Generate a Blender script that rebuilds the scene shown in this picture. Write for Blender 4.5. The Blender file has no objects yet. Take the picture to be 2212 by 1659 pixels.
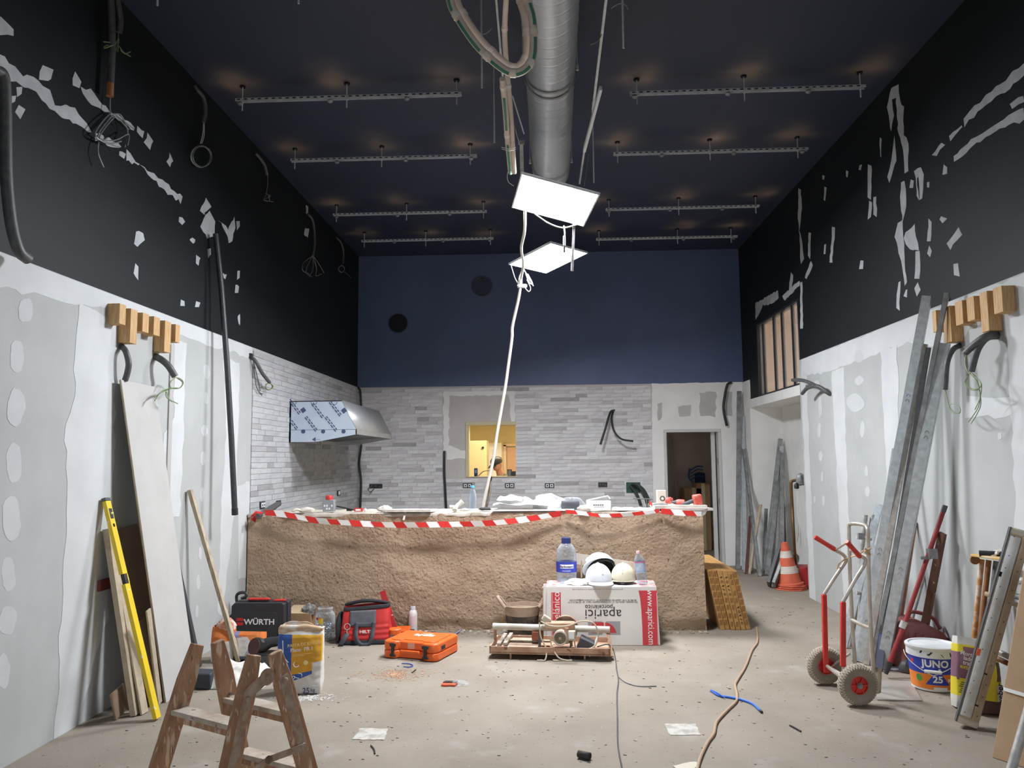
import bpy, math, random
import numpy as np
from mathutils import Vector, Matrix, noise as mnoise
R = random.Random(7)
C = bpy.context.scene.collection
sc = bpy.context.scene
# ---------------------------------------------------------------- camera, world, exposure
W, H, F = 2212, 1659, 1689.0
PIT, YAW, ROL = 0.0961, 0.0433, -0.00924
CH = 1.6
cf = Vector((-math.sin(YAW)*math.cos(PIT), math.cos(YAW)*math.cos(PIT), math.sin(PIT)))
cr0 = Vector((math.cos(YAW), math.sin(YAW), 0)); cu0 = cr0.cross(cf)
CR = math.cos(ROL)*cr0 + math.sin(ROL)*cu0
CU = -math.sin(ROL)*cr0 + math.cos(ROL)*cu0
cam = bpy.data.objects.new('camera', bpy.data.cameras.new('camera')); C.objects.link(cam)
m = Matrix.Identity(4)
for i in range(3):
    m[i][0] = CR[i]; m[i][1] = CU[i]; m[i][2] = -cf[i]
m[0][3], m[1][3], m[2][3] = 0, 0, CH
cam.matrix_world = m
cam.data.sensor_fit = 'HORIZONTAL'; cam.data.sensor_width = 36; cam.data.lens = F/W*36
cam.data.clip_start = 0.05; cam.data.clip_end = 100
sc.camera = cam
wd = bpy.data.worlds.new('world'); sc.world = wd; wd.use_nodes = True
wd.node_tree.nodes['Background'].inputs[0].default_value = (0.92, 0.94, 1.0, 1)
wd.node_tree.nodes['Background'].inputs[1].default_value = 2.5
sc.view_settings.view_transform = 'Standard'; sc.view_settings.look = 'None'
sc.view_settings.gamma = 1; sc.view_settings.use_curve_mapping = False
sc.view_settings.exposure = 0.5
PANEL_E, PANEL_E2 = 150.0, 150.0        # emission of the two site lamps
sc.cycles.diffuse_bounces = 8; sc.cycles.max_bounces = 12; sc.cycles.transparent_max_bounces = 12
# ---------------------------------------------------------------- pixels of the photograph to points on known planes
O = Vector((0, 0, CH))
def ray(x, y): return CR*((x-W/2)/F) - CU*((y-H/2)/F) + cf
def _hit(x, y, ax, v):
    d = ray(x, y); t = (v-O[ax])/d[ax]; return O + d*t
def PX(x, y, X): return _hit(x, y, 0, X)
def PY(x, y, Y): return _hit(x, y, 1, Y)
def PZ(x, y, Z=0.0): return _hit(x, y, 2, Z)
def PN(x, y, p, n):
    d = ray(x, y); return O + d*((p-O).dot(n)/d.dot(n))
# room numbers
XL, XR, D, ZW, ZC, Y0 = -2.895, 2.975, 11.95, 2.728, 4.8, -3.2
# ---------------------------------------------------------------- materials
def lin(c):
    return tuple(((v/255)/12.92 if v/255 <= .04045 else ((v/255+.055)/1.055)**2.4) for v in c)
MATS = {}
def mat(name, col, rough=.6, metal=0, col2=None, scale=8, lo=.35, hi=.65, bump=0, bscale=60, bdist=.004, speck=None, stretch=None, emit=None, spec=.5, detail=4, trans=0, alpha=1, coat=0, rnd=0):
    if name in MATS: return MATS[name]
    mt = bpy.data.materials.new(name); mt.use_nodes = True; MATS[name] = mt
    nt = mt.node_tree; N = nt.nodes; L = nt.links; b = N['Principled BSDF']
    b.inputs['Roughness'].default_value = rough; b.inputs['Metallic'].default_value = metal
    b.inputs['Specular IOR Level'].default_value = spec
    b.inputs['Transmission Weight'].default_value = trans; b.inputs['Alpha'].default_value = alpha
    if coat: b.inputs['Coat Weight'].default_value = coat
    b.inputs['Base Color'].default_value = (*lin(col), 1)
    if emit:
        b.inputs['Emission Color'].default_value = (*lin(col), 1); b.inputs['Emission Strength'].default_value = emit
    if col2 or bump or speck:
        tc = N.new('ShaderNodeTexCoord'); mp = N.new('ShaderNodeMapping'); L.new(tc.outputs['Object'], mp.inputs[0])
        if stretch: mp.inputs['Scale'].default_value = stretch
        src = None
        if col2:
            n = N.new('ShaderNodeTexNoise'); n.inputs['Scale'].default_value = scale; n.inputs['Detail'].default_value = detail
            n.inputs['Roughness'].default_value = .6
            L.new(mp.outputs[0], n.inputs['Vector'])
            r = N.new('ShaderNodeValToRGB'); r.color_ramp.elements[0].position = lo; r.color_ramp.elements[1].position = hi
            r.color_ramp.elements[0].color = (*lin(col), 1); r.color_ramp.elements[1].color = (*lin(col2), 1)
            L.new(n.outputs[0], r.inputs[0]); src = r.outputs[0]
        for sp in (speck or []):
            c3, s3, th, wdt = sp
            n = N.new('ShaderNodeTexNoise'); n.inputs['Scale'].default_value = s3; n.inputs['Detail'].default_value = 3
            L.new(mp.outputs[0], n.inputs['Vector'])
            r = N.new('ShaderNodeMapRange'); r.inputs[1].default_value = th; r.inputs[2].default_value = th+wdt
            L.new(n.outputs[0], r.inputs[0])
            mx = N.new('ShaderNodeMix'); mx.data_type = 'RGBA'
            L.new(r.outputs[0], mx.inputs[0])
            if src: L.new(src, mx.inputs[6])
            else: mx.inputs[6].default_value = (*lin(col), 1)
            mx.inputs[7].default_value = (*lin(c3), 1); src = mx.outputs[2]
        if rnd and src:
            oi = N.new('ShaderNodeObjectInfo'); hs = N.new('ShaderNodeHueSaturation')
            r = N.new('ShaderNodeMapRange'); r.inputs[3].default_value = 1-rnd; r.inputs[4].default_value = 1+rnd
            L.new(oi.outputs['Random'], r.inputs[0]); L.new(r.outputs[0], hs.inputs['Value']); L.new(src, hs.inputs['Color']); src = hs.outputs[0]
        if src: L.new(src, b.inputs['Base Color'])
        if bump:
            n = N.new('ShaderNodeTexNoise'); n.inputs['Scale'].default_value = bscale; n.inputs['Detail'].default_value = 5
            L.new(mp.outputs[0], n.inputs['Vector'])
            bp = N.new('ShaderNodeBump'); bp.inputs['Strength'].default_value = bump; bp.inputs['Distance'].default_value = bdist
            L.new(n.outputs[0], bp.inputs['Height']); L.new(bp.outputs[0], b.inputs['Normal'])
    return mt
def clearmat(name, tint=(246, 249, 251), gl=.03, rough=.08):
    if name in MATS: return MATS[name]
    mt = bpy.data.materials.new(name); mt.use_nodes = True; MATS[name] = mt
    nt = mt.node_tree; N = nt.nodes; L = nt.links; N.remove(N['Principled BSDF'])
    t = N.new('ShaderNodeBsdfTransparent'); t.inputs[0].default_value = (*lin(tint), 1)
    g = N.new('ShaderNodeBsdfPrincipled'); g.inputs['Base Color'].default_value = (*lin(tint), 1); g.inputs['Roughness'].default_value = rough
    lw = N.new('ShaderNodeLayerWeight'); lw.inputs[0].default_value = .35
    mr = N.new('ShaderNodeMapRange'); mr.inputs[3].default_value = gl; mr.inputs[4].default_value = min(.9, gl+.3)
    L.new(lw.outputs['Facing'], mr.inputs[0])
    mx = N.new('ShaderNodeMixShader'); L.new(mr.outputs[0], mx.inputs[0]); L.new(t.outputs[0], mx.inputs[1]); L.new(g.outputs[0], mx.inputs[2])
    L.new(mx.outputs[0], N['Material Output'].inputs[0]); return mt
# ---------------------------------------------------------------- mesh building
def frame(p, z, up=Vector((0, 0, 1))):
    """matrix at p whose Z axis is z"""
    z = Vector(z).normalized(); up = Vector(up)
    if abs(z.dot(up)) > .98: up = Vector((0, 1, 0)) if abs(z.y) < .9 else Vector((1, 0, 0))
    x = up.cross(z).normalized(); y = z.cross(x)
    return Matrix(((x.x, y.x, z.x, p[0]), (x.y, y.y, z.y, p[1]), (x.z, y.z, z.z, p[2]), (0, 0, 0, 1)))
def axes(p, x, y):
    x = Vector(x).normalized(); z = x.cross(Vector(y)).normalized(); y = z.cross(x)
    return Matrix(((x.x, y.x, z.x, p[0]), (x.y, y.y, z.y, p[1]), (x.z, y.z, z.z, p[2]), (0, 0, 0, 1)))
def T(x=0, y=0, z=0): return Matrix.Translation((x, y, z))
def RZ(a): return Matrix.Rotation(a, 4, 'Z')
def RX(a): return Matrix.Rotation(a, 4, 'X')
def RY(a): return Matrix.Rotation(a, 4, 'Y')
ORG = {}
class G:
    def __init__(s): s.v = []; s.f = []; s.mi = []
    def add(s, vs, fs, mi=0, M=None):
        k = len(s.v)
        for p in vs:
            p = Vector(p); s.v.append(M @ p if M else p)
        for q in fs: s.f.append([i+k for i in q]); s.mi.append(mi)
        return s
    def box(s, c, d, M=None, mi=0):
        x, y, z = d[0]/2, d[1]/2, d[2]/2; cx, cy, cz = c
        vs = [(cx+a*x, cy+b*y, cz+e*z) for e in (-1, 1) for b in (-1, 1) for a in (-1, 1)]
        return s.add(vs, [(0, 2, 3, 1), (4, 5, 7, 6), (0, 1, 5, 4), (2, 6, 7, 3), (0, 4, 6, 2), (1, 3, 7, 5)], mi, M)
    def span(s, a, b, mi=0): return s.box([(a[i]+b[i])/2 for i in range(3)], [abs(b[i]-a[i]) for i in range(3)], None, mi)
    def hexa(s, bot, top, mi=0, M=None):
        return s.add(list(bot)+list(top), [(3, 2, 1, 0), (4, 5, 6, 7), (0, 1, 5, 4), (1, 2, 6, 5), (2, 3, 7, 6), (3, 0, 4, 7)], mi, M)
    def beam(s, p0, p1, w, t, up=(0, 0, 1), mi=0):
        """bar from p0 to p1; t is measured along up, w across it"""
        p0 = Vector(p0); p1 = Vector(p1); M = frame(p0, p1-p0, up)
        return s.box((0, 0, (p1-p0).length/2), (w, t, (p1-p0).length), M, mi)
    def tube(s, pts, r, n=8, mi=0, cap=True, closed=False):
        pts = [Vector(p) for p in pts]; k = len(pts); rs = r if isinstance(r, (list, tuple)) else [r]*k
        rings = []; x = None
        for i in range(k):
            a = pts[(i-1) % k] if (closed or i) else pts[i]; b = pts[(i+1) % k] if (closed or i < k-1) else pts[i]
            z = (b-a).normalized()
            if x is None:
                u = Vector((0, 0, 1)) if abs(z.z) < .9 else Vector((1, 0, 0)); x = u.cross(z).normalized()
            else:
                x = (x-z*x.dot(z)); x = x.normalized() if x.length > 1e-6 else Vector((1, 0, 0))
            y = z.cross(x)
            rings.append([pts[i]+(x*math.cos(2*math.pi*j/n)+y*math.sin(2*math.pi*j/n))*rs[i] for j in range(n)])
        vs = [p for rg in rings for p in rg]; fs = []
        for i in range(k if closed else k-1):
            for j in range(n):
                a = i*n+j; b = i*n+(j+1) % n; c = ((i+1) % k)*n
                fs.append((a, b, c+(j+1) % n, c+j))
        if cap and not closed: fs += [tuple(range(n-1, -1, -1)), tuple((k-1)*n+j for j in range(n))]
        return s.add(vs, fs, mi)
    def cyl(s, p0, p1, r, n=16, mi=0, r2=None):
        p0 = Vector(p0); p1 = Vector(p1); return s.tube([p0, p1], [r, r if r2 is None else r2], n, mi)
    def lathe(s, prof, n=24, M=None, mi=0, sx=1, sy=1, a0=0, a1=2*math.pi, cap=False):
        full = abs(a1-a0-2*math.pi) < 1e-6; k = n if full else n+1; vs = []; fs = []
        for r, z in prof:
            for j in range(k):
                a = a0+(a1-a0)*j/n; vs.append((r*math.cos(a)*sx, r*math.sin(a)*sy, z))
        for i in range(len(prof)-1):
            for j in range(n):
                q = (j+1) % k; fs.append((i*k+j, i*k+q, (i+1)*k+q, (i+1)*k+j))
        if full and cap:
            if prof[0][0] > 1e-6: fs.append(tuple(range(k-1, -1, -1)))
            if prof[-1][0] > 1e-6: fs.append(tuple((len(prof)-1)*k+j for j in range(k)))
        return s.add(vs, fs, mi, M)
    def prism(s, poly, z0, z1, M=None, mi=0):
        k = len(poly); ar = sum(poly[i][0]*poly[(i+1) % k][1]-poly[(i+1) % k][0]*poly[i][1] for i in range(k))
        if ar < 0: poly = poly[::-1]
        vs = [(p[0], p[1], z0) for p in poly]+[(p[0], p[1], z1) for p in poly]
        fs = [tuple(range(k-1, -1, -1)), tuple(range(k, 2*k))]+[(i, (i+1) % k, k+(i+1) % k, k+i) for i in range(k)]
        return s.add(vs, fs, mi, M)
    def grid(s, fn, nu, nv, mi=0, M=None):
        vs = [fn(i/nu, j/nv) for j in range(nv+1) for i in range(nu+1)]
        fs = [(j*(nu+1)+i, j*(nu+1)+i+1, (j+1)*(nu+1)+i+1, (j+1)*(nu+1)+i) for j in range(nv) for i in range(nu)]
        return s.add(vs, fs, mi, M)
    def mesh(s, name, mats, smooth=True, ang=.7, off=None):
        me = bpy.data.meshes.new(name)
        me.from_pydata([tuple(p-off) if off else tuple(p) for p in s.v], [], s.f)
        for q in (mats if isinstance(mats, (list, tuple)) else [mats]): me.materials.append(q)
        if any(s.mi): me.polygons.foreach_set('material_index', s.mi)
        if smooth:
            me.polygons.foreach_set('use_smooth', [True]*len(me.polygons)); me.set_sharp_from_angle(angle=ang)
        me.update(); return me
    def obj(s, name, mats, parent=None, label=None, cat=None, group=None, kind=None, bevel=0, smooth=True, ang=.7, solid=0, sub=0):
        off = None
        if parent is None and kind != 'structure':
            xs = [p.x for p in s.v]; ys = [p.y for p in s.v]; zs = [p.z for p in s.v]
            off = Vector(((min(xs)+max(xs))/2, (min(ys)+max(ys))/2, min(zs)))
        o = bpy.data.objects.new(name, s.mesh(name, mats, smooth, ang, off)); C.objects.link(o)
        ORG[o] = off or Vector((0, 0, 0))
        if off: o.location = off
        if parent is not None:
            o.parent = parent; o.matrix_parent_inverse = Matrix.Translation(-ORG[parent])
        tag(o, label, cat, group, kind)
        if solid: q = o.modifiers.new('solid', 'SOLIDIFY'); q.thickness = solid; q.offset = 0
        if bevel: q = o.modifiers.new('bevel', 'BEVEL'); q.width = bevel; q.segments = 2; q.limit_method = 'ANGLE'; q.angle_limit = .6
        if sub: q = o.modifiers.new('sub', 'SUBSURF'); q.levels = sub; q.render_levels = sub
        return o
def tag(o, label=None, cat=None, group=None, kind=None):
    if label: o['label'] = label
    if cat: o['category'] = cat
    if group: o['group'] = group
    if kind: o['kind'] = kind
    return o
def thing(name, label, cat, loc, group=None):
    o = bpy.data.objects.new(name, None); C.objects.link(o); o.location = loc; o.empty_display_size = .05
    ORG[o] = Vector(loc); return tag(o, label, cat, group)
def piece(name, me, M, parent):
    """a part that shares its mesh with others"""
    o = bpy.data.objects.new(name, me); C.objects.link(o); o.parent = parent; ORG[o] = Vector((0, 0, 0))
    o.matrix_parent_inverse = Matrix.Translation(-ORG[parent]); o.matrix_basis = M; return o
def text(s, size, M, mt, parent, name='lettering', ext=.0006, bold=0.0, align='CENTER', sx=1.0, wrap=None, spacing=1.0):
    cu = bpy.data.curves.new('t', 'FONT'); cu.body = s; cu.size = size; cu.extrude = ext; cu.offset = bold*size; cu.align_x = align; cu.align_y = 'CENTER'
    cu.resolution_u = 3; cu.space_character = spacing
    ob = bpy.data.objects.new('t', cu); me = bpy.data.meshes.new_from_object(ob)
    bpy.data.objects.remove(ob); bpy.data.curves.remove(cu)
    for v in me.vertices:
        p = v.co.copy(); p.x *= sx
        v.co = wrap(p) if wrap else M @ p
    me.name = name; me.materials.clear(); me.materials.append(mt)
    o = bpy.data.objects.new(name, me); C.objects.link(o); ORG[o] = Vector((0, 0, 0))
    if parent is not None: o.parent = parent; o.matrix_parent_inverse = Matrix.Translation(-ORG[parent])
    return o
def smooth_path(pts, n=6):
    """Catmull-Rom through the points"""
    pts = [Vector(p) for p in pts]; P = [2*pts[0]-pts[1]]+pts+[2*pts[-1]-pts[-2]]; out = []
    for i in range(1, len(P)-2):
        a, b, c, d = P[i-1:i+3]
        for k in range(n):
            t = k/n; out.append(.5*((2*b)+(c-a)*t+(2*a-5*b+4*c-d)*t*t+(3*b-a-3*c+d)*t**3))
    out.append(pts[-1]); return out
def jag(poly, step=.05, amp=.006, seed=0):
    """a polygon of 2D points with a ragged outline"""
    r = random.Random(seed); out = []
    for i in range(len(poly)):
        a = Vector(poly[i]); b = Vector(poly[(i+1) % len(poly)]); k = max(1, int((b-a).length/step))
        for j in range(k):
            p = a.lerp(b, j/k); out.append((p.x+r.uniform(-amp, amp), p.y+r.uniform(-amp, amp)))
    return out
# common materials
M_WHITE = mat('white_filler', (203, 205, 205), .85, col2=(194, 196, 196), scale=3)
M_BOARD = mat('grey_plasterboard', (178, 180, 178), .9, col2=(170, 172, 170), scale=2.5)
M_DARK = mat('black_wall_paint', (25, 29, 31), .6, col2=(22, 26, 28), scale=1.5, bump=.12, bscale=35, spec=.22)
M_NAVY = mat('navy_wall_paint', (88, 100, 136), .5, col2=(81, 92, 125), scale=1.2, bump=.1, bscale=30, spec=.45)
M_WOOD = mat('raw_laminated_wood', (205, 170, 122), .7, col2=(180, 140, 92), scale=14, stretch=(6, 6, .6))
M_CONDUIT = mat('grey_plastic_conduit', (72, 72, 74), .5, col2=(88, 88, 88), scale=30)
M_BLACK = mat('black_plastic', (32, 32, 34), .5, col2=(46, 45, 45), scale=20)
M_GALV = mat('galvanised_steel', (176, 182, 185), .42, .35, col2=(200, 206, 208), scale=25)
M_ZINC = mat('dull_zinc_steel', (156, 158, 158), .5, .3, col2=(120, 121, 120), scale=12)
M_WIRE = mat('white_wire', (215, 215, 205), .5)
M_GWIRE = mat('green_wire', (120, 140, 95), .5)
M_RED = mat('red_plastic', (205, 52, 48), .45, col2=(185, 44, 40), scale=20)
M_STEEL = mat('brushed_aluminium', (208, 206, 202), .35, .5, col2=(180, 175, 168), scale=30)
M_PAPER = mat('white_paper', (232, 232, 230), .8)
M_KRAFT = mat('brown_cardboard', (172, 140, 104), .85, col2=(158, 126, 92), scale=8)
M_CLEAR = clearmat('clear_plastic')
M_PRINTB = mat('black_print', (38, 38, 40), .7)
M_PRINTW = mat('white_print', (235, 235, 232), .6)
M_SHADE = mat('dark_void', (20, 20, 22), .9)
# ---------------------------------------------------------------- the room
def wallgrid(g, ax, p0, p1, us, zs, solid, matf):
    """cells of a wall; ax 0: thickness along x, u = y; ax 1: thickness along y, u = x"""
    for i in range(len(us)-1):
        for j in range(len(zs)-1):
            u = (us[i]+us[i+1])/2; z = (zs[j]+zs[j+1])/2
            if not solid(u, z): continue
            if ax == 0: g.span((p0, us[i], zs[j]), (p1, us[i+1], zs[j+1]), matf(u, z))
            else: g.span((us[i], p0, zs[j]), (us[i+1], p1, zs[j+1]), matf(u, z))
# floor
M_FLOOR = mat('dusty_concrete', (149, 139, 125), .85, col2=(130, 120, 106), scale=1.6, lo=.3, hi=.7, detail=8, bump=.35, bscale=55, bdist=.004,
              speck=[((158, 151, 140), 3, .62, .16), ((106, 98, 87), 26, .66, .06), ((84, 78, 69), 90, .70, .04), ((186, 181, 172), 60, .70, .05)])
g = G(); g.span((-9, Y0-9, -.15), (9, 16.3, 0)); floor = g.obj('floor', M_FLOOR, kind='structure', label='dusty bare concrete floor with chips and plaster stains')
# left wall
YT = 7.56                                   # where the stone strip tiles of the left wall start
g = G(); g.span((XL-.15, Y0, 0), (XL, D+.1, ZW), 0); g.span((XL-.15, Y0, ZW), (XL-.02, D+.1, ZC), 1)
wall_left = g.obj('wall_left', [M_BOARD, M_DARK], kind='structure', smooth=False, label='left wall, filled plasterboard below and black paint above')
# unseen glazed opening, added behind the camera to let in frontal fill light
SX0, SX1, SZ1 = -2.3, 2.4, 3.3
g = G(); g.span((-3.05, Y0-.15, 0), (SX0, Y0, ZW), 0); g.span((SX1, Y0-.15, 0), (3.6, Y0, ZW), 0); g.span((-3.05, Y0-.15, ZW), (SX0, Y0, ZC), 1); g.span((SX1, Y0-.15, ZW), (3.6, Y0, ZC), 1); g.span((SX0, Y0-.15, SZ1), (SX1, Y0, ZC), 1)
g.obj('wall_front', [M_BOARD, M_DARK], kind='structure', smooth=False)
M_FILLFR = mat('grey_fill_frame', (70, 72, 76), .5)
g = G(); g.span((SX0, Y0-.12, .08), (SX0+.06, Y0-.04, SZ1-.06)); g.span((SX1-.06, Y0-.12, .08), (SX1, Y0-.04, SZ1-.06)); g.span((SX0, Y0-.12, SZ1-.06), (SX1, Y0-.04, SZ1)); g.span((SX0, Y0-.12, 0), (SX1, Y0-.04, .08))
fill_window = g.obj('fill_window', M_FILLFR, kind='structure', smooth=False, label='added glazed opening behind the camera for frontal fill light')
for i in range(4):
    xa = SX0+(SX1-SX0)*i/4; xb = SX0+(SX1-SX0)*(i+1)/4
    if i: g = G(); g.span((xa-.025, Y0-.12, .08), (xa+.025, Y0-.04, SZ1-.06)); g.obj('mullion', M_FILLFR, fill_window, smooth=False)
    g = G(); g.span((xa+.02, Y0-.085, .06), (xb-.02, Y0-.077, SZ1-.05)); g.obj('pane', clearmat('fill_glass', (246, 249, 250), .03, .02), fill_window, smooth=False)
# back wall
HX0, HX1, HZ0, HZ1 = -1.235, -.455, 1.335, 2.175
DX0, DX1, DZ1 = 1.80, 2.60, 2.0
g = G()
wallgrid(g, 1, D, D+.14, [XL-.1, HX0, HX1, DX0, DX1, XR+.15], [0, HZ0, DZ1, HZ1, ZW],
         lambda u, z: not (HX0 < u < HX1 and HZ0 < z < HZ1) and not (DX0 < u < DX1 and z < DZ1), lambda u, z: 0)
g.span((XL-.1, D, ZW), (XR+.15, D+.14, ZC), 1)
wall_back = g.obj('wall_back', [mat('lightened_grey_board', (204, 198, 194), .9, col2=(196, 190, 186), scale=3), M_NAVY], kind='structure', smooth=False, label='back wall with hatch and doorway, navy paint above')  # back wall board has a lightened colour to make up for weak light
# right wall with the recess and the high window
NY0, NY1, NZ, WY0, WY1, WZ0, WZ1 = 9.27, 11.54, 2.32, 9.25, 11.10, 2.44, 3.47
g = G(); X1 = XR+.14
g.span((XR, Y0, 0), (X1, NY0, ZW), 0)
g.span((XR, NY0, NZ), (X1, NY1, WZ0), 2); g.span((XR, NY1, 0), (X1, D, ZW), 2)
g.span((XR+.02, Y0, ZW), (X1, WY0, ZC), 1); g.span((XR+.02, WY0, WZ1), (X1, WY1, ZC), 1)
g.span((XR+.02, WY1, ZW), (X1, D, ZC), 1); g.span((XR+.015, WY1, WZ0), (X1, NY1, ZW), 1)
XN = XR+.46
g.span((XN, NY0-.15, 0), (XN+.08, NY1+.15, NZ), 2); g.span((X1, NY0-.15, NZ), (XN+.08, NY1+.15, NZ+.08), 2)
g.span((X1, NY1, 0), (XN, NY1+.1, NZ), 2); g.span((X1, NY0-.1, 0), (XN, NY0, NZ), 2)
wall_right = g.obj('wall_right', [M_BOARD, M_DARK, mat('lit_recess_filler', (236, 235, 231), .85, col2=(226, 225, 221), scale=3)], kind='structure', smooth=False, label='right wall, filled plasterboard below, black paint above, recess at the far end')  # filler colour of the recess is lightened in place of stronger light
# ceiling, with the bare plaster showing round each anchor
HAL = [((520, 180), (748, 176), (992, 172)), ((634, 320), (826, 318), (1016, 312)), ((722, 440), (878, 438), (1046, 436)), ((780, 504), (922, 503), (1062, 503)),
       ((1375, 170), (1608, 160), (1862, 150)), ((1333, 308), (1533, 300), (1724, 293)), ((1300, 432), (1466, 426), (1634, 420)), ((1290, 497), (1464, 492), (1582, 487))]
anch = [PZ(x, y, ZC) for row in HAL for x, y in row]
nx, ny = 130, 300
g = G(); g.grid(lambda u, v: Vector((-3.05+6.35*u, Y0-.1+(D+.25-Y0)*v, ZC)), nx, ny)
g.f = [f[::-1] for f in g.f]
k0 = len(g.v); g.span((-3.05, Y0-.1, ZC+.002), (3.3, D+.15, ZC+.12))
MC = bpy.data.materials.new('navy_black_ceiling_paint'); MC.use_nodes = True
nt = MC.node_tree; b = nt.nodes['Principled BSDF']; b.inputs['Roughness'].default_value = .55; b.inputs['Specular IOR Level'].default_value = .4
at_ = nt.nodes.new('ShaderNodeAttribute'); at_.attribute_name = 'bare'
rp = nt.nodes.new('ShaderNodeValToRGB'); rp.color_ramp.elements[0].color = (*lin((46, 52, 70)), 1); rp.color_ramp.elements[1].color = (*lin((196, 172, 146)), 1)
nt.links.new(at_.outputs['Fac'], rp.inputs[0]); nt.links.new(rp.outputs[0], b.inputs['Base Color'])
ceiling = g.obj('ceiling', MC, kind='structure', smooth=False, label='high dark ceiling with bare plaster spots at each anchor')
att = ceiling.data.attributes.new('bare', 'FLOAT', 'POINT'); vals = []
offs = [(R.uniform(-.12, .12), R.uniform(0, .16), R.uniform(.75, 1.15)) for a in anch]
for i, p in enumerate(g.v):
    t = 0
    if i < k0:
        for a, (ox, oy, k) in zip(anch, offs):
            dx = p.x-a.x; dy = p.y-a.y
            if abs(dx) < .6 and abs(dy) < .8:
                n = mnoise.noise(Vector((p.x*7, p.y*5, 1)))*.5
                d1 = math.hypot((dx-ox)/.16, (dy+oy*.8)/.24); d2 = math.hypot(dx/.24, dy/.09)
                t = max(t, (math.exp(-d1*d1*1.4)+.7*math.exp(-d2*d2*1.4))*k*(.75+n))
    vals.append(min(.8, t*.4))
att.data.foreach_set('value', vals)
# ---------------------------------------------------------------- filler patches and bands, proud of the boards
def patch(wall, ax, plane, px, mt, name='filler_patch', amp=.008, step=.06, th=.0014, kind=None):
    s = 1 if plane > 0 else -1
    f = PX if ax == 0 else PY
    pts = [f(x, y, plane) for x, y in px]
    uv = [((p.y if ax == 0 else p.x), p.z) for p in pts]
    uv = [(u, min(z, ZW-.004) if abs(plane) in (abs(XL), XR) else z) for u, z in jag(uv, step, amp, len(px)*7+int(px[0][0]))]
    if ax == 0:
        M = Matrix(((0, 0, -s, plane), (1, 0, 0, 0), (0, 1, 0, 0), (0, 0, 0, 1)))
    else:
        M = Matrix(((1, 0, 0, 0), (0, 0, -1, plane), (0, 1, 0, 0), (0, 0, 0, 1)))
    g = G(); g.prism(uv, 0, th*R.uniform(.6, 1.5), M); o = g.obj(name, mt, wall, smooth=False); return o
def blob(wall, plane, x, y, w, h, mt, **k):
    """oval smear of filler given by its centre and half sizes in pixels"""
    pts = [(x+w*math.cos(a)*(1+.16*math.sin(2*a+x)+R.uniform(-.06, .06)), y+h*math.sin(a)*(1+R.uniform(-.03, .03))) for a in [i*math.pi/10 for i in range(20)]]
    patch(wall, 0, plane, pts, mt, amp=.004, step=.2, **k)
# left wall, lower: white bands over the board joints
PL = [[(-40, 524), (545, 748), (545, 775), (380, 722), (230, 668), (160, 660), (90, 640), (-40, 612)],
      [(168, 660), (252, 690), (245, 1000), (232, 1330), (150, 1620), (118, 1620), (142, 1100), (140, 920), (158, 860)],
      [(376, 735), (402, 742), (398, 900), (388, 1115), (358, 1120), (352, 940), (376, 900)],
      [(482, 772), (518, 782), (510, 1080), (480, 1330), (470, 1330), (478, 1080), (488, 940)],
      [(512, 1050), (540, 1040), (536, 1250), (515, 1250)]]
for q in PL: patch(wall_left, 0, XL, q, M_WHITE, amp=.018, step=.08)
M_PALE = mat('pale_filler', (195, 197, 197), .9, col2=(188, 190, 190), scale=5)
for x, y, w, h in [(55, 670, 18, 26), (36, 770, 17, 36), (34, 880, 18, 42), (30, 1000, 19, 42), (24, 1120, 22, 48), (18, 1240, 16, 38), (16, 1340, 20, 32), (8, 1450, 12, 40),
                   (446, 803, 7, 16), (445, 860, 5, 13), (441, 930, 7, 12), (438, 990, 6, 15), (436, 1068, 5, 16), (432, 1195, 4, 14), (428, 1258, 4, 16), (425, 1320, 4, 14)]:
    blob(wall_left, XL, x, y, w, h, M_PALE)
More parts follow.
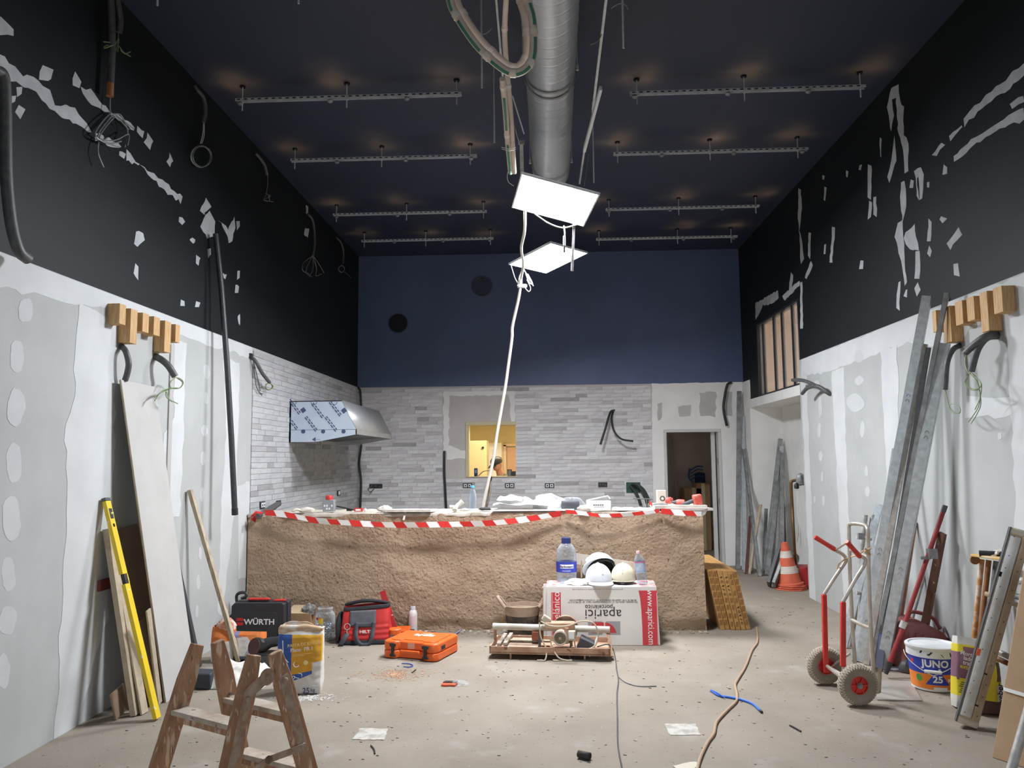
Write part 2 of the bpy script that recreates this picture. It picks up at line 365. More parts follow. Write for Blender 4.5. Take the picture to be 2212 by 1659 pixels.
# left wall, upper: scraped-white repairs on the black paint
M_REP = mat('filler_over_black_paint', (190, 193, 195), .9, col2=(170, 174, 177), scale=9)
PU = [[(-30, 95), (0, 113), (20, 140), (50, 160), (80, 168), (105, 195), (115, 220), (160, 235), (195, 282), (188, 288), (165, 268), (130, 250), (100, 225), (75, 195), (50, 190), (0, 160), (-30, 145)],
      [(0, 38), (30, 70), (28, 80), (0, 76), (-20, 60)], [(95, 142), (112, 145), (114, 162), (100, 176), (84, 168), (86, 155)],
      [(160, 156), (177, 180), (172, 195), (158, 190)], [(176, 192), (198, 192), (215, 222), (245, 245), (290, 275), (290, 281), (225, 240), (200, 225), (178, 205)],
      [(205, 285), (235, 300), (262, 318), (258, 324), (225, 312), (205, 300)], [(258, 325), (272, 336), (268, 342), (256, 336)], [(275, 328), (290, 345), (285, 354), (271, 344)], [(290, 344), (302, 354), (298, 358), (288, 352)],
      [(304, 356), (345, 385), (375, 412), (394, 425), (390, 437), (355, 412), (318, 375)], [(296, 273), (311, 286), (310, 298), (296, 286)], [(318, 287), (329, 300), (322, 322), (312, 305)],
      [(368, 332), (374, 345), (366, 358), (360, 346)], [(22, 205), (34, 203), (32, 225), (20, 228)], [(38, 190), (50, 188), (48, 208), (36, 212)], [(28, 240), (40, 227), (52, 240), (44, 255)],
      [(292, 502), (308, 500), (311, 520), (298, 530), (292, 525)], [(292, 570), (299, 575), (298, 608), (288, 590)], [(388, 465), (399, 477), (394, 488), (386, 480)],
      [(446, 425), (455, 445), (440, 465), (432, 455)], [(440, 470), (452, 458), (466, 480), (463, 510), (448, 517), (434, 492)], [(473, 477), (492, 494), (505, 468), (509, 485), (500, 520), (494, 522), (488, 502)],
      [(511, 480), (516, 478), (517, 490), (512, 495)], [(411, 515), (421, 518), (420, 525), (410, 522)], [(447, 534), (454, 536), (455, 553), (448, 556)], [(424, 552), (432, 556), (430, 575), (422, 570)],
      [(480, 590), (490, 590), (486, 602), (482, 600)], [(513, 585), (519, 583), (518, 600), (513, 602)], [(508, 616), (516, 618), (514, 634), (508, 632)], [(392, 650), (399, 648), (398, 662), (391, 660)], [(424, 652), (432, 652), (430, 667), (422, 664)], [(514, 680), (519, 678), (519, 700), (514, 700)],
      [(660, 445), (666, 448), (666, 460), (661, 462)], [(658, 492), (668, 494), (664, 512), (657, 506)]]
for q in PU: patch(wall_left, 0, XL-.02, q, M_REP, amp=.015, step=.04)
# right wall, lower
PR = [[(1730, 776), (2240, 580), (2240, 650), (2100, 705), (2060, 760), (1960, 740), (1880, 770), (1800, 800), (1730, 815)],
      [(1730, 815), (1742, 810), (1762, 1300), (1750, 1292)], [(1796, 800), (1822, 790), (1832, 1090), (1850, 1340), (1825, 1325), (1812, 1100)],
      [(1902, 755), (1938, 748), (1942, 900), (1945, 1150), (1930, 1380), (1905, 1365), (1918, 1100), (1910, 900)],
      [(2170, 640), (2230, 620), (2230, 1500), (2200, 1490), (2190, 1000)], [(2092, 860), (2190, 855), (2190, 895), (2085, 905)]]
for q in PR: patch(wall_right, 0, XR, q, M_WHITE, amp=.018, step=.09)
for x, y, w, h in [(1772, 880, 4, 22), (1770, 930, 4, 16), (1773, 985, 4, 11), (1776, 1030, 3, 11), (1779, 1082, 3, 12), (1760, 1080, 2, 8), (1856, 770, 9, 14), (1856, 822, 9, 10), (1848, 870, 18, 20), (1863, 928, 5, 18), (1872, 1018, 4, 12), (1874, 1062, 5, 12), (2160, 942, 5, 8), (1765, 830, 6, 8)]:
    blob(wall_right, XR, x, y, w, h, M_PALE)
# right wall, upper
PV = [[(2212, 133), (2212, 165), (2180, 190), (2160, 205), (2130, 225), (2085, 270), (2083, 258), (2105, 230), (2130, 208), (2175, 170)],
      [(2212, 232), (2212, 262), (2180, 270), (2150, 285), (2110, 310), (2095, 325), (2062, 350), (2060, 340), (2100, 300), (2140, 275), (2180, 250)], [(2212, 205), (2212, 220), (2185, 235), (2180, 228)],
      [(2076, 270), (2080, 274), (2052, 305), (2050, 298)], [(2035, 305), (2042, 312), (2022, 338), (2014, 338)],
      [(1925, 190), (1941, 182), (1944, 215), (1953, 230), (1952, 290), (1963, 310), (1962, 372), (1955, 372), (1948, 310), (1940, 280), (1936, 210), (1928, 212), (1930, 250), (1925, 285), (1917, 230)],
      [(1932, 290), (1936, 345), (1922, 395), (1917, 380), (1926, 345)], [(1874, 356), (1883, 356), (1882, 430), (1875, 425)], [(1877, 435), (1883, 440), (1882, 470), (1874, 475)], [(1887, 425), (1893, 425), (1895, 468), (1886, 465)],
      [(1900, 300), (1905, 298), (1904, 338), (1901, 340)], [(1946, 395), (1955, 392), (1958, 450), (1950, 480), (1946, 440)], [(1940, 480), (1950, 478), (1954, 540), (1958, 610), (1954, 615), (1945, 555), (1933, 510)],
      [(1955, 500), (1975, 485), (1985, 540), (1965, 540), (1953, 515)], [(1978, 540), (1988, 540), (1987, 600), (1976, 600)], [(1976, 370), (1990, 362), (1996, 375), (1994, 430), (1988, 430), (1985, 380), (1980, 385), (1986, 430), (1982, 425)],
      [(1941, 608), (1945, 610), (1944, 672), (1936, 668)], [(1957, 625), (1960, 624), (1960, 642), (1953, 640)], [(1983, 612), (1988, 625), (1980, 638), (1975, 622)], [(2007, 473), (2014, 475), (2012, 522), (2003, 520)], [(2006, 530), (2014, 538), (2008, 555), (2002, 545)],
      [(2072, 490), (2077, 505), (2052, 542), (2044, 530)], [(2033, 466), (2045, 470), (2038, 483), (2030, 476)], [(2060, 572), (2071, 570), (2072, 595), (2062, 596)], [(2040, 356), (2048, 360), (2046, 376), (2037, 374)], [(2003, 392), (2009, 394), (2007, 406), (2002, 404)], [(1968, 388), (1975, 390), (1972, 405), (1966, 402)],
      [(1798, 490), (1804, 492), (1798, 567), (1793, 565)], [(1780, 405), (1785, 406), (1783, 433), (1780, 433)], [(1777, 378), (1782, 380), (1780, 390), (1777, 388)], [(1829, 368), (1832, 370), (1831, 382), (1827, 381)], [(1857, 355), (1862, 357), (1860, 370), (1856, 366)], [(1858, 563), (1866, 565), (1865, 583), (1857, 580)], [(1780, 530), (1784, 528), (1783, 548), (1780, 548)],
      [(1725, 405), (1730, 408), (1732, 450), (1727, 500), (1733, 520), (1737, 560), (1730, 570), (1728, 520), (1724, 470)], [(1747, 500), (1752, 505), (1750, 560), (1745, 550)], [(1752, 563), (1756, 572), (1742, 605), (1738, 600)],
      [(1632, 655), (1680, 628), (1682, 645), (1660, 660), (1648, 658), (1640, 678), (1632, 690)], [(1690, 640), (1728, 605), (1728, 615), (1695, 650)], [(1708, 590), (1713, 595), (1710, 635), (1704, 632)], [(1729, 612), (1733, 610), (1735, 710), (1729, 712)]]
for q in PV: patch(wall_right, 0, XR+.02, q, M_REP, amp=.012, step=.05)
M_WHITE_LIT = mat('lit_white_filler', (242, 240, 237), .85, col2=(234, 232, 229), scale=3)  # white filler again, its colour raised to brighten the under-lit back wall
# back wall right part: white filler with grey rests; untiled field above the hatch
patch(wall_back, 1, D, [(1408, 829), (1604, 825), (1606, 1225), (1562, 1222), (1552, 930), (1436, 930), (1436, 1225), (1410, 1225)], M_WHITE_LIT, amp=.006)
M_GREYF = mat('damp_grey_filler', (186, 184, 180), .9, col2=(196, 194, 191), scale=6)
for q in [[(1466, 878), (1493, 874), (1490, 900), (1466, 898)], [(1512, 848), (1548, 846), (1545, 900), (1512, 898)], [(1420, 872), (1430, 870), (1428, 908), (1420, 908)], [(1565, 846), (1582, 845), (1580, 898), (1568, 896)]]:
    patch(wall_back, 1, D-.002, q, M_GREYF, amp=.012)
for q in [[(958, 845), (1113, 842), (1113, 852), (970, 856), (970, 975), (958, 975)], [(1100, 850), (1113, 850), (1113, 912), (1104, 912)], [(966, 962), (1006, 975), (1006, 990), (966, 992)]]:
    patch(wall_back, 1, D, q, M_WHITE_LIT, amp=.012)
# ---------------------------------------------------------------- stone strip tiles
TM = [mat('strip_tile_%d' % i, c, .8, col2=tuple(int(v*.86) for v in c), scale=5, stretch=(1, 1, 2.5), lo=.4, hi=.8, bump=.25, bscale=45, bdist=.003) for i, c in enumerate([(228, 225, 225), (222, 219, 220), (234, 232, 232), (206, 203, 203), (182, 179, 179)])]  # back wall tiles, colours raised to offset the weak light there
TM_DIM = [mat('dimmed_strip_tile_%d' % i, c, .8, col2=tuple(int(v*.88) for v in c), scale=5, stretch=(1, 1, 2.5), lo=.4, hi=.8, bump=.25, bscale=45, bdist=.003) for i, c in enumerate([(184, 184, 185), (180, 180, 182), (188, 188, 189), (172, 171, 172), (158, 157, 158)])]  # same stone on the left wall, darkened in colour against strong lamp light
LEN = [.18, .24, .30, .36, .44]; TH = .0555
tmesh = {}
def tilemesh(l, m, t, tm):
    if (l, m, t, tm[0].name) not in tmesh:
        g = G(); g.box((l/2, -t/2, TH/2), (l-.0025, t, TH-.003)); tmesh[l, m, t, tm[0].name] = g.mesh('strip_tile', tm[m], False)
    return tmesh[l, m, t, tm[0].name]
def tile_wall(wall, u0, u1, z0, z1, holes, place, rng, tm):
    cells = []; z = z1-TH; row = 0
    while z > z0-.001:
        u = u0
        while u < u1-.01:
            l = rng.choice(LEN)
            if u == u0: l *= rng.choice([.5, .75, 1])
            l = min(l, u1-u)
            if u1-u-l < .07: l = u1-u
            for h0, h1, a, b in holes:
                if a < z+TH*.5 < b:
                    if u < h0 < u+l: l = h0-u
                    elif h0-.001 <= u < h1: l = -(h1-u)
            if l < 0: u -= l; continue
            if l > .02: cells.append((u, z, l, rng.choices(range(5), [7, 6, 5, 2.4, 1.3])[0], rng.choice([.009, .010, .011, .013])))
            u += l
        z -= TH; row += 1
    rng.shuffle(cells); cells.sort(key=lambda c: -c[2] if c[1] > 1.05 else 1)
    for u, z, l, m, t in cells[:298]:
        me = tilemesh(round(l, 3), m, t, tm); piece('strip_tile', me, place @ T(u, 0, z), wall)
    g = G()
    for u, z, l, m, t in cells[298:]: g.box((u+l/2, -t/2, z+TH/2), (l-.0025, t, TH-.003), place, m)
    g.obj('strip_tile_rest', tm, wall, kind='stuff', smooth=False)
rt_ = random.Random(11)
tile_wall(wall_back, XL, 1.595, .78, 2.70, [(-1.59, -.47, 1.335, 2.66)], T(0, D, 0), rt_, TM)
tile_wall(wall_left, 0, D-YT-.01, .78, 2.70, [], T(XL, YT, 0) @ RZ(math.pi/2), rt_, TM_DIM)
# door frame
M_DOOR = mat('white_door_lining', (205, 204, 200), .6)
g = G(); g.span((DX0-.03, D-.012, 0), (DX0+.015, D+.15, DZ1-.015)); g.span((DX1-.015, D-.012, 0), (DX1+.03, D+.15, DZ1-.015)); g.span((DX0-.03, D-.012, DZ1-.015), (DX1+.03, D+.15, DZ1+.03))
g.span((DX1-.1, D+.1, 0), (DX1-.04, D+.14, DZ1))
door_1 = g.obj('door_1', M_DOOR, kind='structure', bevel=.004, label='white lined doorway without a leaf in the back wall')
g = G()
for z in (.9, 1.5): g.span((DX1-.022, D+.03, z), (DX1-.015, D+.06, z+.09))
g.obj('strike_plate', M_ZINC, door_1)
# ---------------------------------------------------------------- rooms seen through the openings
M_CREAM = mat('cream_wall', (224, 214, 182), .8, col2=(216, 206, 172), scale=3)
M_CREAMD = mat('cream_joinery', (210, 198, 160), .6)
g = G(); KX0, KX1, KY1, KZ = -3.0, .9, 15.6, 2.75
g.span((KX0, KY1, 0), (KX1, KY1+.1, KZ)); g.span((KX0-.1, D+.14, 0), (KX0, KY1, KZ)); g.span((KX1, D+.14, 0), (KX1+.08, KY1, KZ)); g.span((KX0, D+.14, KZ), (KX1, KY1+.1, KZ+.1))
wall_kitchen = g.obj('wall_kitchen', M_CREAM, kind='structure', smooth=False, label='cream walls of the lit room behind the hatch')
g = G(); f1 = .02
g.span((HX0, D-.02, HZ0+.012), (HX0+.05, D+.18, HZ1-.05)); g.span((HX0, D-.02, HZ1-.05), (HX1, D+.18, HZ1)); g.span((HX0, D-.02, HZ0), (HX1, D+.18, HZ0+.012))
g.obj('window_1', M_CREAMD, kind='structure', bevel=.003, label='cream lined serving hatch in the tiled back wall')
g = G()
for z, y in ((2.42, 13.2), (2.40, 14.2), (2.30, 15.2)): g.span((KX0, y, z), (KX1, y+.16, z+.28))
g.obj('trim_1', mat('pale_beam', (232, 218, 176), .7), kind='structure', smooth=False, label='cream ceiling beams in the room behind the hatch')
t = thing('locker', 'tall cream cupboard with a black knob, seen through the hatch', 'cupboard', (-1.28, 14.6, 0))
a = PY(1014, 950, 14.4); b_ = PY(1051, 950, 14.4)
g = G(); g.span((a.x-.5, 14.4, 0), (b_.x, 14.9, 1.95)); g.obj('carcass', M_CREAMD, t, bevel=.005)
g = G(); g.span((a.x-.48, 14.385, .05), (b_.x-.02, 14.399, 1.93)); dr = g.obj('door', M_CREAMD, t, bevel=.003)
k = PY(1043, 967, 14.36); g = G(); g.cyl(k, k+Vector((0, .03, 0)), .022); g.obj('knob', M_BLACK, dr)
a = PY(1054, 957, 15.57); b_ = PY(1083, 957, 15.57)
g = G(); g.span((a.x, 15.57, 0), (b_.x, 15.6, a.z)); tg = g.obj('lit_opening_panel', mat('lit_opening_white', (250, 251, 255), .5), label='white panel standing in for a daylit opening behind the man at the hatch', cat='panel', bevel=.003)  # near-white colour stands in for daylight seen through an opening
a = PY(1084, 958, 15.56); b_ = PY(1130, 958, 15.56)
g = G(); g.span((a.x+.1, 15.56, 0), (b_.x+.3, 15.6, a.z-.08)); g.obj('door_2', mat('pink_beige_door', (196, 160, 138), .6), kind='structure', bevel=.004, label='pinkish door in the room behind the hatch')
g = G(); g.span((a.x+.03, 15.55, 0), (a.x+.09, 15.6, a.z-.02)); g.span((a.x+.03, 15.55, a.z-.06), (b_.x+.3, 15.6, a.z)); g.obj('trim_2', mat('door_casing', (214, 190, 168), .6), kind='structure', bevel=.004)
g = G(); g.span((-1.1, 13.0, KZ-.06), (.3, 13.55, KZ-.001))
mlamp = mat('warm_lamp', (255, 244, 216), emit=34)
t = thing('kitchen_lamp', 'warm ceiling lamp in the room behind the hatch', 'lamp', (-.4, 13.42, KZ-.06)); g.obj('diffuser', mlamp, t)
t = thing('corridor_fill_lamp', 'unseen added lamp that brightens the corridor behind the doorway', 'lamp', (1.6, 13.3, 2.47)); g = G(); g.cyl((1.6, 13.3, 2.5), (1.6, 13.3, 2.46), .12, 20); g.obj('diffuser', mat('corridor_fill_glow', (255, 238, 226), emit=7), t)  # added lamp out of view, lifts the corridor brightness
# dark corridor behind the doorway
M_COR = mat('dim_plaster', (186, 176, 168), .9, col2=(172, 162, 154), scale=4)
g = G(); g.span((1.0, 14.6, 0), (3.4, 14.7, 2.6)); g.span((3.3, D+.14, 0), (3.4, 14.6, 2.6)); g.span((1.0, D+.14, 2.5), (3.4, 14.7, 2.6)); g.span((.98, D+.14, 0), (1.08, 14.7, 2.6))
g.obj('wall_corridor', M_COR, kind='structure', smooth=False, label='dim corridor walls behind the doorway')
a = PY(1447, 940, 14.55); b_ = PY(1462, 1090, 14.3)
g = G(); g.tube([a, Vector((b_.x, 14.2, .02))], .018); g.obj('corridor_batten', mat('grey_batten', (160, 152, 144), .8), label='thin pale batten leaning on the dim corridor wall inside the doorway', cat='batten')
t = thing('folding_chair', 'blue folding chairs hung on the wall inside the dark doorway', 'chair', (2.3, 14.4, 0))
MB = mat('blue_fabric', (58, 92, 140), .7)
g = G()
for i in range(4):
    y_ = 1008+i*7; p = PY(1492, y_+8, 14.45); q = PY(1519, y_, 14.35); g.tube(smooth_path([p, (p+q)/2+Vector((0, -.03, .04)), q], 4), .012, 6)
g.tube(smooth_path([PY(1490, 1012, 14.45), PY(1488, 1030, 14.42), PY(1497, 1042, 14.4)], 5), .018, 6); g.obj('frame', MB, t)
p = PY(1512, 1038, 14.45); g = G(); g.box(p, (.18, .08, .28)); g.obj('seat', mat('navy_fabric', (42, 54, 84), .9), t, bevel=.02)
for n_, x_, y_, w_, lab in (('storage_carton', 1497, 1085, .32, 'taupe carton standing inside the dark doorway under the blue chairs'), ('storage_carton', 1517, 1075, .24, 'narrow brown carton at the right jamb inside the dark doorway')):
    p = PY(x_, y_, 14.0); g = G(); g.span((p.x-w_/2, 13.9, 0), (p.x+w_/2, 14.3, p.z+.25)); cb = g.obj(n_, M_KRAFT, label=lab, cat='box', bevel=.006)
    g = G(); g.span((p.x-.03, 13.897, 0), (p.x+.03, 14.3, p.z+.252)); g.obj('tape', M_CREAMD, cb)
# high window in the right wall: mullions, panes and a lit room behind
M_FR = mat('dark_window_frame', (30, 33, 42), .5)
g = G(); g.span((XR+.012, WY0, WZ0), (XR+.1, WY1, WZ0+.025)); g.span((XR+.012, WY0, WZ1-.03), (XR+.1, WY1, WZ1)); g.span((XR+.012, WY0, WZ0+.025), (XR+.1, WY0+.03, WZ1-.03)); g.span((XR+.012, WY1-.04, WZ0+.025), (XR+.1, WY1, WZ1-.03))
window_2 = g.obj('window_2', M_FR, kind='structure', bevel=.003, label='high interior window with dark mullions in the right wall')
ys = sorted([PX(x, 760, XR+.05).y for x in (1651, 1675, 1693, 1716)])
ed = [WY0+.03]+ys+[WY1-.04]
for y in ys:
    g = G(); g.span((XR+.03, y-.012, WZ0+.02), (XR+.07, y+.012, WZ1-.02)); g.obj('mullion', M_FR, window_2)
for i in range(len(ed)-1):
    g = G(); g.span((XR+.048, ed[i], WZ0+.02), (XR+.054, ed[i+1], WZ1-.02)); g.obj('pane', clearmat('window_glass', (250, 246, 240), .03, .02), window_2, smooth=False)
M_BEI = mat('beige_room_wall', (224, 214, 204), .8)
g = G(); g.span((5.2, 8.2, 1.9), (5.3, 15.5, 4.3)); g.span((X1, 8.1, 1.9), (5.3, 8.2, 4.3)); g.span((X1, 15.4, 1.9), (5.3, 15.5, 4.3)); g.span((X1+.02, 8.1, 4.2), (5.3, 15.5, 4.3)); g.span((XN+.09, 8.1, 1.88), (5.3, 15.5, 1.92)); g.span((X1, D+.2, 1.9), (X1+.05, 15.5, 4.3))
g.obj('wall_mezzanine', M_BEI, kind='structure', smooth=False, label='beige walls of the lit room behind the high window')
t = thing('mezzanine_lamp', 'round ceiling lamp seen through the high window', 'lamp', (4.0, 11.0, 4.13))
g = G(); g.cyl((4.0, 11.0, 4.2), (4.0, 11.0, 4.12), .3, 24); g.obj('diffuser', mat('mezzanine_lamp_glow', (255, 246, 236), emit=52), t)
# ---------------------------------------------------------------- the two site lamps
M_GLOW = mat('led_panel_diffuser', (244, 248, 255), emit=PANEL_E)
M_GLOW2 = mat('led_panel_diffuser_lower', (244, 248, 255), emit=PANEL_E2)
M_PFR = mat('white_panel_frame', (228, 230, 232), .4)
LAMPC = []
def led_panel(label, cpx, Y, nrm, px, glow):
    n = Vector(nrm).normalized(); c = PY(*cpx, Y); q = [PN(x, y, c, n) for x, y in px]
    x = (q[1]-q[0]+q[2]-q[3]); y = q[0]-q[3]+q[1]-q[2]; w = x.length/2; M = axes((q[0]+q[1]+q[2]+q[3])/4, x, y)
    if (M.to_3x3() @ Vector((0, 0, 1))).dot(n) < 0: M = M @ RY(math.pi)
    h = y.length/2; t = thing('led_panel', label, 'lamp', M @ Vector((0, 0, -.015)), 'bare LED panels hung as site lights')
    g = G()
    for s in (-1, 1): g.box((0, s*(h/2-.006), -.004), (w, .012, .014), M); g.box((s*(w/2-.006), 0, -.004), (.012, h-.024, .014), M)
    g.box((0, 0, -.0145), (w, h, .005), M); g.obj('frame', M_PFR, t)
    g = G(); g.box((0, 0, -.003), (w-.024, h-.024, .004), M); g.obj('diffuser', glow, t)
    g = G(); g.box((0, 0, -.03), (.16, .06, .025), M); g.obj('driver_box', M_WHITE, t, bevel=.003)
    LAMPC.append((M, w, h)); return t
led_panel('upper glowing LED panel tilted towards the room, hung below the duct end', (1197, 432), 6.0, (-.22, -.17, -.96), [(1124, 372), (1295, 422), (1262, 488), (1107, 450)], M_GLOW)
led_panel('lower glowing LED panel lying almost flat beneath the tilted one', (1184, 558), 8.1, (.14, -.12, -.98), [(1190, 526), (1270, 545), (1180, 592), (1098, 570)], M_GLOW2)
# short stud and leads
g = G(); a = PY(1240, 482, 5.86); b_ = PY(1236, 585, 5.84); a = a+(a-b_)*.16; g.beam(a, b_, .02, .014, (0, 1, 0)); g.obj('hanging_stud', M_STEEL, label='short steel stud hanging from the right end of the upper LED panel', cat='bracket')
P = [PY(1134, 452, 6.1), PY(1133, 500, 6.5), PY(1126, 535, 7.0), PY(1130, 570, 7.5), PY(1126, 600, 7.9), PY(1125, 612, 7.97)]
g = G(); g.tube(smooth_path(P, 6), .013, 8); g.obj('lamp_lead', M_WIRE, label='thick pale lead from the left end of the upper LED panel down to the connector', cat='cable')
t = thing('plug_lead', 'white lead with a dark plug tip dangling under the upper LED panel', 'cable', PY(1219, 545, 5.86))
g = G(); g.tube(smooth_path([PY(1155, 462, 5.86), PY(1185, 482, 5.84), PY(1215, 492, 5.84), PY(1245, 486, 5.85)], 6), .006, 6); g.tube(smooth_path([PY(1218, 488, 5.84), PY(1220, 505, 5.82), PY(1219, 535, 5.82)], 4), .006, 6); g.obj('lead', M_WIRE, t, kind='stuff')
g = G(); g.cyl(PY(1219, 510, 5.82), PY(1219, 530, 5.82), .011, 10); g.obj('inline_connector', M_WHITE, t); g = G(); g.cyl(PY(1219, 534, 5.82), PY(1219, 545, 5.82), .008, 8); g.obj('plug', M_BLACK, t)
c = PY(1128, 618, 7.95)
t = thing('cable_connector', 'white connector block where the hanging cable meets the lamp leads', 'connector', c)
g = G(); g.box(c, (.082, .035, .038)); g.obj('housing', M_PFR, t, bevel=.004)
for k in (-1, 1): g = G(); g.cyl(c+Vector((k*.041, 0, 0)), c+Vector((k*.05, 0, 0)), .015, 10); g.obj('gland', M_WIRE, t)
g = G()
for pts in ([(1104, 574), (1112, 600), (1120, 614)], [(1130, 578), (1122, 598), (1120, 612)], [(1135, 590), (1143, 610), (1150, 612), (1140, 592)], [(1138, 604), (1146, 622), (1142, 630), (1134, 622)], [(1128, 576), (1136, 590), (1152, 618)]):
    g.tube(smooth_path([PY(x, y, 7.93) for x, y in pts], 5), .006, 6)
g.obj('loose_leads', M_WIRE, label='white loops of thin lead round the connector block', cat='cable', kind='stuff')
cab = [(1124, 622, 7.95), (1119, 650, 7.93), (1107, 705, 7.9), (1106, 730, 7.88), (1098, 790, 7.86), (1091, 840, 7.84), (1075, 930, 7.8), (1066, 990, 7.78), (1055, 1040, 7.76), (1046, 1080, 7.75), (1043, 1099, 7.75)]
g = G(); g.tube(smooth_path([PY(*q) for q in cab], 8), .0155, 10); g.obj('hanging_cable', mat('cream_cable', (206, 200, 188), .5), label='long cream cable hanging from the lamp connector down to the counter top', cat='cable')
# ---------------------------------------------------------------- rails on threaded rods
RAILS = [((505, 212), (998, 209), HAL[0]), ((625, 343), (1031, 341), HAL[1]), ((718, 462), (1052, 459), HAL[2]), ((780, 520), (1066, 516), HAL[3]),
         ((1360, 206), (1872, 184), HAL[4]), ((1325, 335), (1747, 320), HAL[5]), ((1308, 455), (1642, 443), HAL[6]), ((1288, 516), (1592, 512), HAL[7])]
M_RAIL = mat('zinc_rail', (206, 209, 213), .5, .1, col2=(184, 187, 191), scale=20)
ZR = 4.67
for i, (a, b_, row) in enumerate(RAILS):
    a = PZ(*a, ZR); b_ = PZ(*b_, ZR); yc = (a.y+b_.y)/2; a.y = b_.y = yc; mid = (a+b_)/2
    side = 'left' if i < 4 else 'right'; rk = ('nearest the camera', 'second from the camera', 'third from the camera', 'farthest, by the back wall')[i % 4]
    t = thing('mounting_rail', 'slotted zinc rail under the ceiling %s of the duct, %s' % (side, rk), 'rail', mid, 'slotted rails hung on threaded rods')
    g = G(); L_ = (b_-a).length; w = .038
    g.box((mid.x, yc, ZR+.012), (L_, w, .003)); g.box((mid.x, yc-w/2, ZR), (L_, .003, .026)); g.box((mid.x, yc+w/2, ZR), (L_, .003, .026))
    rl = g.obj('channel', M_RAIL, t, smooth=False)
    g = G(); k = int(L_/.06)
    for j in range(k): g.box((a.x+.03+j*.06, yc-w/2-.002, ZR+.002), (.028, .0015, .009))
    g.obj('slots', M_SHADE, rl, kind='stuff', smooth=False)
    for x, y in row:
        p = PZ(x, y, ZC); p.x = max(a.x+.04, min(b_.x-.04, p.x)); g = G(); g.cyl((p.x, yc, ZC-.001), (p.x, yc, ZR-.09), .0055, 6); rd = g.obj('threaded_rod', M_RAIL, t)
        g = G(); g.cyl((p.x, yc, ZC-.002), (p.x, yc, ZC-.014), .026, 8); g.obj('anchor_plate', M_SHADE, rd)
        g = G(); g.cyl((p.x, yc, ZR-.012), (p.x, yc, ZR-.022), .012, 6); g.obj('nut', M_RAIL, rd)
    for f_ in ((.02, .42, .76) if i % 2 == 0 else (.25, .62, .97)):
        x = a.x+L_*f_; g = G(); g.lathe([(.008, .0), (.022, -.01), (.024, -.022), (.012, -.034), (.001, -.034)], 10, T(x, yc, ZR-.008)); g.obj('rubber_buffer', M_ZINC, t)
# single rods hanging down and rods of the next row
for x, y, y0, d_, lab in ((1041, 190, 0, 4.9, 'threaded rod hanging free left of the duct, the shorter one'), (1068, 308, 130, 5.9, 'threaded rod hanging free beside the insulated pipes, the longer one'), (1347, 104, 0, 4.6, 'threaded rod hanging free right of the duct'), (1283, 395, 270, 6.8, 'thin threaded rod behind the cable tray near the upper lamp'),
                         (340, 12, 0, 4.35, 'rod tip at the top edge of the photo, left of the duct'), (645, 8, 0, 4.35, 'rod tip at the top edge of the photo, nearest the duct loop'), (1343, 0, 0, 4.35, None)):
    if not lab: continue
    p = PY(x, y, d_); g = G(); g.cyl(p, (p.x, p.y, ZC), .0065, 8); g.obj('threaded_rod', M_RAIL, label=lab, cat='rod')
# ---------------------------------------------------------------- spiral duct
zc = 4.3; pa = PZ(1187, 0, zc); pb = PZ(1190, 372, zc); RD = .176
M_DUCT = mat('galvanised_duct', (186, 190, 194), .36, .55, col2=(204, 208, 212), scale=5, stretch=(1, .3, 1))
t = thing('spiral_duct', 'round galvanised spiral duct running along the ceiling above the lamps', 'duct', (pa.x, 3, zc))
dirv = (pb-pa).normalized(); st = pa+dirv*(-2.6-pa.y); en = pb; jn = PZ(1190, 214, zc-RD)
def duct(p0, p1, r, nm):
    L_ = (p1-p0).length; nr = 32; M = frame(p0, p1-p0); g = G(); pitch = .115; rows = int(L_/.0072)
    def prof(i, j):
        z = L_*i/rows; a = 2*math.pi*j/nr; ph = ((z/pitch - j/nr) % 1.0); k = .003 if ph < .07 else 0
        return M @ Vector(((r+k)*math.cos(a), (r+k)*math.sin(a), z))
    vs = [prof(i, j) for i in range(rows+1) for j in range(nr)]
    fs = [(i*nr+j, i*nr+(j+1) % nr, (i+1)*nr+(j+1) % nr, (i+1)*nr+j) for i in range(rows) for j in range(nr)]
    g.add(vs, fs); return g.obj(nm, M_DUCT, t, ang=.9)
jp = st+dirv*(jn.y-st.y)
duct(st, jp-dirv*.01, RD, 'duct_section'); duct(jp+dirv*.004, en, RD-.004, 'duct_section')
g = G(); g.lathe([(RD+.006, -.018), (RD+.01, -.01), (RD+.01, .0), (RD+.004, .006)], 40, frame(jp, dirv)); g.obj('joint_collar', M_ZINC, t)
for y_ in (2.6, 5.2, 6.9):
    p = st+dirv*(y_-st.y)
    for s in (-1, 1):
        q = p+Vector((s*(RD+.012), 0, 0)); g = G(); g.cyl(q, (q.x, q.y, ZC), .0045, 6); hg = g.obj('hanger_rod', M_RAIL, t)
        g = G(); g.cyl(q+Vector((0, 0, .02)), q+Vector((0, 0, -.02)), .012, 6); g.obj('nut', M_RAIL, hg)
    g = G(); g.lathe([(RD+.009, -.012), (RD+.009, .012)], 40, frame(p, dirv)); g.obj('hanger_band', M_ZINC, t)
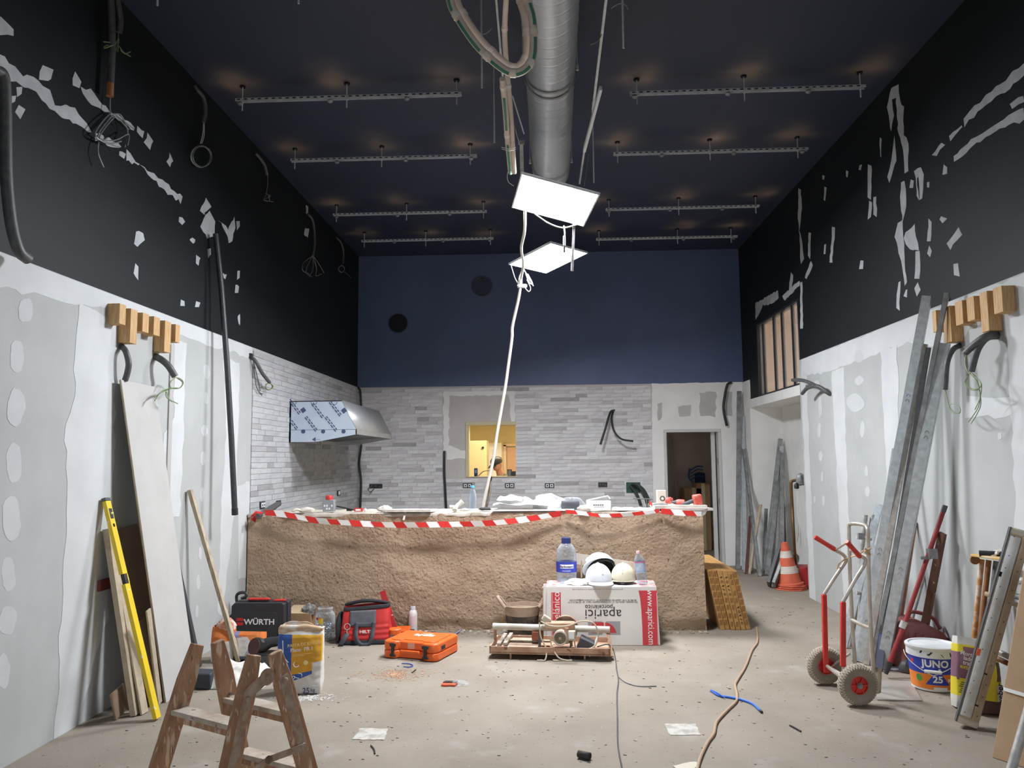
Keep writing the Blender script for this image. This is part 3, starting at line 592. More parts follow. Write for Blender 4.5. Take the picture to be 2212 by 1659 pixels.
# ---------------------------------------------------------------- insulated refrigerant pipes
M_INS = mat('cream_pipe_insulation', (226, 210, 196), .75, col2=(214, 198, 184), scale=6)
M_STRIPE = mat('green_print', (78, 138, 112), .8)
def ins_pipe(name, label, pts, r, stripe=None):
    P = smooth_path(pts, 8); g = G(); g.tube(P, r, 12); t = g.obj(name, M_INS, label=label, cat='pipe')
    for k in range(2, len(P)-2, 13):
        d_ = (P[k+1]-P[k]).normalized(); g = G(); g.tube([P[k]-d_*.014, P[k]+d_*.014], r+.003, 12); g.obj('tape_band', mat('cream_tape', (232, 222, 210), .5), t)
    if stripe:
        run = []
        for k in range(len(P)):
            if k % 13 in (1, 2, 3): 
                if len(run) > 1: _str(run, t)
                run = []; continue
            z = (P[min(k+1, len(P)-1)]-P[max(k-1, 0)]).normalized(); v = (O-P[k]).normalized(); s = z.cross(v).normalized(); v = s.cross(z).normalized()
            o = (v*.9+s*stripe).normalized(); run.append((P[k]+o*(r+.0015), z.cross(o).normalized()))
        if len(run) > 1: _str(run, t)
    return t
def _str(run, t):
    g = G(); vs = []
    for p, s in run: vs += [p-s*.008, p+s*.008]
    g.add(vs, [(2*i, 2*i+1, 2*i+3, 2*i+2) for i in range(len(run)-1)]); g.obj('green_stripe', M_STRIPE, t, solid=.001)
YI = 3.9
loop = [(960, -90), (972, 0), (990, 40), (1030, 98), (1075, 140), (1105, 157), (1130, 152), (1148, 130), (1153, 90), (1150, 40), (1140, 0), (1128, -70)]
ins_pipe('insulated_pipe', 'cream insulated pipe with green stripe, front strand of the hanging loop', [PY(x, y, YI-.04+.00*i) for i, (x, y) in enumerate(loop)], .021, .35)
loop2 = [(975, -90), (985, -5), (1003, 35), (1040, 88), (1083, 130), (1107, 146), (1122, 142), (1136, 122), (1139, 88), (1135, 40), (1124, 0), (1112, -70)]
ins_pipe('insulated_pipe', 'cream insulated pipe, rear strand of the loop hung in front of the duct', [PY(x, y, YI+.02) for x, y in loop2], .021)
YV = 4.7
ins_pipe('insulated_pipe', 'cream insulated pipe hanging down left of the duct with a green stripe', [PY(1085, 170, YV), PY(1092, 240, YV+.3), PY(1096, 300, YV+.6), PY(1103, 373, YV+.9)], .019, .1)
ins_pipe('insulated_pipe', 'narrow cream insulated pipe hanging beside the striped one', [PY(1094, -60, YV-.6), PY(1093, 0, YV-.4), PY(1090, 70, YV-.1), PY(1094, 140, YV+.1), PY(1103, 240, YV+.4), PY(1111, 373, YV+.9)], .017)
g = G()
for i in range(2): g.tube([PY(1083+i, 318+i*4, YV+.62), PY(1100, 322+i*4, YV+.62), PY(1114, 318+i*4, YV+.66)], .003, 6)
g.obj('pipe_tie', M_WIRE, label='thin wire tie round the two hanging insulated pipes', cat='wire')
# perforated strips and the white cable tray
def strip(label, p0, p1, w, t_, n, name='perforated_strip', mt=M_GALV):
    p0 = Vector(p0); p1 = Vector(p1); M = frame(p0, p1-p0, (O-p0)); L_ = (p1-p0).length
    t = thing(name, label, 'metal strip', p0.lerp(p1, .5))
    g = G(); g.box((-w*.5, 0, L_/2), (.002, t_, L_), M); g.box((w*.5, 0, L_/2), (.002, t_, L_), M); g.box((0, t_/2, L_/2), (w, .002, L_), M); pl = g.obj('plate', mt, t, smooth=False)
    g = G()
    for i in range(n): g.lathe([(.0001, .0), (w*.22, .0)], 8, M @ T(0, t_/2+.0022, L_*(i+.5)/n) @ RX(-math.pi/2))
    g.obj('holes', M_SHADE, pl, kind='stuff', smooth=False); return t
strip('perforated metal strip left of the duct, behind the insulated pipes', PY(1067, -60, 4.3), PY(1086, 165, 5.2), .024, .012, 34)
strip('perforated metal strip right of the duct, slanting to the lamps', PY(1316, -60, 4.3), PY(1280, 240, 5.5), .028, .014, 46)
p0, p1 = PY(1298, 190, 4.9), PY(1262, 325, 5.5); p2 = PY(1252, 395, 6.0)
t = thing('cable_tray', 'white metal tray section hanging right of the duct above the lamps', 'metal strip', p0.lerp(p1, .5))
g = G(); g.beam(p0, p1, .036, .02, (0, -1, .2)); g.obj('tray', mat('white_enamel', (212, 218, 220), .45, .2), t, bevel=.002)
g = G(); g.beam(p1, p2, .022, .012, (0, -1, .2)); g.obj('tail', M_STEEL, t)
M_ = frame(p0, p1-p0, (O-p0))
g = G()
for i, z in enumerate((.1, .24, .33)): g.box((.004*(-1)**i, .012, z), (.005, .001, .02), M_)
g.obj('pen_marks', M_PRINTB, t)
for pts, r, lab in (([(1320, 18, 4.4), (1338, 8, 4.4), (1352, 12, 4.4), (1356, 20, 4.4)], .003, 'loose wire end curling off the right perforated strip'), ([(1300, 74, 4.6), (1290, 90, 4.6), (1275, 97, 4.6)], .003, 'thin wire end sticking out left of the right strip'), ([(1064, 60, 4.5), (1050, 72, 4.5), (1033, 77, 4.5)], .003, 'thin wire end sticking out of the left strip')):
    g = G(); g.tube(smooth_path([PY(*q) for q in pts], 5), r, 6); g.obj('wire_end', M_ZINC, label=lab, cat='wire')
g = G(); g.tube(smooth_path([PY(1093, 190, 5.0), PY(1105, 250, 5.3), PY(1122, 310, 5.6)], 6), .003, 6); g.obj('thin_cable', M_ZINC, label='thin grey cable between the striped pipe and the lamp bracket', cat='cable')
g = G(); g.tube([PY(1107, 207, 5.6), PY(1132, 289, 6.2)], .0055, 6); g.obj('threaded_rod', M_RAIL, label='slanting rod left of the duct below the pipe loop', cat='rod')
g = G(); a = PY(1126, 308, 6.0); b_ = PY(1128, 378, 6.12); g.beam(a, b_, .03, .004, (0, -1, 0)); g.box(a, (.05, .02, .03)); g.obj('lamp_bracket', M_STEEL, label='bent sheet bracket holding the left end of the upper LED panel', cat='bracket', bevel=.001)
g = G(); g.tube(smooth_path([PY(1113, 330, 5.95), PY(1097, 372, 5.95), PY(1098, 392, 5.98), PY(1110, 402, 6.0)], 6), .003, 6); g.obj('thin_cable', M_WIRE, label='thin white wire looping at the left corner of the upper LED panel', cat='cable')
g = G(); g.tube([PY(1272, 330, 6.0), PY(1262, 402, 6.0)], .004, 6); g.obj('hanger_wire', M_ZINC, label='straight hanger wire behind the white tray, at the right corner of the upper lamp', cat='wire')
# ---------------------------------------------------------------- back wall: vent grille and round hole
c = PY(1042, 619, D)
t = thing('vent_grille', 'round louvred vent grille high on the navy back wall', 'vent', (c.x, D-.01, c.z))
M_VG = mat('navy_grille', (66, 74, 96), .5); g = G(); g.lathe([(.168, 0), (.168, -.016), (.15, -.02), (.142, -.012), (.142, 0)], 32, T(c.x, D, c.z) @ RX(-math.pi/2)); g.obj('frame', M_VG, t)
g = G(); g.lathe([(.145, .0), (.001, .0)], 32, T(c.x, D-.002, c.z) @ RX(-math.pi/2)); g.obj('backing', M_SHADE, t)
for i in range(13):
    z = -.12+.02*i; w = math.sqrt(.142**2-z*z); g = G(); g.box((c.x, D-.009, c.z+z), (2*w, .002, .014), None); o = g.obj('louvre', M_VG, t)
c = PY(860, 698, D)
t = thing('round_hole', 'round core-drilled hole with a dark plug in the navy back wall', 'hole', (c.x, D-.01, c.z))
g = G(); g.lathe([(.155, 0), (.157, -.006), (.147, -.006), (.145, 0)], 32, T(c.x, D, c.z) @ RX(-math.pi/2)); g.obj('rim', M_VG, t)
g = G(); g.lathe([(.147, -.002), (.001, -.002)], 32, T(c.x, D, c.z) @ RX(-math.pi/2)); g.obj('plug', mat('dark_hole', (24, 26, 34), .8), t)
# ---------------------------------------------------------------- conduits and wires on the walls
def cord(name, label, pts, r, mt=M_CONDUIT, cat='conduit', parent=None, n=14, k=8):
    g = G(); g.tube(smooth_path(pts, k), r, n); return g.obj(name, mt, parent, label, cat if parent is None else None)
def coil(parent, f, x, y, rx, ry, turns, mt, r=.004, nm='wire_coil'):
    g = G()
    for i in range(turns):
        a = R.uniform(0, 6); kx = R.uniform(.8, 1.05); ky = R.uniform(.8, 1.05); ox = R.uniform(-.12, .12)*rx; dd = .006+.008*i
        g.tube([f(x+ox+rx*kx*math.cos(a+j*math.pi/9), y+ry*ky*math.sin(a+j*math.pi/9), dd) for j in range(18)], r, 5, closed=True)
    return g.obj(nm, mt, parent)
def fan(parent, f, pts, mt, r=.004, nm='wire_strands'):
    g = G()
    for q in pts: g.tube(smooth_path([f(x, y, .02+.012*(i % 5)) for i, (x, y) in enumerate(q)], 5), r, 5)
    return g.obj(nm, mt, parent)
LW = lambda x, y, d=.03: PX(x, y, XL+d)
LU = lambda x, y, d=.03: PX(x, y, XL+d)
RW = lambda x, y, d=.03: PX(x, y, XR-d)
BW = lambda x, y, d=.03: PY(x, y, D-d)
cord('corrugated_conduit', 'thick grey corrugated conduit curving down the black left wall to a taped end', [LU(-10, 150, .04), LU(8, 168, .05), LU(12, 250, .05), LU(14, 380, .06), LU(24, 480, .08), LU(40, 540, .1), LU(60, 560, .1)], .03)
t = thing('wire_drop', 'two dark conduits dropping down the black left wall into a wire tangle', 'cable', LU(238, 120, 0))
cord('conduit', None, [LU(232, -40, .05), LU(240, 10, .05), LU(242, 100, .05), LU(239, 180, .05), LU(238, 208, .05)], .022, M_CONDUIT, parent=t)
cord('conduit', None, [LU(246, -40, .05), LU(256, 15, .06), LU(260, 45, .06), LU(257, 70, .05)], .02, M_CONDUIT, parent=t)
cord('copper_end', None, [LU(238, 180, .05), LU(237, 208, .05)], .0225, mat('copper_brown', (150, 96, 62), .5), parent=t)
fan(t, LU, [[(256, 70), (254, 86), (246, 92), (224, 90)], [(256, 78), (250, 95), (230, 98), (226, 104), (248, 96)], [(256, 84), (250, 110), (246, 122)], [(257, 84), (254, 112)], [(258, 100), (266, 112), (282, 122)], [(260, 108), (270, 116), (282, 112)]], M_GWIRE)
fan(t, LU, [[(238, 208), (238, 240), (246, 248), (262, 262), (278, 280)], [(240, 244), (222, 262), (206, 290), (222, 306), (258, 318)], [(244, 248), (218, 280), (210, 298)], [(250, 250), (228, 275), (215, 300), (240, 310), (262, 305)], [(252, 250), (278, 270), (290, 278)], [(244, 246), (262, 250), (276, 285), (270, 318)], [(214, 300), (212, 330), (224, 362)], [(206, 292), (226, 303), (252, 302), (278, 290), (276, 314)]], M_ZINC, .0045)
t = thing('wire_drop', 'short conduit with a neat round wire coil on the black left wall', 'cable', LU(430, 250, 0))
cord('conduit', None, [LU(421, 185, .02), LU(428, 196, .04), LU(440, 212, .05), LU(444, 240, .05), LU(440, 264, .04)], .016, parent=t); fan(t, LU, [[(440, 264), (438, 290), (433, 310)], [(441, 264), (441, 292), (436, 310)]], M_WIRE)
coil(t, LU, 434, 338, 22, 26, 6, M_ZINC)
t = thing('wire_drop', 'short conduit ending in a small knot of wire, third along the black left wall', 'cable', LU(566, 380, 0))
cord('conduit', None, [LU(552, 331, .02), LU(562, 342, .04), LU(572, 358, .05), LU(577, 378, .05)], .016, parent=t); fan(t, LU, [[(578, 378), (578, 400), (575, 418)], [(574, 418), (584, 424), (570, 432), (590, 436)], [(576, 420), (570, 432), (582, 434), (580, 422)]], M_ZINC)
t = thing('wire_drop', 'fourth wire drop on the black left wall, ending in a wide loose fan', 'cable', LU(676, 500, 0))
cord('conduit', None, [LU(665, 462, .02), LU(676, 478, .04), LU(680, 520, .05), LU(676, 552, .05)], .014, parent=t)
fan(t, LU, [[(676, 552), (656, 568), (654, 584), (668, 592)], [(676, 552), (664, 575), (662, 590), (674, 598)], [(676, 552), (676, 580), (668, 598)], [(676, 552), (690, 572), (700, 590)], [(676, 552), (684, 580), (682, 596), (694, 592)]], M_ZINC)
t = thing('wire_drop', 'farthest wire drop on the black left wall with one tiny coil', 'cable', LU(738, 540, 0))
cord('conduit', None, [LU(727, 513, .02), LU(737, 525, .04), LU(742, 545, .05), LU(741, 570, .05)], .012, parent=t); coil(t, LU, 738, 581, 7, 8, 4, M_ZINC, .0035); fan(t, LU, [[(741, 585), (750, 592), (758, 600)]], M_ZINC)
g = G(); g.tube([LU(466, 505, .05), LU(478, 620, .09), LU(490, 780, .14), LU(500, 950, .19), LU(507, 1100, .23)], .024, 10); o = g.obj('black_conduit', mat('black_ribbed_conduit', (44, 45, 48), .45, col2=(58, 59, 62), scale=40), label='long straight black conduit hanging down the left wall', cat='conduit')
g = G(); g.tube([LU(507, 1098, .23), LU(507.5, 1112, .23)], .027, 10); g.obj('end_collar', M_BLACK, o)
cord('grey_conduit', 'short grey conduit bowed above the leaning plasterboard, left wall', [LW(263, 748, .01), LW(272, 760, .06), LW(278, 785, .08), LW(275, 806, .07), LW(270, 822, .05)], .02)
t = thing('conduit_with_wires', 'grey conduit under the left wooden sconce with a loop of green wire', 'conduit', LW(340, 775, 0))
cord('conduit', None, [LW(335, 770, .0), LW(350, 778, .07), LW(365, 792, .12), LW(378, 813, .15)], .025, parent=t)
fan(t, lambda x, y, d: LW(x, y, d+.1), [[(376, 815), (390, 818), (396, 828), (388, 838), (374, 838), (352, 846), (334, 858)], [(378, 816), (368, 826), (370, 838), (388, 838), (394, 826), (382, 816)], [(372, 838), (350, 845), (334, 866)], [(360, 846), (366, 862), (384, 872)], [(358, 846), (360, 858), (372, 868)]], M_GWIRE)
t = thing('conduit_with_wires', 'grey conduit with a pale wire loop at the edge of the left tiles', 'conduit', LW(545, 775, 0))
cord('conduit', None, [LW(541, 772, .0), LW(552, 780, .05), LW(566, 805, .09), LW(582, 826, .1)], .018, parent=t); coil(t, lambda x, y, d: LW(x, y, d+.08), 581, 835, 8, 8, 3, M_GWIRE)
fan(t, LW, [[(548, 782), (556, 815), (562, 845)], [(549, 785), (552, 830), (566, 855)]], M_CONDUIT, .004)
g = G(); p = LW(542, 769, .01); g.box(p, (.02, .05, .05)); g.obj('junction_plug', M_BLACK, t)
for pts, lab in (([(1712, 821, .16), (1735, 822, .15), (1762, 833, .1), (1782, 845, .05), (1793, 852, 0)], 'upper grey conduit poking out of the right wall by the recess'), ([(1733, 850, .14), (1745, 838, .13), (1765, 834, .1), (1785, 845, .04), (1795, 852, 0)], 'lower grey conduit poking out of the right wall by the recess')):
    cord('grey_conduit', lab, [RW(*q) for q in pts], .02)
t = thing('conduit_with_wires', 'grey conduit bending down from the right wooden sconce, nearer the profiles', 'conduit', RW(2060, 790, 0))
cord('conduit', None, [RW(2074, 746, .0), RW(2058, 756, .08), RW(2046, 785, .13), RW(2041, 842, .15)], .019, parent=t)
fan(t, lambda x, y, d: RW(x, y, d+.12), [[(2042, 842), (2047, 862), (2052, 880), (2064, 892), (2074, 890), (2072, 878), (2058, 872), (2050, 880), (2058, 892), (2074, 892)]], M_GWIRE, .003)
t = thing('conduit_with_wires', 'pair of conduits with a hanging green wire tangle below the right wooden sconce', 'conduit', RW(2120, 770, 0))
cord('conduit', None, [RW(2156, 724, .0), RW(2135, 724, .09), RW(2112, 738, .14), RW(2086, 762, .17)], .022, parent=t); cord('conduit', None, [RW(2156, 726, .0), RW(2132, 730, .08), RW(2112, 755, .13), RW(2098, 802, .15)], .022, parent=t)
fan(t, lambda x, y, d: RW(x, y, d+.12), [[(2087, 762), (2085, 785), (2092, 805), (2108, 815), (2120, 830), (2117, 860), (2106, 885)], [(2098, 802), (2090, 815), (2086, 828), (2100, 840), (2116, 838), (2118, 826), (2100, 806)], [(2098, 804), (2110, 818), (2117, 850), (2113, 880), (2092, 912)], [(2096, 806), (2112, 828), (2119, 870), (2110, 895), (2098, 915)], [(2092, 812), (2084, 826), (2098, 842), (2114, 842)]], M_GWIRE, .003)
cord('black_cable', 'thick black cable down the corner between the two tiled walls', [BW(765, 832, .06), BW(774, 838, .07), BW(779, 855, .08), BW(781, 950, .07), BW(776, 1000, .06), BW(780, 1040, .06), BW(778, 1098, .06)], .017, M_BLACK, 'cable')
cord('black_cable', 'black cable hanging down the tiles left of the hatch', [BW(960, 974, .02), BW(960, 1020, .04), BW(962, 1060, .05), BW(964, 1100, .05)], .017, M_BLACK, 'cable')
t = thing('black_cable', 'two black cable ends forking from one point on the back tiles', 'cable', BW(1325, 890, 0))
cord('cable_end', None, [BW(1327, 886, .0), BW(1318, 892, .12), BW(1308, 925, .2), BW(1297, 960, .24)], .017, M_BLACK, parent=t)
cord('cable_end', None, [BW(1325, 887, .0), BW(1321, 905, .1), BW(1326, 930, .18), BW(1342, 948, .22), BW(1368, 953, .24)], .014, M_BLACK, parent=t)
cord('black_conduit', 'curved black conduit on the white wall above the right jamb of the doorway', [BW(1580, 826, .03), BW(1571, 832, .05), BW(1565, 860, .06), BW(1563, 885, .06), BW(1570, 920, .05)], .02, M_BLACK)
# ---------------------------------------------------------------- sockets
def socket(label, x, y, kind, wall='b', w=20, h=10):
    f = BW if wall == 'b' else LW
    c = f(x, y, .014); sgn = 1
    M = (T(*c) if wall == 'b' else T(*c) @ RZ(math.pi/2)) ; pxm = F/(c-O).y
    W_ = w/pxm; H_ = h/pxm
    if wall == 'l': W_ = abs(LW(x+w/2, y).y-LW(x-w/2, y).y)
    t = thing('wall_socket', label, 'socket', c)
    g = G(); g.box((0, -.004, 0), (W_, .014, H_), M); bx = g.obj('back_box', M_BLACK, t, bevel=.002)
    if kind == 'two':
        for s in (-1, 1):
            g = G(); g.box((s*W_*.23, -.013, 0), (W_*.34, .006, H_*.68), M); iv = g.obj('insert', M_PFR, t, bevel=.002)
            g = G(); g.cyl(M @ Vector((s*W_*.23, -.0165, 0)), M @ Vector((s*W_*.23, -.018, 0)), W_*.08, 12); g.obj('outlet', M_SHADE, iv)
    elif kind == 'one': g = G(); g.box((0, -.013, 0), (W_*.5, .006, H_*.68), M); g.obj('insert', M_PFR, t, bevel=.002)
    else:
        g = G()
        for s in (-1, 0, 1): g.box((s*W_*.3, -.012, R.uniform(-.01, .01)), (W_*.16, .004, H_*.4), M)
        g.obj('clip', M_CONDUIT, t)
    return t
socket('double socket on the back tiles directly below the hatch', 1010, 1049, 'two')
socket('double socket on the back tiles right of the hatch edge', 1101, 1049, 'two')
socket('double socket on the back tiles, third from the left', 1187, 1049, 'two')
socket('open black junction box left of the green box on the back tiles', 1302, 1047, 'open', w=19)
t = socket('triple black box with a loose cable at the left end of the back tiles', 812, 1050, 'open', w=28, h=9)
cord('cable', None, [BW(803, 1051, .03), BW(795, 1056, .08), BW(800, 1063, .1), BW(808, 1056, .05)], .006, M_CONDUIT, parent=t)
socket('double socket low on the left tiles near the tape', 566, 1091, 'two', 'l', 10, 15); socket('single socket on the left tiles below the hood', 731, 1065, 'one', 'l', 6, 11); socket('open box with the thick grey conduit low on the left tiles', 601, 1087, 'open', 'l', 8, 12)
c = BW(1368, 1053, .015)
t = thing('junction_box', 'green junction box with thick dark conduits at the right end of the tiles', 'box', c)
g = G(); g.box(c, (.21, .03, .155)); g.obj('box', mat('green_plastic', (52, 92, 72), .5, col2=(40, 70, 56), scale=25), t, bevel=.004)
for q in ([(1362, 1050, .04), (1372, 1062, .12), (1380, 1078, .14), (1384, 1092, .14)], [(1368, 1048, .04), (1380, 1052, .13), (1392, 1068, .15), (1398, 1088, .16)], [(1366, 1046, .04), (1374, 1046, .12), (1390, 1058, .15), (1402, 1080, .16)]):
    cord('conduit', None, [BW(*k) for k in q], .022, mat('dark_green_conduit', (48, 60, 56), .5), parent=t)
cord('grey_conduit', 'thick grey conduit sticking out of the left tiles over the taped counter end', [LW(603, 1087, .0), PY(590, 1094, 7.9), PY(572, 1105, 7.6), PY(556, 1115, 7.42)], .026)
g = G(); g.tube(smooth_path([PY(1062, 1032, 11.99), PY(1061, 1031, 11.9), PY(1060, 1043, 11.84), PY(1057, 1070, 11.2), PY(1050, 1099, 10.0)], 6), .014, 8); g.obj('black_cable', M_BLACK, label='dark cable hanging from the hatch sill down behind the counter', cat='cable')
# ---------------------------------------------------------------- wooden block sconces
def sconce(label, wall, X, blocks, side):
    s = 1 if wall == 'l' else -1
    q = [PX(*b[:2], X) for b in blocks]
    t = thing('wooden_block_sconce', label, 'wall lamp', q[2], 'wooden block sconces on the side walls')
    for x0, y0, x1, y1, dep in blocks:
        a = PX(x0, y0, X+s*dep); b_ = PX(x1, y1, X+s*dep)
        g = G(); g.span((X+s*.001, a.y, b_.z), (X+s*dep, b_.y, a.z)); g.obj('block', M_WOOD, t, bevel=.002)
    return t
sconce('cluster of raw wooden blocks fixed high on the left wall', 'l', XL, [(259, 655, 271, 703, .085), (283, 666, 295, 744, .085), (309, 675, 321, 720, .085), (333, 683, 345, 727, .085), (357, 692, 368, 763, .085), (380, 700, 388, 741, .085)], 1)
sconce('cluster of raw wooden blocks fixed high on the right wall, two conduits under it', 'r', XR, [(2013, 673, 2024, 716, .085), (2036, 666, 2056, 738, .085), (2062, 654, 2081, 699, .085), (2087, 645, 2106, 690, .085), (2115, 634, 2137, 714, .085), (2144, 624, 2167, 673, .085)], 1)
g = G(); a = LW(372, 745, .004); b_ = LW(366, 1075, .004); g.span((XL, a.y-.03, b_.z-.1), (XL+.012, a.y+.03, a.z)); g.obj('wall_batten', mat('grey_strip', (176, 174, 172), .7), label='narrow grey strip on the left wall below the wooden sconce', cat='strip', bevel=.002)
# ---------------------------------------------------------------- extractor hood
hz0 = LW(622, 955, 0).z; hz1 = LW(622, 866, 0).z; hy0 = LW(622, 955, 0).y
p_fb = PY(770, 938, hy0); dep = p_fb.x-XL
p_far = PX(845, 945, XL+dep); hy1 = min(p_far.y, D-.25)
p_ft = PY(738, 866, hy0); dt = p_ft.x-XL; lip = PY(770, 927, hy0).z
t = thing('extractor_hood', 'stainless extractor hood with blue printed film on the left tiled wall', 'hood', (XL, (hy0+hy1)/2, hz0))
M_FILM = mat('blue_white_film', (186, 198, 214), .35, .15, col2=(198, 208, 220), scale=4); M_INOX = mat('stainless_steel', (196, 196, 196), .38, .6, col2=(186, 186, 186), scale=3)
zb = p_fb.z
prof = [(XL+.015, hz0), (XL+dep*.42, hz0), (XL+dep, zb), (XL+dep, lip), (XL+dt, hz1), (XL+.015, hz1)]
def hp(y): return [(x, y, z) for x, z in prof]
g = G(); th_ = .012
g.prism([(x, z) for x, z in prof], 0, th_, Matrix(((1, 0, 0, 0), (0, 0, -1, hy0+th_), (0, 1, 0, 0), (0, 0, 0, 1)))); sp_ = g.obj('side_panel', M_FILM, t, label='side panel in blue printed film')
g = G(); g.prism([(x, z) for x, z in prof], 0, th_, Matrix(((1, 0, 0, 0), (0, 0, -1, hy1), (0, 1, 0, 0), (0, 0, 0, 1)))); g.obj('side_panel', M_INOX, t)
g = G(); a, b_ = prof[3], prof[4]; g.add([(a[0], hy0, a[1]), (a[0], hy1, a[1]), (b_[0], hy1, b_[1]), (b_[0], hy0, b_[1])], [(0, 1, 2, 3)]); g.obj('front_panel', M_INOX, t, solid=.006)
g = G(); g.span((XL+dep-.01, hy0, zb), (XL+dep, hy1, lip)); g.obj('front_lip', M_INOX, t)
g = G(); g.span((XL+.015, hy0, hz1-.01), (XL+dt, hy1, hz1)); g.obj('top_panel', M_INOX, t)
g = G(); g.span((XL+.015, hy0, hz0), (XL+.03, hy1, hz1)); g.obj('back_panel', M_INOX, t)
g = G(); g.add([(XL+.03, hy0+.02, hz0+.05), (XL+.03, hy1-.02, hz0+.05), (XL+dep-.02, hy1-.02, zb+.03), (XL+dep-.02, hy0+.02, zb+.03)], [(0, 1, 2, 3)]); g.obj('filter', mat('dark_filter', (96, 98, 102), .4, .6), t, solid=.01)
g = G(); g.span((XL+.015, hy0-.001, lip-.004), (XL+dep, hy0, lip)); g.obj('fold_line', M_CONDUIT, sp_)
MF = Matrix(((1, 0, 0, 0), (0, 0, 1, 0), (0, 1, 0, 0), (0, 0, 0, 1)))
M_PRN = mat('blue_grey_print', (70, 78, 112), .6)
fm = lambda x, y: T(*PY(x, y, hy0-.002)) @ RX(math.pi/2) @ RZ(math.radians(-52))
for x, y in ((640, 880), (690, 888), (728, 884), (634, 913), (676, 917), (719, 917)):
    g = G()
    for k in range(2):
        n_ = 5 if k == 0 else 4; u = -.12
        for i in range(n_):
            l = .03+.012*((i*3+k) % 3); g.box((u+l/2, -.022*k, 0), (l, .011, .0008), fm(x, y)); u += l+.012
    g.obj('film_print', M_PRN, sp_, kind='stuff', smooth=False)
g = G()
for x, y in ((655, 886), (743, 887)): g.box((0, 0, 0), (.05, .05, .001), fm(x, y))
for x, y in ((655, 932), (698, 932), (742, 932)): g.lathe([(.001, 0), (.024, 0)], 12, T(*PY(x, y, hy0-.002)) @ RX(math.pi/2))
for x in (634, 678, 722):
    g.lathe([(.03, 0), (.036, 0)], 14, T(*PY(x, 868, hy0-.002)) @ RX(math.pi/2), a0=math.pi, a1=2*math.pi)
a = PY(692, 949, hy0-.002); b_ = PY(676, 949, hy0-.002); g.box((a+b_)/2, ((a-b_).x, .001, .004)); g.obj('film_marks', M_PRN, sp_, kind='stuff', smooth=False)
g = G(); g.prism([(0, 0), (.04, .025), (.04, -.025)], 0, .001, T(*PY(674, 949, hy0-.002)) @ RX(math.pi/2)); g.obj('arrow', M_PRN, sp_)
g = G(); p = LW(694, 962, .05); g.cyl(p, p+Vector((0, 0, .05)), .014, 8); g.obj('drain_stub', M_WHITE, t)
# ---------------------------------------------------------------- the rough counter
YC = 7.5; cx1 = PY(1521, 1200, YC).x; ZT = PY(1400, 1106, YC).z
M_MUD = mat('rough_render', (188, 164, 138), .95, col2=(158, 134, 110), scale=2.2, detail=9, lo=.3, hi=.72, bump=.9, bscale=38, bdist=.02,
            speck=[((112, 92, 72), 30, .64, .08), ((206, 192, 172), 55, .70, .05), ((98, 80, 62), 75, .68, .05)])
def mud(u, v):
    x = XL+.014+(cx1-XL-.014)*u; z = ZT*v
    n = mnoise.noise(Vector((x*2.1, z*2.6, 3)))*.03+mnoise.noise(Vector((x*7, z*8, 9)))*.012+mnoise.noise(Vector((x*24, z*24, 5)))*.006
    lowb = .03*max(0, 1-v/.10)*(1+mnoise.noise(Vector((x*6, 0, 1)))) if v < .10 else 0
    return Vector((x, YC+n*.8+lowb+.012*math.sin(v*9+u*3), z))
g = G(); nu, nv = 230, 66; g.grid(mud, nu, nv)
fr = len(g.v); g.add([(XL+.014, YC+.03, 0), (cx1, YC+.03, 0), (cx1, YC+.55, 0), (XL, YC+.55, 0), (XL, YC+.03, ZT-.004), (cx1, YC+.03, ZT-.004), (cx1, YC+.55, ZT-.004), (XL, YC+.55, ZT-.004)], [(0, 1, 5, 4), (1, 2, 6, 5), (2, 3, 7, 6), (3, 0, 4, 7)])
counter = thing('bar_counter', 'rough rendered brown bar counter across the room with a dusty top', 'counter', ((XL+cx1)/2, YC+.28, 0))
g.obj('rough_front', M_MUD, counter, ang=3)
M_DUST = mat('dusty_top', (206, 198, 186), .9, col2=(172, 160, 144), scale=7, bump=.6, bscale=40, bdist=.01)
def top(u, v):
    x = XL+.014+(cx1-XL-.014)*u; e = mnoise.noise(Vector((x*9, 2, 0)))*.014
    return Vector((x, YC-.012+e*(1-v)+.6*v, ZT+.006+.008*mnoise.noise(Vector((x*8, v*6, 4)))))
g = G(); g.grid(top, 190, 10); k = len(g.v); n_ = 191
g.add([p+Vector((0, .004, -.03-.012*abs(mnoise.noise(p*11)))) for p in g.v[:n_]], [])
g.f += [(k+i, k+i+1, i+1, i) for i in range(190)]; g.mi += [0]*190
g.obj('dusty_slab', M_DUST, counter, ang=3)
g = G(); g.span((cx1-.004, YC+.02, 0), (cx1+.006, YC+.56, ZT)); g.obj('end_face', M_MUD, counter, smooth=False)
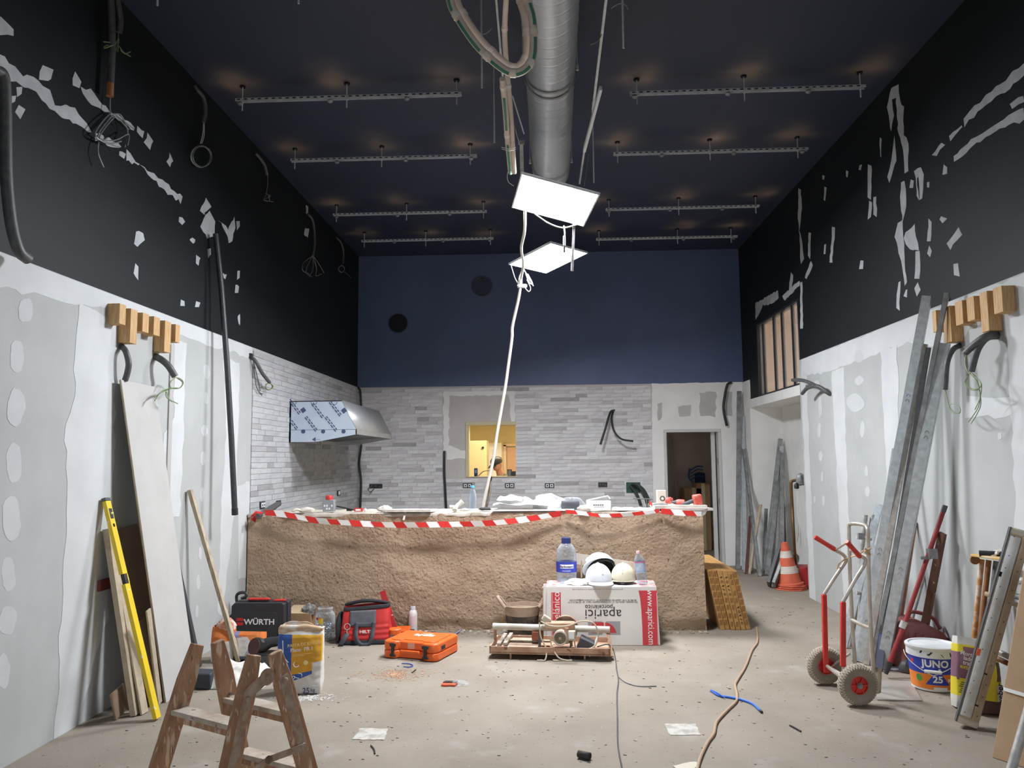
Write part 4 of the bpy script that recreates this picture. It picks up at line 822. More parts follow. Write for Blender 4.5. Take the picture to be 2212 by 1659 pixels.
# red and white tape in three sagging spans
M_TR = mat('tape_red', (214, 46, 40), .5); M_TW = mat('tape_white', (232, 228, 222), .5)
def tape(label, pts, hh, ys, seg=.105, slant=.35):
    P = smooth_path([PY(x, y, yy) for (x, y), yy in zip(pts, ys)], 10); L_ = 0; g = G(); k = 0
    q = [P[0]]; out = []; acc = 0
    for a, b_ in zip(P, P[1:]):
        d_ = b_-a; l = d_.length; pos = 0
        while acc+(l-pos) >= seg:
            pos += seg-acc; acc = 0; out.append(a+d_*(pos/l))
        acc += l-pos
    out = [P[0]]+out+[P[-1]]
    for i in range(len(out)-1):
        a, b_ = out[i], out[i+1]; t_ = (b_-a); h2 = hh*(1+.12*math.sin(i*1.7)); up = Vector((0, .25*math.sin(i*.9), 1)).normalized()*h2
        s0 = t_.normalized()*(slant*hh) if i else Vector((0, 0, 0)); s1 = t_.normalized()*(slant*hh) if i < len(out)-2 else Vector((0, 0, 0))
        y3 = Vector((0, .004*math.sin(i*2.3), 0))
        g.add([a-up/2+s0, b_-up/2+s1, b_+up/2-s1+y3, a+up/2-s0+y3], [(0, 1, 2, 3)], i % 2)
    return g.obj('barrier_tape', [M_TR, M_TW], label=label, cat='tape', group='red and white tape along the counter', solid=.0012, smooth=False)
yt = YC-.075
tape('red and white tape sagging along the left half of the counter front', [(572, 1107), (620, 1112), (680, 1124), (760, 1130), (850, 1134), (950, 1133), (1060, 1130), (1140, 1121), (1212, 1109)], .052, [7.42, 7.40, 7.39, 7.39, 7.39, 7.39, 7.39, 7.40, 7.43])
tape('short middle span of red and white tape under the white box', [(1222, 1105), (1255, 1108), (1300, 1114), (1350, 1112), (1424, 1104)], .034, [7.43, 7.40, 7.39, 7.40, 7.43])
tape('right end span of red and white tape below the red drill', [(1428, 1104), (1460, 1107), (1490, 1109), (1516, 1110)], .05, [7.43, 7.40, 7.40, 7.42])
g = G()
for pts in ([(541, 1122), (560, 1106), (556, 1112), (551, 1128)], [(541, 1116), (552, 1104), (570, 1106), (556, 1116)]):
    g.add([PY(x, y, 7.41+.012*i) for i, (x, y) in enumerate(pts)], [(0, 1, 2, 3)])
g.obj('tape_knot', M_TR, label='red knot of tape tied round the conduit at the counter left end', cat='tape', solid=.004)
g = G(); g.add([PY(x, y, yy) for x, y, yy in ((1514, 1103, 7.44), (1524, 1110, 7.4), (1530, 1098, 7.38), (1522, 1104, 7.42), (1516, 1116, 7.4))], [(0, 1, 2), (0, 3, 2), (0, 4, 1)])
g.obj('tape_end', M_TW, label='loose crumpled tape end at the right corner of the counter', cat='tape', solid=.002)
tape('loose strip of tape lying over the boards beside the green conduits', [(1403, 1086), (1412, 1092), (1425, 1097), (1443, 1100)], .03, [7.72, 7.66, 7.62, 7.6], .06)
# ---------------------------------------------------------------- things on the counter
zt = ZT+.016
def ctop(x, y): return PZ(x, y, zt)
def onc(x, yy): p = PY(x, 1100, yy); return Vector((p.x, yy, zt))
def lumpy(c, d, seed, amp=.25, nu=14, nv=8, flat=.5):
    g = G()
    def f(u, v):
        a = 2*math.pi*u; b_ = math.pi*(v-.5); q = Vector((math.cos(a)*math.cos(b_), math.sin(a)*math.cos(b_), max(-flat, math.sin(b_))))
        k = 1+amp*mnoise.noise(q*2.1+Vector((seed*3.1, seed, 0)))+amp*.5*mnoise.noise(q*5+Vector((seed, 0, seed)))
        return Vector((c[0]+q.x*k*d[0]/2, c[1]+q.y*k*d[1]/2, c[2]+(q.z*k+flat)*d[2]/(1+flat)))
    g.grid(f, nu, nv); return g
M_GLOVE = mat('dusty_white_leather', (214, 206, 194), .9, col2=(190, 180, 166), scale=18, bump=.5, bscale=60)
def glove(label, c, ang, L_=.23, name='work_glove'):
    M = T(*c) @ RZ(ang); t = thing(name, label, 'glove', c)
    g = lumpy((0, 0, 0), (L_*.5, L_*.38, .05), R.random()*9, .2, 16, 8); g.v = [M @ p for p in g.v]; g.obj('palm', M_GLOVE, t)
    for k in range(4):
        y = -.036+.024*k; g = G(); g.tube([M @ Vector(q) for q in smooth_path([(L_*.18, y*.8, .02), (L_*.34, y*1.15, .03), (L_*(.47-.02*abs(k-1)), y*1.35, .012)], 3)], [.013, .013, .013, .012, .012, .011, .008], 6); g.obj('finger', M_GLOVE, t)
    g = G(); g.tube([M @ Vector(q) for q in smooth_path([(0, -.035, .02), (L_*.12, -.075, .022), (L_*.24, -.085, .012)], 3)], [.014, .014, .014, .012, .012, .011, .008], 6); g.obj('thumb', M_GLOVE, t); return t
glove('dusty work glove hanging its fingers over the counter edge, left of the red capped can', onc(663, 7.53), math.radians(200), .3)
c = onc(711, 7.62)
t = thing('solvent_can', 'small grey can with a red cap standing on the counter', 'can', c)
g = G(); g.span((c.x-.055, c.y-.035, c.z), (c.x+.055, c.y+.035, c.z+.115)); bd = g.obj('body', mat('grey_can', (150, 154, 158), .4, .3), t, bevel=.006)
g = G(); g.lathe([(.036, .115), (.036, .15), (.032, .155), (.001, .155)], 16, T(*c)); g.obj('cap', M_RED, t)
g = G()
for i in range(4):
    for j in range(2):
        if (i+j) % 3: g.box((c.x-.036+.024*i, c.y-.0356, c.z+.03+.028*j), (.014, .001, .018))
g.obj('label_print', M_PRINTW, bd, kind='stuff', smooth=False)
a = onc(727, 7.62); b_ = onc(765, 7.6)
t = thing('black_pliers', 'black hand tool lying on the counter right of the small can', 'tool', (a+b_)/2)
g = G(); g.beam(a+Vector((0, 0, .05)), b_+Vector((0, 0, .015)), .02, .012); g.obj('handle', M_BLACK, t, bevel=.003); g = G(); g.beam(a+Vector((.1, .02, .012)), b_+Vector((-.03, .02, .012)), .03, .018); g.obj('handle', M_BLACK, t, bevel=.003)
c = onc(777, 7.6); t = thing('small_carton', 'tiny red and white carton on the counter near the corner cable', 'box', c)
g = G(); g.span((c.x-.05, c.y-.02, c.z), (c.x+.03, c.y+.02, c.z+.032)); bx = g.obj('carton', M_RED, t, bevel=.002); g = G(); g.span((c.x-.035, c.y-.0215, c.z+.008), (c.x+.015, c.y-.019, c.z+.024)); g.obj('label', M_PRINTW, bx)
g = lumpy(c+Vector((.055, 0, 0)), (.03, .03, .03), 4); g.obj('cable_clip', M_WHITE, t)
M_RAG = mat('dusty_cloth', (220, 212, 202), .95, col2=(196, 186, 174), scale=12, bump=.5, bscale=50)
g = lumpy(onc(832, 7.56), (.14, .09, .06), 2.2, .35); g.obj('crumpled_rag', M_RAG, label='small crumpled pale rag on the counter, left of the flat white tray', cat='rag')
c = onc(881, 7.54); t = thing('plaster_board_hawk', 'flat plaster covered board lying on the counter with one corner over the edge', 'tool', c)
g = G(); g.prism(jag([(-.2, -.07), (.23, -.09), (.27, .07), (-.16, .1)], .05, .01, 3), 0, .022, T(*c)); g.obj('plate', M_RAG, t)
g = G(); g.beam(c+Vector((-.02, -.02, .0)), PY(872, 1124, 7.44), .018, .01); g.obj('strap', M_RAG, t)
c = onc(985, 7.56); t = thing('pipe_fitting', 'pale plastic elbow pipe fitting standing on the counter beside the small bottle', 'pipe fitting', c)
g = G(); g.tube(smooth_path([c+Vector((-.01, -.05, .03))*.68, c+Vector((0, -.02, .05))*.68, c+Vector((.03, .0, .085))*.68, c+Vector((.075, .01, .12))*.68], 5), .021, 12); g.obj('elbow', mat('pale_pvc', (214, 212, 200), .5), t)
g = G(); g.cyl(c+Vector((.07, .01, .115))*.68, c+Vector((.095, .012, .135))*.68, .026, 14); g.obj('socket_end', MATS['pale_pvc'], t); g = G(); g.tube([c+Vector((-.09, 0, .06))*.68, c+Vector((0, 0, .055))*.68], .018, 12); g.obj('branch', MATS['pale_pvc'], t); g = G(); g.cyl(c+Vector((-.01, -.05, .03))*.68, c+Vector((-.012, -.066, .016))*.68, .024, 12); g.obj('collar', MATS['pale_pvc'], t)
M_BOTT = clearmat('bottle_plastic', (240, 244, 248), .05, .06)
def bottle(name, label, c, h, r, prof, cap, capr, caph, tilt=None, lab=None):
    M = T(*c) @ (tilt or Matrix.Identity(4)); t = thing(name, label, 'bottle', c)
    g = G(); g.lathe([(r*a, h*b_) for a, b_ in prof], 24, M); g.obj('body', M_BOTT, t, solid=.001)
    g = G(); z = h*prof[-1][1]; g.lathe([(capr, z-caph*.45), (capr, z+caph*.5), (capr*.9, z+caph*.6), (.001, z+caph*.6)], 18, M); g.obj('cap', cap, t)
    if lab: z0, z1, mt = lab; g = G(); g.lathe([(r*1.012, h*z0), (r*1.012, h*z1)], 28, M); t2 = g.obj('label', mt, t); return t, t2, M
    return t, None, M
PF = [(.001, .0), (.7, 0), (.95, .02), (1, .06), (.94, .14), (1, .18), (.94, .27), (1, .32), (.95, .42), (1, .48), (1, .62), (.9, .72), (.6, .84), (.36, .91), (.34, .97)]
bottle('water_bottle', 'clear small water bottle with a light blue cap on the counter', onc(1021, 7.62), .235, .036, PF, mat('light_blue_cap', (92, 176, 226), .4), .018, .022)
g = lumpy(onc(1003, 7.58), (.09, .05, .025), 6, .3); g.obj('plaster_crumbs', M_RAG, label='small lump of plaster on the counter beside the bottle foot', cat='rubble')
g = lumpy(onc(1048, 7.66), (.12, .08, .03), 7.5, .3); g.obj('dark_rag', mat('dark_rag', (64, 62, 60), .9), label='dark rag where the hanging cable meets the counter', cat='rag')
# papers, plastic bags, white box
def sheet(pts, seed, amp, lift=0.0):
    g = G(); a, b_, c, d_ = [Vector(p) for p in pts]
    def f(u, v):
        p = a.lerp(b_, u).lerp(d_.lerp(c, u), v); p.z += lift*u*(1-u)+amp*(.5+mnoise.noise(Vector((u*3, v*3, seed)))); return p
    g.grid(f, 14, 8); return g
x0, x1 = onc(1068, 7.5).x, onc(1172, 7.5).x
g = G(); g.span((x0-.02, 7.47, zt), (onc(1240, 7.5).x, 7.72, zt+.016)); g.obj('white_board', mat('white_board', (230, 228, 224), .8), label='thin white board lying on the counter under the papers', cat='board', bevel=.002)
g = sheet([(x0-.02, 7.46, zt+.022), (x0+.5, 7.46, zt+.028), (x0+.52, 7.72, zt+.05), (x0+.05, 7.75, zt+.05)], 3, .05, .06); g.obj('paper_sheet', M_PAPER, label='large white paper sheet lying rumpled over the counter board', cat='paper', solid=.001)
g = sheet([(x0+.02, 7.50, zt+.09), (x0+.26, 7.50, zt+.075), (x0+.28, 7.7, zt+.11), (x0+.04, 7.7, zt+.12)], 8, .03, .03); g.obj('paper_sheet', M_PAPER, label='smaller folded white paper on the left end of the paper heap', cat='paper', solid=.001)
M_BAG = clearmat('milky_plastic', (240, 241, 242), .5, .3)
c = onc(1188, 7.62); g = lumpy(c+Vector((-.02, 0, .02)), (.30, .16, .13), 12, .35, 20, 12); g.obj('plastic_bag', M_BAG, label='clear crumpled plastic bag beside the papers on the counter', cat='bag')
c = onc(1232, 7.58); t = thing('wrapped_pack', 'black pack wrapped in clear plastic on the counter', 'package', c)
g = G(); g.span((c.x-.085, c.y-.05, c.z+.004), (c.x+.085, c.y+.05, c.z+.092)); g.obj('pack', mat('charcoal_pack', (62, 62, 66), .6), t, bevel=.008)
g = lumpy((c.x+.01, c.y, c.z+.002), (.27, .17, .125), 21, .12, 20, 12); g.obj('wrap', M_CLEAR, t)
c = onc(1293, 7.55); zz = zt+.004; t = thing('white_carton', 'long white carton on the counter with a bent white wire on top', 'box', c)
g = G(); g.span((c.x-.115, c.y-.05, zz), (c.x+.115, c.y+.06, zz+.085)); bx = g.obj('carton', M_PAPER, t, bevel=.003)
g = G()
for i in range(5): g.box((c.x-.045+.02*i, c.y-.0508, zz+.048), (.014, .001, .010)); g.box((c.x-.04+.02*i, c.y-.0508, zz+.03), (.012, .001, .003))
g.obj('label_print', M_CONDUIT, bx, kind='stuff', smooth=False)
g = G(); g.tube([Vector((c.x-.11, c.y, zz+.09)), PY(1313, 1071, 7.56), PY(1318, 1078, 7.5)], .006, 6); g.obj('bent_wire', M_WIRE, t)
g = lumpy(onc(1261, 7.49)+Vector((0, -.02, -.006)), (.13, .08, .06), 31, .2); g.obj('plaster_bag', M_RAG, label='small white bag drooping over the counter edge beside the white carton', cat='bag')
g = G(); a, b_ = onc(1318, 7.55), onc(1424, 7.55); g.grid(lambda u, v: Vector((a.x+(b_.x-a.x)*u, 7.50+.12*v, zt+.03*math.sin(math.pi*v)*(.8+.4*mnoise.noise(Vector((u*14, v, 2)))))), 26, 6); g.obj('plaster_ridge', M_RAG, label='ridge of dried plaster on the counter right of the white carton', cat='rubble')
# the heap at the right end: timer, boards, drill, steel frame
c = onc(1435, 7.85); g = G(); g.prism(jag([(-.12, -.33), (.37, -.33), (.36, -.12), (.16, .12), (-.12, .12)], .08, .008, 5), 0, .03, T(c.x-.02, c.y-.02, zt+.012)); g.obj('stone_slab', mat('pale_slab', (206, 200, 190), .85, col2=(188, 180, 168), scale=9), label='pale slab lying on the counter under the drill and the timer', cat='slab')
g = G(); g.prism(jag([(-.1, -.06), (.34, -.07), (.32, .03), (-.08, .05)], .04, .01, 6), 0, .024, T(c.x+.05, 7.53, zt-.004)); g.obj('plaster_slab', M_RAG, label='rough plaster slab on the very edge of the counter right end', cat='slab')
p = PY(1428, 1068, 7.85); t = thing('timer_box', 'small white box with a round dial standing at the counter right end', 'timer', (p.x, p.y, zt+.03))
g = G(); g.span((p.x-.045, p.y-.03, zt+.03), (p.x+.045, p.y+.03, p.z+.043)); g.obj('case', mat('old_white_plastic', (216, 210, 196), .5), t, bevel=.004)
zc_ = (zt+.03+p.z+.043)/2-.01
g = G(); g.lathe([(.026, 0), (.026, .006), (.018, .006), (.018, .001)], 18, T(p.x+.008, p.y-.03, zc_) @ RX(math.pi/2)); dl = g.obj('dial_ring', M_CONDUIT, t); g = G(); g.lathe([(.017, 0), (.012, .008), (.001, .008)], 14, T(p.x+.008, p.y-.03, zc_) @ RX(math.pi/2)); g.obj('knob', MATS['old_white_plastic'], dl)
g = G(); zb = zt+.044; ce = PY(1440, 1098, 7.6)
pq = [(1408, 1087, 7.75), (1432, 1088, 7.75), (1442, 1097, 7.6), (1412, 1098, 7.6)]
pts = [PY(*q) for q in pq]
for q in pts: q.z = zb
for i in range(4): g.beam(pts[i], pts[(i+1) % 4], .012, .012)
g.obj('metal_bracket', M_ZINC, label='small bent metal frame lying over the slab beside the tape', cat='metal strip')
g = G(); g.tube([PY(1368, 1077, 7.8), PY(1410, 1078, 7.8)], .006, 6); g.tube([PY(1397, 1077, 7.8), Vector((PY(1397, 1098, 7.8).x, 7.8, zt))], .006, 6); g.tube([PY(1402, 1077, 7.8), Vector((PY(1402, 1098, 7.8).x, 7.8, zt))], .006, 6)
g.obj('steel_stand', M_CONDUIT, label='thin steel rod stand in front of the green conduit box', cat='stand')
t = thing('cordless_drill', 'dusty red cordless drill lying on its side at the counter right end', 'drill', PY(1490, 1090, 7.66))
M_DR = mat('dusty_red_plastic', (196, 76, 64), .6, col2=(206, 150, 138), scale=14, lo=.45, hi=.8)
zd = zt+.10
a, b_ = PY(1460, 1085, 7.66), PY(1477, 1087, 7.66); g = G(); g.tube([a, a.lerp(b_, .3), b_], [.022, .033, .036], 14); g.obj('motor_housing', M_DR, t)
g = G(); g.tube([PY(1451, 1084, 7.66), PY(1456, 1085, 7.66), a], [.008, .016, .02], 12); g.obj('chuck', M_CONDUIT, t)
g = G(); g.tube(smooth_path([PY(1474, 1090, 7.64), PY(1484, 1087, 7.63), PY(1494, 1083, 7.62), PY(1500, 1081, 7.62)], 4), [.02]*4+[.019]*9, 12); g.obj('handle', mat('grey_rubber_grip', (74, 80, 86), .7), t)
p = PY(1507, 1082, 7.62); g = G(); g.box((0, 0, 0), (.085, .08, .125), T(*p) @ RY(math.radians(-8))); g.obj('battery', M_DR, t, bevel=.014)
g = lumpy(PY(1446, 1083, 7.75)+Vector((0, 0, -.02)), (.08, .05, .06), 41, .3); g.obj('plastic_clip', M_DR, label='pinkish plastic clip behind the drill chuck', cat='clip')
# ---------------------------------------------------------------- the man behind the hatch
def skin_obj(name, verts, edges, mats, parent, sub=2, kind=None):
    me = bpy.data.meshes.new(name); me.from_pydata([v[0] for v in verts], edges, []); o = bpy.data.objects.new(name, me); C.objects.link(o)
    for q in (mats if isinstance(mats, list) else [mats]): me.materials.append(q)
    sk = o.modifiers.new('skin', 'SKIN'); sk.use_smooth_shade = True
    for i, v in enumerate(verts):
        d_ = me.skin_vertices[0].data[i]; d_.radius = v[1] if isinstance(v[1], tuple) else (v[1], v[1]); d_.use_root = (i == 0)
    s = o.modifiers.new('sub', 'SUBSURF'); s.levels = sub; s.render_levels = sub
    ORG[o] = Vector((0, 0, 0)); o.parent = parent; o.matrix_parent_inverse = Matrix.Translation(-ORG[parent]); return o
YM = 12.85; hd = PY(1074, 1003, YM); px_, hz = hd.x, hd.z
man = thing('person', 'man in a dark cap and olive shirt bending his head behind the hatch', 'person', (px_+.1, YM, 0))
M_SKIN = mat('skin', (190, 142, 120), .55, col2=(178, 128, 106), scale=6); M_OL = mat('olive_cloth', (76, 74, 62), .9, col2=(64, 63, 54), scale=10); M_TRS = mat('dark_trousers', (46, 50, 60), .9)
sh = hz-.24; sx_ = px_+.09; sy = YM+.06; hip = sh-.52
V = [((sx_, sy+.1, hip), (.15, .11)), ((sx_, sy+.07, hip+.2), (.14, .1)), ((sx_, sy+.03, sh-.12), (.17, .11)), ((sx_, sy, sh), (.11, .08)), ((sx_-.03, sy-.03, sh+.07), .06),
     ((sx_+.19, sy, sh-.03), .068), ((sx_+.25, sy-.03, sh-.3), .05), ((sx_+.1, sy-.24, sh-.42), .042), ((sx_-.19, sy, sh-.03), .068), ((sx_-.25, sy-.04, sh-.3), .05), ((sx_-.12, sy-.26, sh-.42), .042)]
skin_obj('shirt', V, [(0, 1), (1, 2), (2, 3), (3, 4), (3, 5), (5, 6), (6, 7), (3, 8), (8, 9), (9, 10)], M_OL, man)
V = [((sx_, sy+.1, hip-.02), (.15, .11)), ((sx_+.1, sy+.1, hip-.12), .09), ((sx_+.11, sy+.04, hip*.52), .065), ((sx_+.11, sy+.08, .09), .045), ((sx_+.11, sy-.06, .045), .04), ((sx_-.1, sy+.1, hip-.12), .09), ((sx_-.11, sy+.04, hip*.52), .065), ((sx_-.11, sy+.08, .09), .045), ((sx_-.11, sy-.06, .045), .04)]
skin_obj('trousers', V, [(0, 1), (1, 2), (2, 3), (3, 4), (0, 5), (5, 6), (6, 7), (7, 8)], M_TRS, man)
hm = T(px_, YM-.02, hz) @ RZ(math.radians(-38)) @ RX(math.radians(22))           # face turned to the left and down
g = G()
def headf(u, v):
    a = 2*math.pi*u; b_ = math.pi*(v-.5); q = Vector((math.cos(a)*math.cos(b_), math.sin(a)*math.cos(b_), math.sin(b_)))
    x, y, z = q.x*.078, q.y*.098, q.z*.118
    if q.z < 0: x *= 1-.28*(-q.z)**1.5; y = y*(1-.18*(-q.z))-.014*(-q.z)
    fr_ = max(0, -q.y)
    y -= .026*math.exp(-((q.x/.22)**2+((q.z+.12)/.16)**2))*fr_             # nose
    y -= .006*math.exp(-((q.x/.4)**2+((q.z+.52)/.08)**2))*fr_             # lips
    y += .009*(math.exp(-(((q.x-.38)/.18)**2+((q.z-.08)/.1)**2))+math.exp(-(((q.x+.38)/.18)**2+((q.z-.08)/.1)**2)))*fr_   # eye sockets
    return Vector((x, y, z))
g.grid(headf, 40, 30, M=hm); hd_ = g.obj('head', M_SKIN, man)
for s in (-1, 1):
    g = G(); g.lathe([(.001, .011), (.008, .008), (.011, 0), (.008, -.008), (.001, -.011)], 10, hm @ T(s*.031, -.082, .010)); e = g.obj('eye', M_PRINTW, hd_)
    g = G(); g.box((s*.031, -.094, .030), (.032, .012, .007), hm); g.obj('eyebrow', M_BLACK, hd_)
    g = lumpy((0, 0, 0), (.02, .045, .062), 3+s, .1); g.v = [hm @ (Vector((s*.078, .008, -.03))+p) for p in g.v]; g.obj('ear', M_SKIN, hd_)
g = G(); g.box((0, -.092, -.062), (.042, .012, .006), hm); g.obj('mouth', mat('lip', (140, 80, 70), .5), hd_)
g = G(); g.tube([hm @ Vector((0, .01, -.06)), Vector((sx_-.03, sy-.02, sh+.02))], [.056, .062], 14); g.obj('neck', M_SKIN, man)
g = G(); g.lathe([(.088, .022), (.092, .045), (.086, .085), (.06, .118), (.02, .130), (.001, .131)], 24, hm, sy=1.2); cp = g.obj('cap', M_BLACK, man)
g = G(); g.grid(lambda u, v: Vector(((u-.5)*.15*(1-.35*v*v), -.095-.085*v, .034-.02*v-.05*(u-.5)**2*4*.3)), 10, 6, M=hm); g.obj('visor', M_BLACK, cp, solid=.005)
for s in (-1, 1):
    hx, hy, hz_ = sx_+(.1 if s > 0 else -.12), sy-(.24 if s > 0 else .26), sh-.42
    g = lumpy((hx, hy-.05, hz_-.02), (.075, .10, .035), 5+s, .08); hnd = g.obj('hand', M_SKIN, man)
    for k in range(4):
        xx = hx-.027+.018*k; g = G(); g.tube([(xx, hy-.09, hz_), (xx, hy-.125-.006*(k in (1, 2)), hz_-.005), (xx, hy-.145-.008*(k in (1, 2)), hz_-.025)], [.009, .0085, .006], 6); g.obj('finger', M_SKIN, hnd)
    g = G(); g.tube([(hx-s*.03, hy-.04, hz_), (hx-s*.055, hy-.075, hz_-.004), (hx-s*.05, hy-.1, hz_-.02)], [.011, .010, .007], 6); g.obj('thumb', M_SKIN, hnd)
# things on the hatch sill
c = PY(1028, 1031, 12.0); c.z = HZ0+.0125; t = thing('drink_can', 'slim dark blue can standing on the hatch sill', 'can', c)
g = G(); g.lathe([(.024, 0), (.028, .006), (.028, .115), (.024, .122), (.022, .124)], 18, T(*c)); g.obj('body', mat('dark_blue_can', (48, 54, 108), .35, .4), t); g = G(); g.lathe([(.0285, .05), (.0285, .1)], 8, T(*c), a0=-2.0, a1=-1.0); g.obj('label_print', mat('pale_blue_print', (130, 140, 190), .5), t)
c = PY(1101, 1030, 12.03); c.z = HZ0+.0125; t = thing('glass_jar', 'small grey jar at the right end of the hatch sill', 'jar', c)
g = G(); g.lathe([(.001, 0), (.035, 0), (.037, .01), (.037, .08), (.033, .09)], 18, T(*c)); g.obj('body', mat('smoky_plastic', (120, 118, 116), .3), t); g = G(); g.lathe([(.036, .088), (.036, .1), (.001, .1)], 18, T(*c)); g.obj('lid', M_BLACK, t)
g = G(); p = PY(1109, 1024, 12.0); g.span((p.x-.03, 11.99, HZ0+.0125), (p.x+.035, 12.05, HZ0+.085)); g.obj('tool_pouch', M_BLACK, label='black pouch beside the jar on the hatch sill', cat='pouch', bevel=.006)
g = G(); g.tube(smooth_path([PY(1033, 1029, 12.02), PY(1042, 1020, 12.05), PY(1050, 1017, 12.1), PY(1058, 1017, 12.15)], 5), .006, 6); g.obj('black_cable', M_BLACK, label='thin black lead arching over the hatch sill', cat='cable')
# ---------------------------------------------------------------- left side: things leaning on the left wall
def lean_board(name, label, base0, base1, top0, thick, mt, cat='board', Xt=XL+.02):
    """base0 near bottom corner px, base1 far bottom px, top0 near top px on the wall"""
    a = PZ(*base0); t0 = PX(*top0, Xt); b_ = PZ(*base1); w = b_-a; d_ = t0+w
    n = (b_-a).cross(t0-a).normalized()*thick
    if n.x > 0: n = -n
    q = [a, b_, d_, t0]; g = G(); g.hexa([p for p in q], [p+n for p in q]); return g.obj(name, mt, label=label, cat=cat, bevel=.002), q, n
M_PLB = mat('leaning_plasterboard', (186, 184, 180), .85, col2=(178, 176, 172), scale=3)
M_PLE = mat('plasterboard_core', (184, 170, 148), .9, col2=(166, 152, 130), scale=14)
M_BRB = mat('brown_board_back', (142, 120, 100), .9, col2=(128, 106, 88), scale=6)
a = PZ(359, 1518); t0 = PX(262, 820, XL+.055); b_ = PZ(424, 1470); w = b_-a
n = w.cross(t0-a).normalized()*.013
if n.x > 0: n = -n
t = thing('plasterboard_sheet', 'large plasterboard sheet leaning tall against the left wall behind the level', 'board', (a+b_)/2)
q = [a, b_, t0+w*1.0, t0]; g = G(); g.hexa(q, [p+n for p in q]); g.obj('sheet', M_PLB, t)
g = G(); e = (t0-a).normalized(); s_ = w.normalized()*-.0012; q2 = [a+s_, t0+s_, t0+n+s_, a+n+s_]; g.add([*q2], [(0, 1, 2, 3)]); g.obj('core_edge', M_PLE, t, solid=.001)
def plank(name, label, p0, p1, w, th, mt, cat='board', along=(0, 1, 0), bevel=.002, parent=None):
    """a board standing with its foot at p0, head at p1, width w along the wall"""
    p0 = Vector(p0); p1 = Vector(p1); z = (p1-p0).normalized(); y = Vector(along); y = (y-z*y.dot(z)).normalized(); x = y.cross(z)
    M = Matrix(((x.x, y.x, z.x, p0.x), (x.y, y.y, z.y, p0.y), (x.z, y.z, z.z, p0.z), (0, 0, 0, 1)))
    dz = abs(x.z)*th/2; L_ = (p1-p0).length
    g = G(); g.box((0, 0, L_/2), (th, w, L_), M); lo = min(v.z for v in g.v); g.v = [v-Vector((0, 0, lo-.001)) for v in g.v]; return g.obj(name, mt, parent, label, cat if parent is None else None, bevel=bevel)
def lw(x, y, d=.02): return PX(x, y, XL+d)
plank('board_offcut', 'thick layered plasterboard strip leaning left of the yellow level', PZ(292, 1546), lw(232, 1144, .03), .06, .036, M_PLE)
plank('board_offcut', 'second plasterboard strip leaning just behind the yellow level', PZ(312, 1542), lw(243, 1150, .03), .08, .013, M_PLE)
plank('board_offcut', 'wide brown board leaning in shadow behind the yellow level', PZ(338, 1512), lw(268, 1146, .02), .34, .013, M_BRB)
plank('board_offcut', 'shorter brown board with a ragged top leaning under the large plasterboard', PZ(343, 1518), lw(300, 1345, .16), .14, .010, M_BRB)
plank('board_offcut', 'narrow upright strip between the brown boards and the large plasterboard', PZ(345, 1522), PX(320, 1320, XL+.3), .05, .012, M_PLE)
plank('board_offcut', 'small square offcut standing at the foot of the leaning strips', PZ(263, 1548), lw(252, 1494, .16), .16, .012, M_BRB)
p = lw(228, 1262, .012); g = G(); g.box(p, (.02, .16, .07)); g.obj('red_block', mat('dull_red_block', (120, 52, 46), .7), label='dull red block wedged between the wall and the leaning strips', cat='block', bevel=.003)
# spirit level
a = PZ(339, 1556); b_ = lw(228, 1080, .025); M_YEL = mat('yellow_enamel', (232, 200, 36), .45, col2=(222, 190, 40), scale=6, speck=[((226, 218, 190), 22, .66, .05)])
t = thing('spirit_level', 'long yellow spirit level leaning against the left wall', 'level', a)
z = (b_-a).normalized(); L_ = (b_-a).length; y = Vector((0, 1, 0)); y = (y-z*y.dot(z)).normalized(); x = y.cross(z)
M = Matrix(((x.x, y.x, z.x, a.x), (x.y, y.y, z.y, a.y), (x.z, y.z, z.z, a.z+.012), (0, 0, 0, 1)))
def lvbox(z0, z1, mt, nm, par, w=.056, th=.026, bev=.002): g = G(); g.box((0, 0, (z0+z1)/2), (th, w, z1-z0), M); return g.obj(nm, mt, par, bevel=bev)
lvbox(.0, L_*.60, M_YEL, 'beam', t); lvbox(L_*.645, L_*.985, M_YEL, 'beam', t); lvbox(L_*.985, L_, M_CONDUIT, 'end_cap', t, .06, .03)
lvbox(L_*.60, L_*.645, M_BLACK, 'vial_housing', t, .03, .024); g = G(); g.box((0, .023, L_*.622), (.026, .01, L_*.045), M); g.obj('beam_bridge', M_YEL, t)
hs = lvbox(L_*.90, L_*.95, M_BLACK, 'vial_housing', t, .04, .029, .004)
g = G(); g.cyl(M @ Vector((-.016, -.012, L_*.925)), M @ Vector((-.016, .012, L_*.925)), .008, 10); g.cyl(M @ Vector((.016, -.012, L_*.925)), M @ Vector((.016, .012, L_*.925)), .008, 10); g.obj('vial', mat('vial_green', (206, 216, 150), .2), hs)
g = G(); g.cyl(M @ Vector((.0136, 0, L_*.87)), M @ Vector((.0142, 0, L_*.87)), .012, 12); g.obj('hanging_hole', M_SHADE, t)
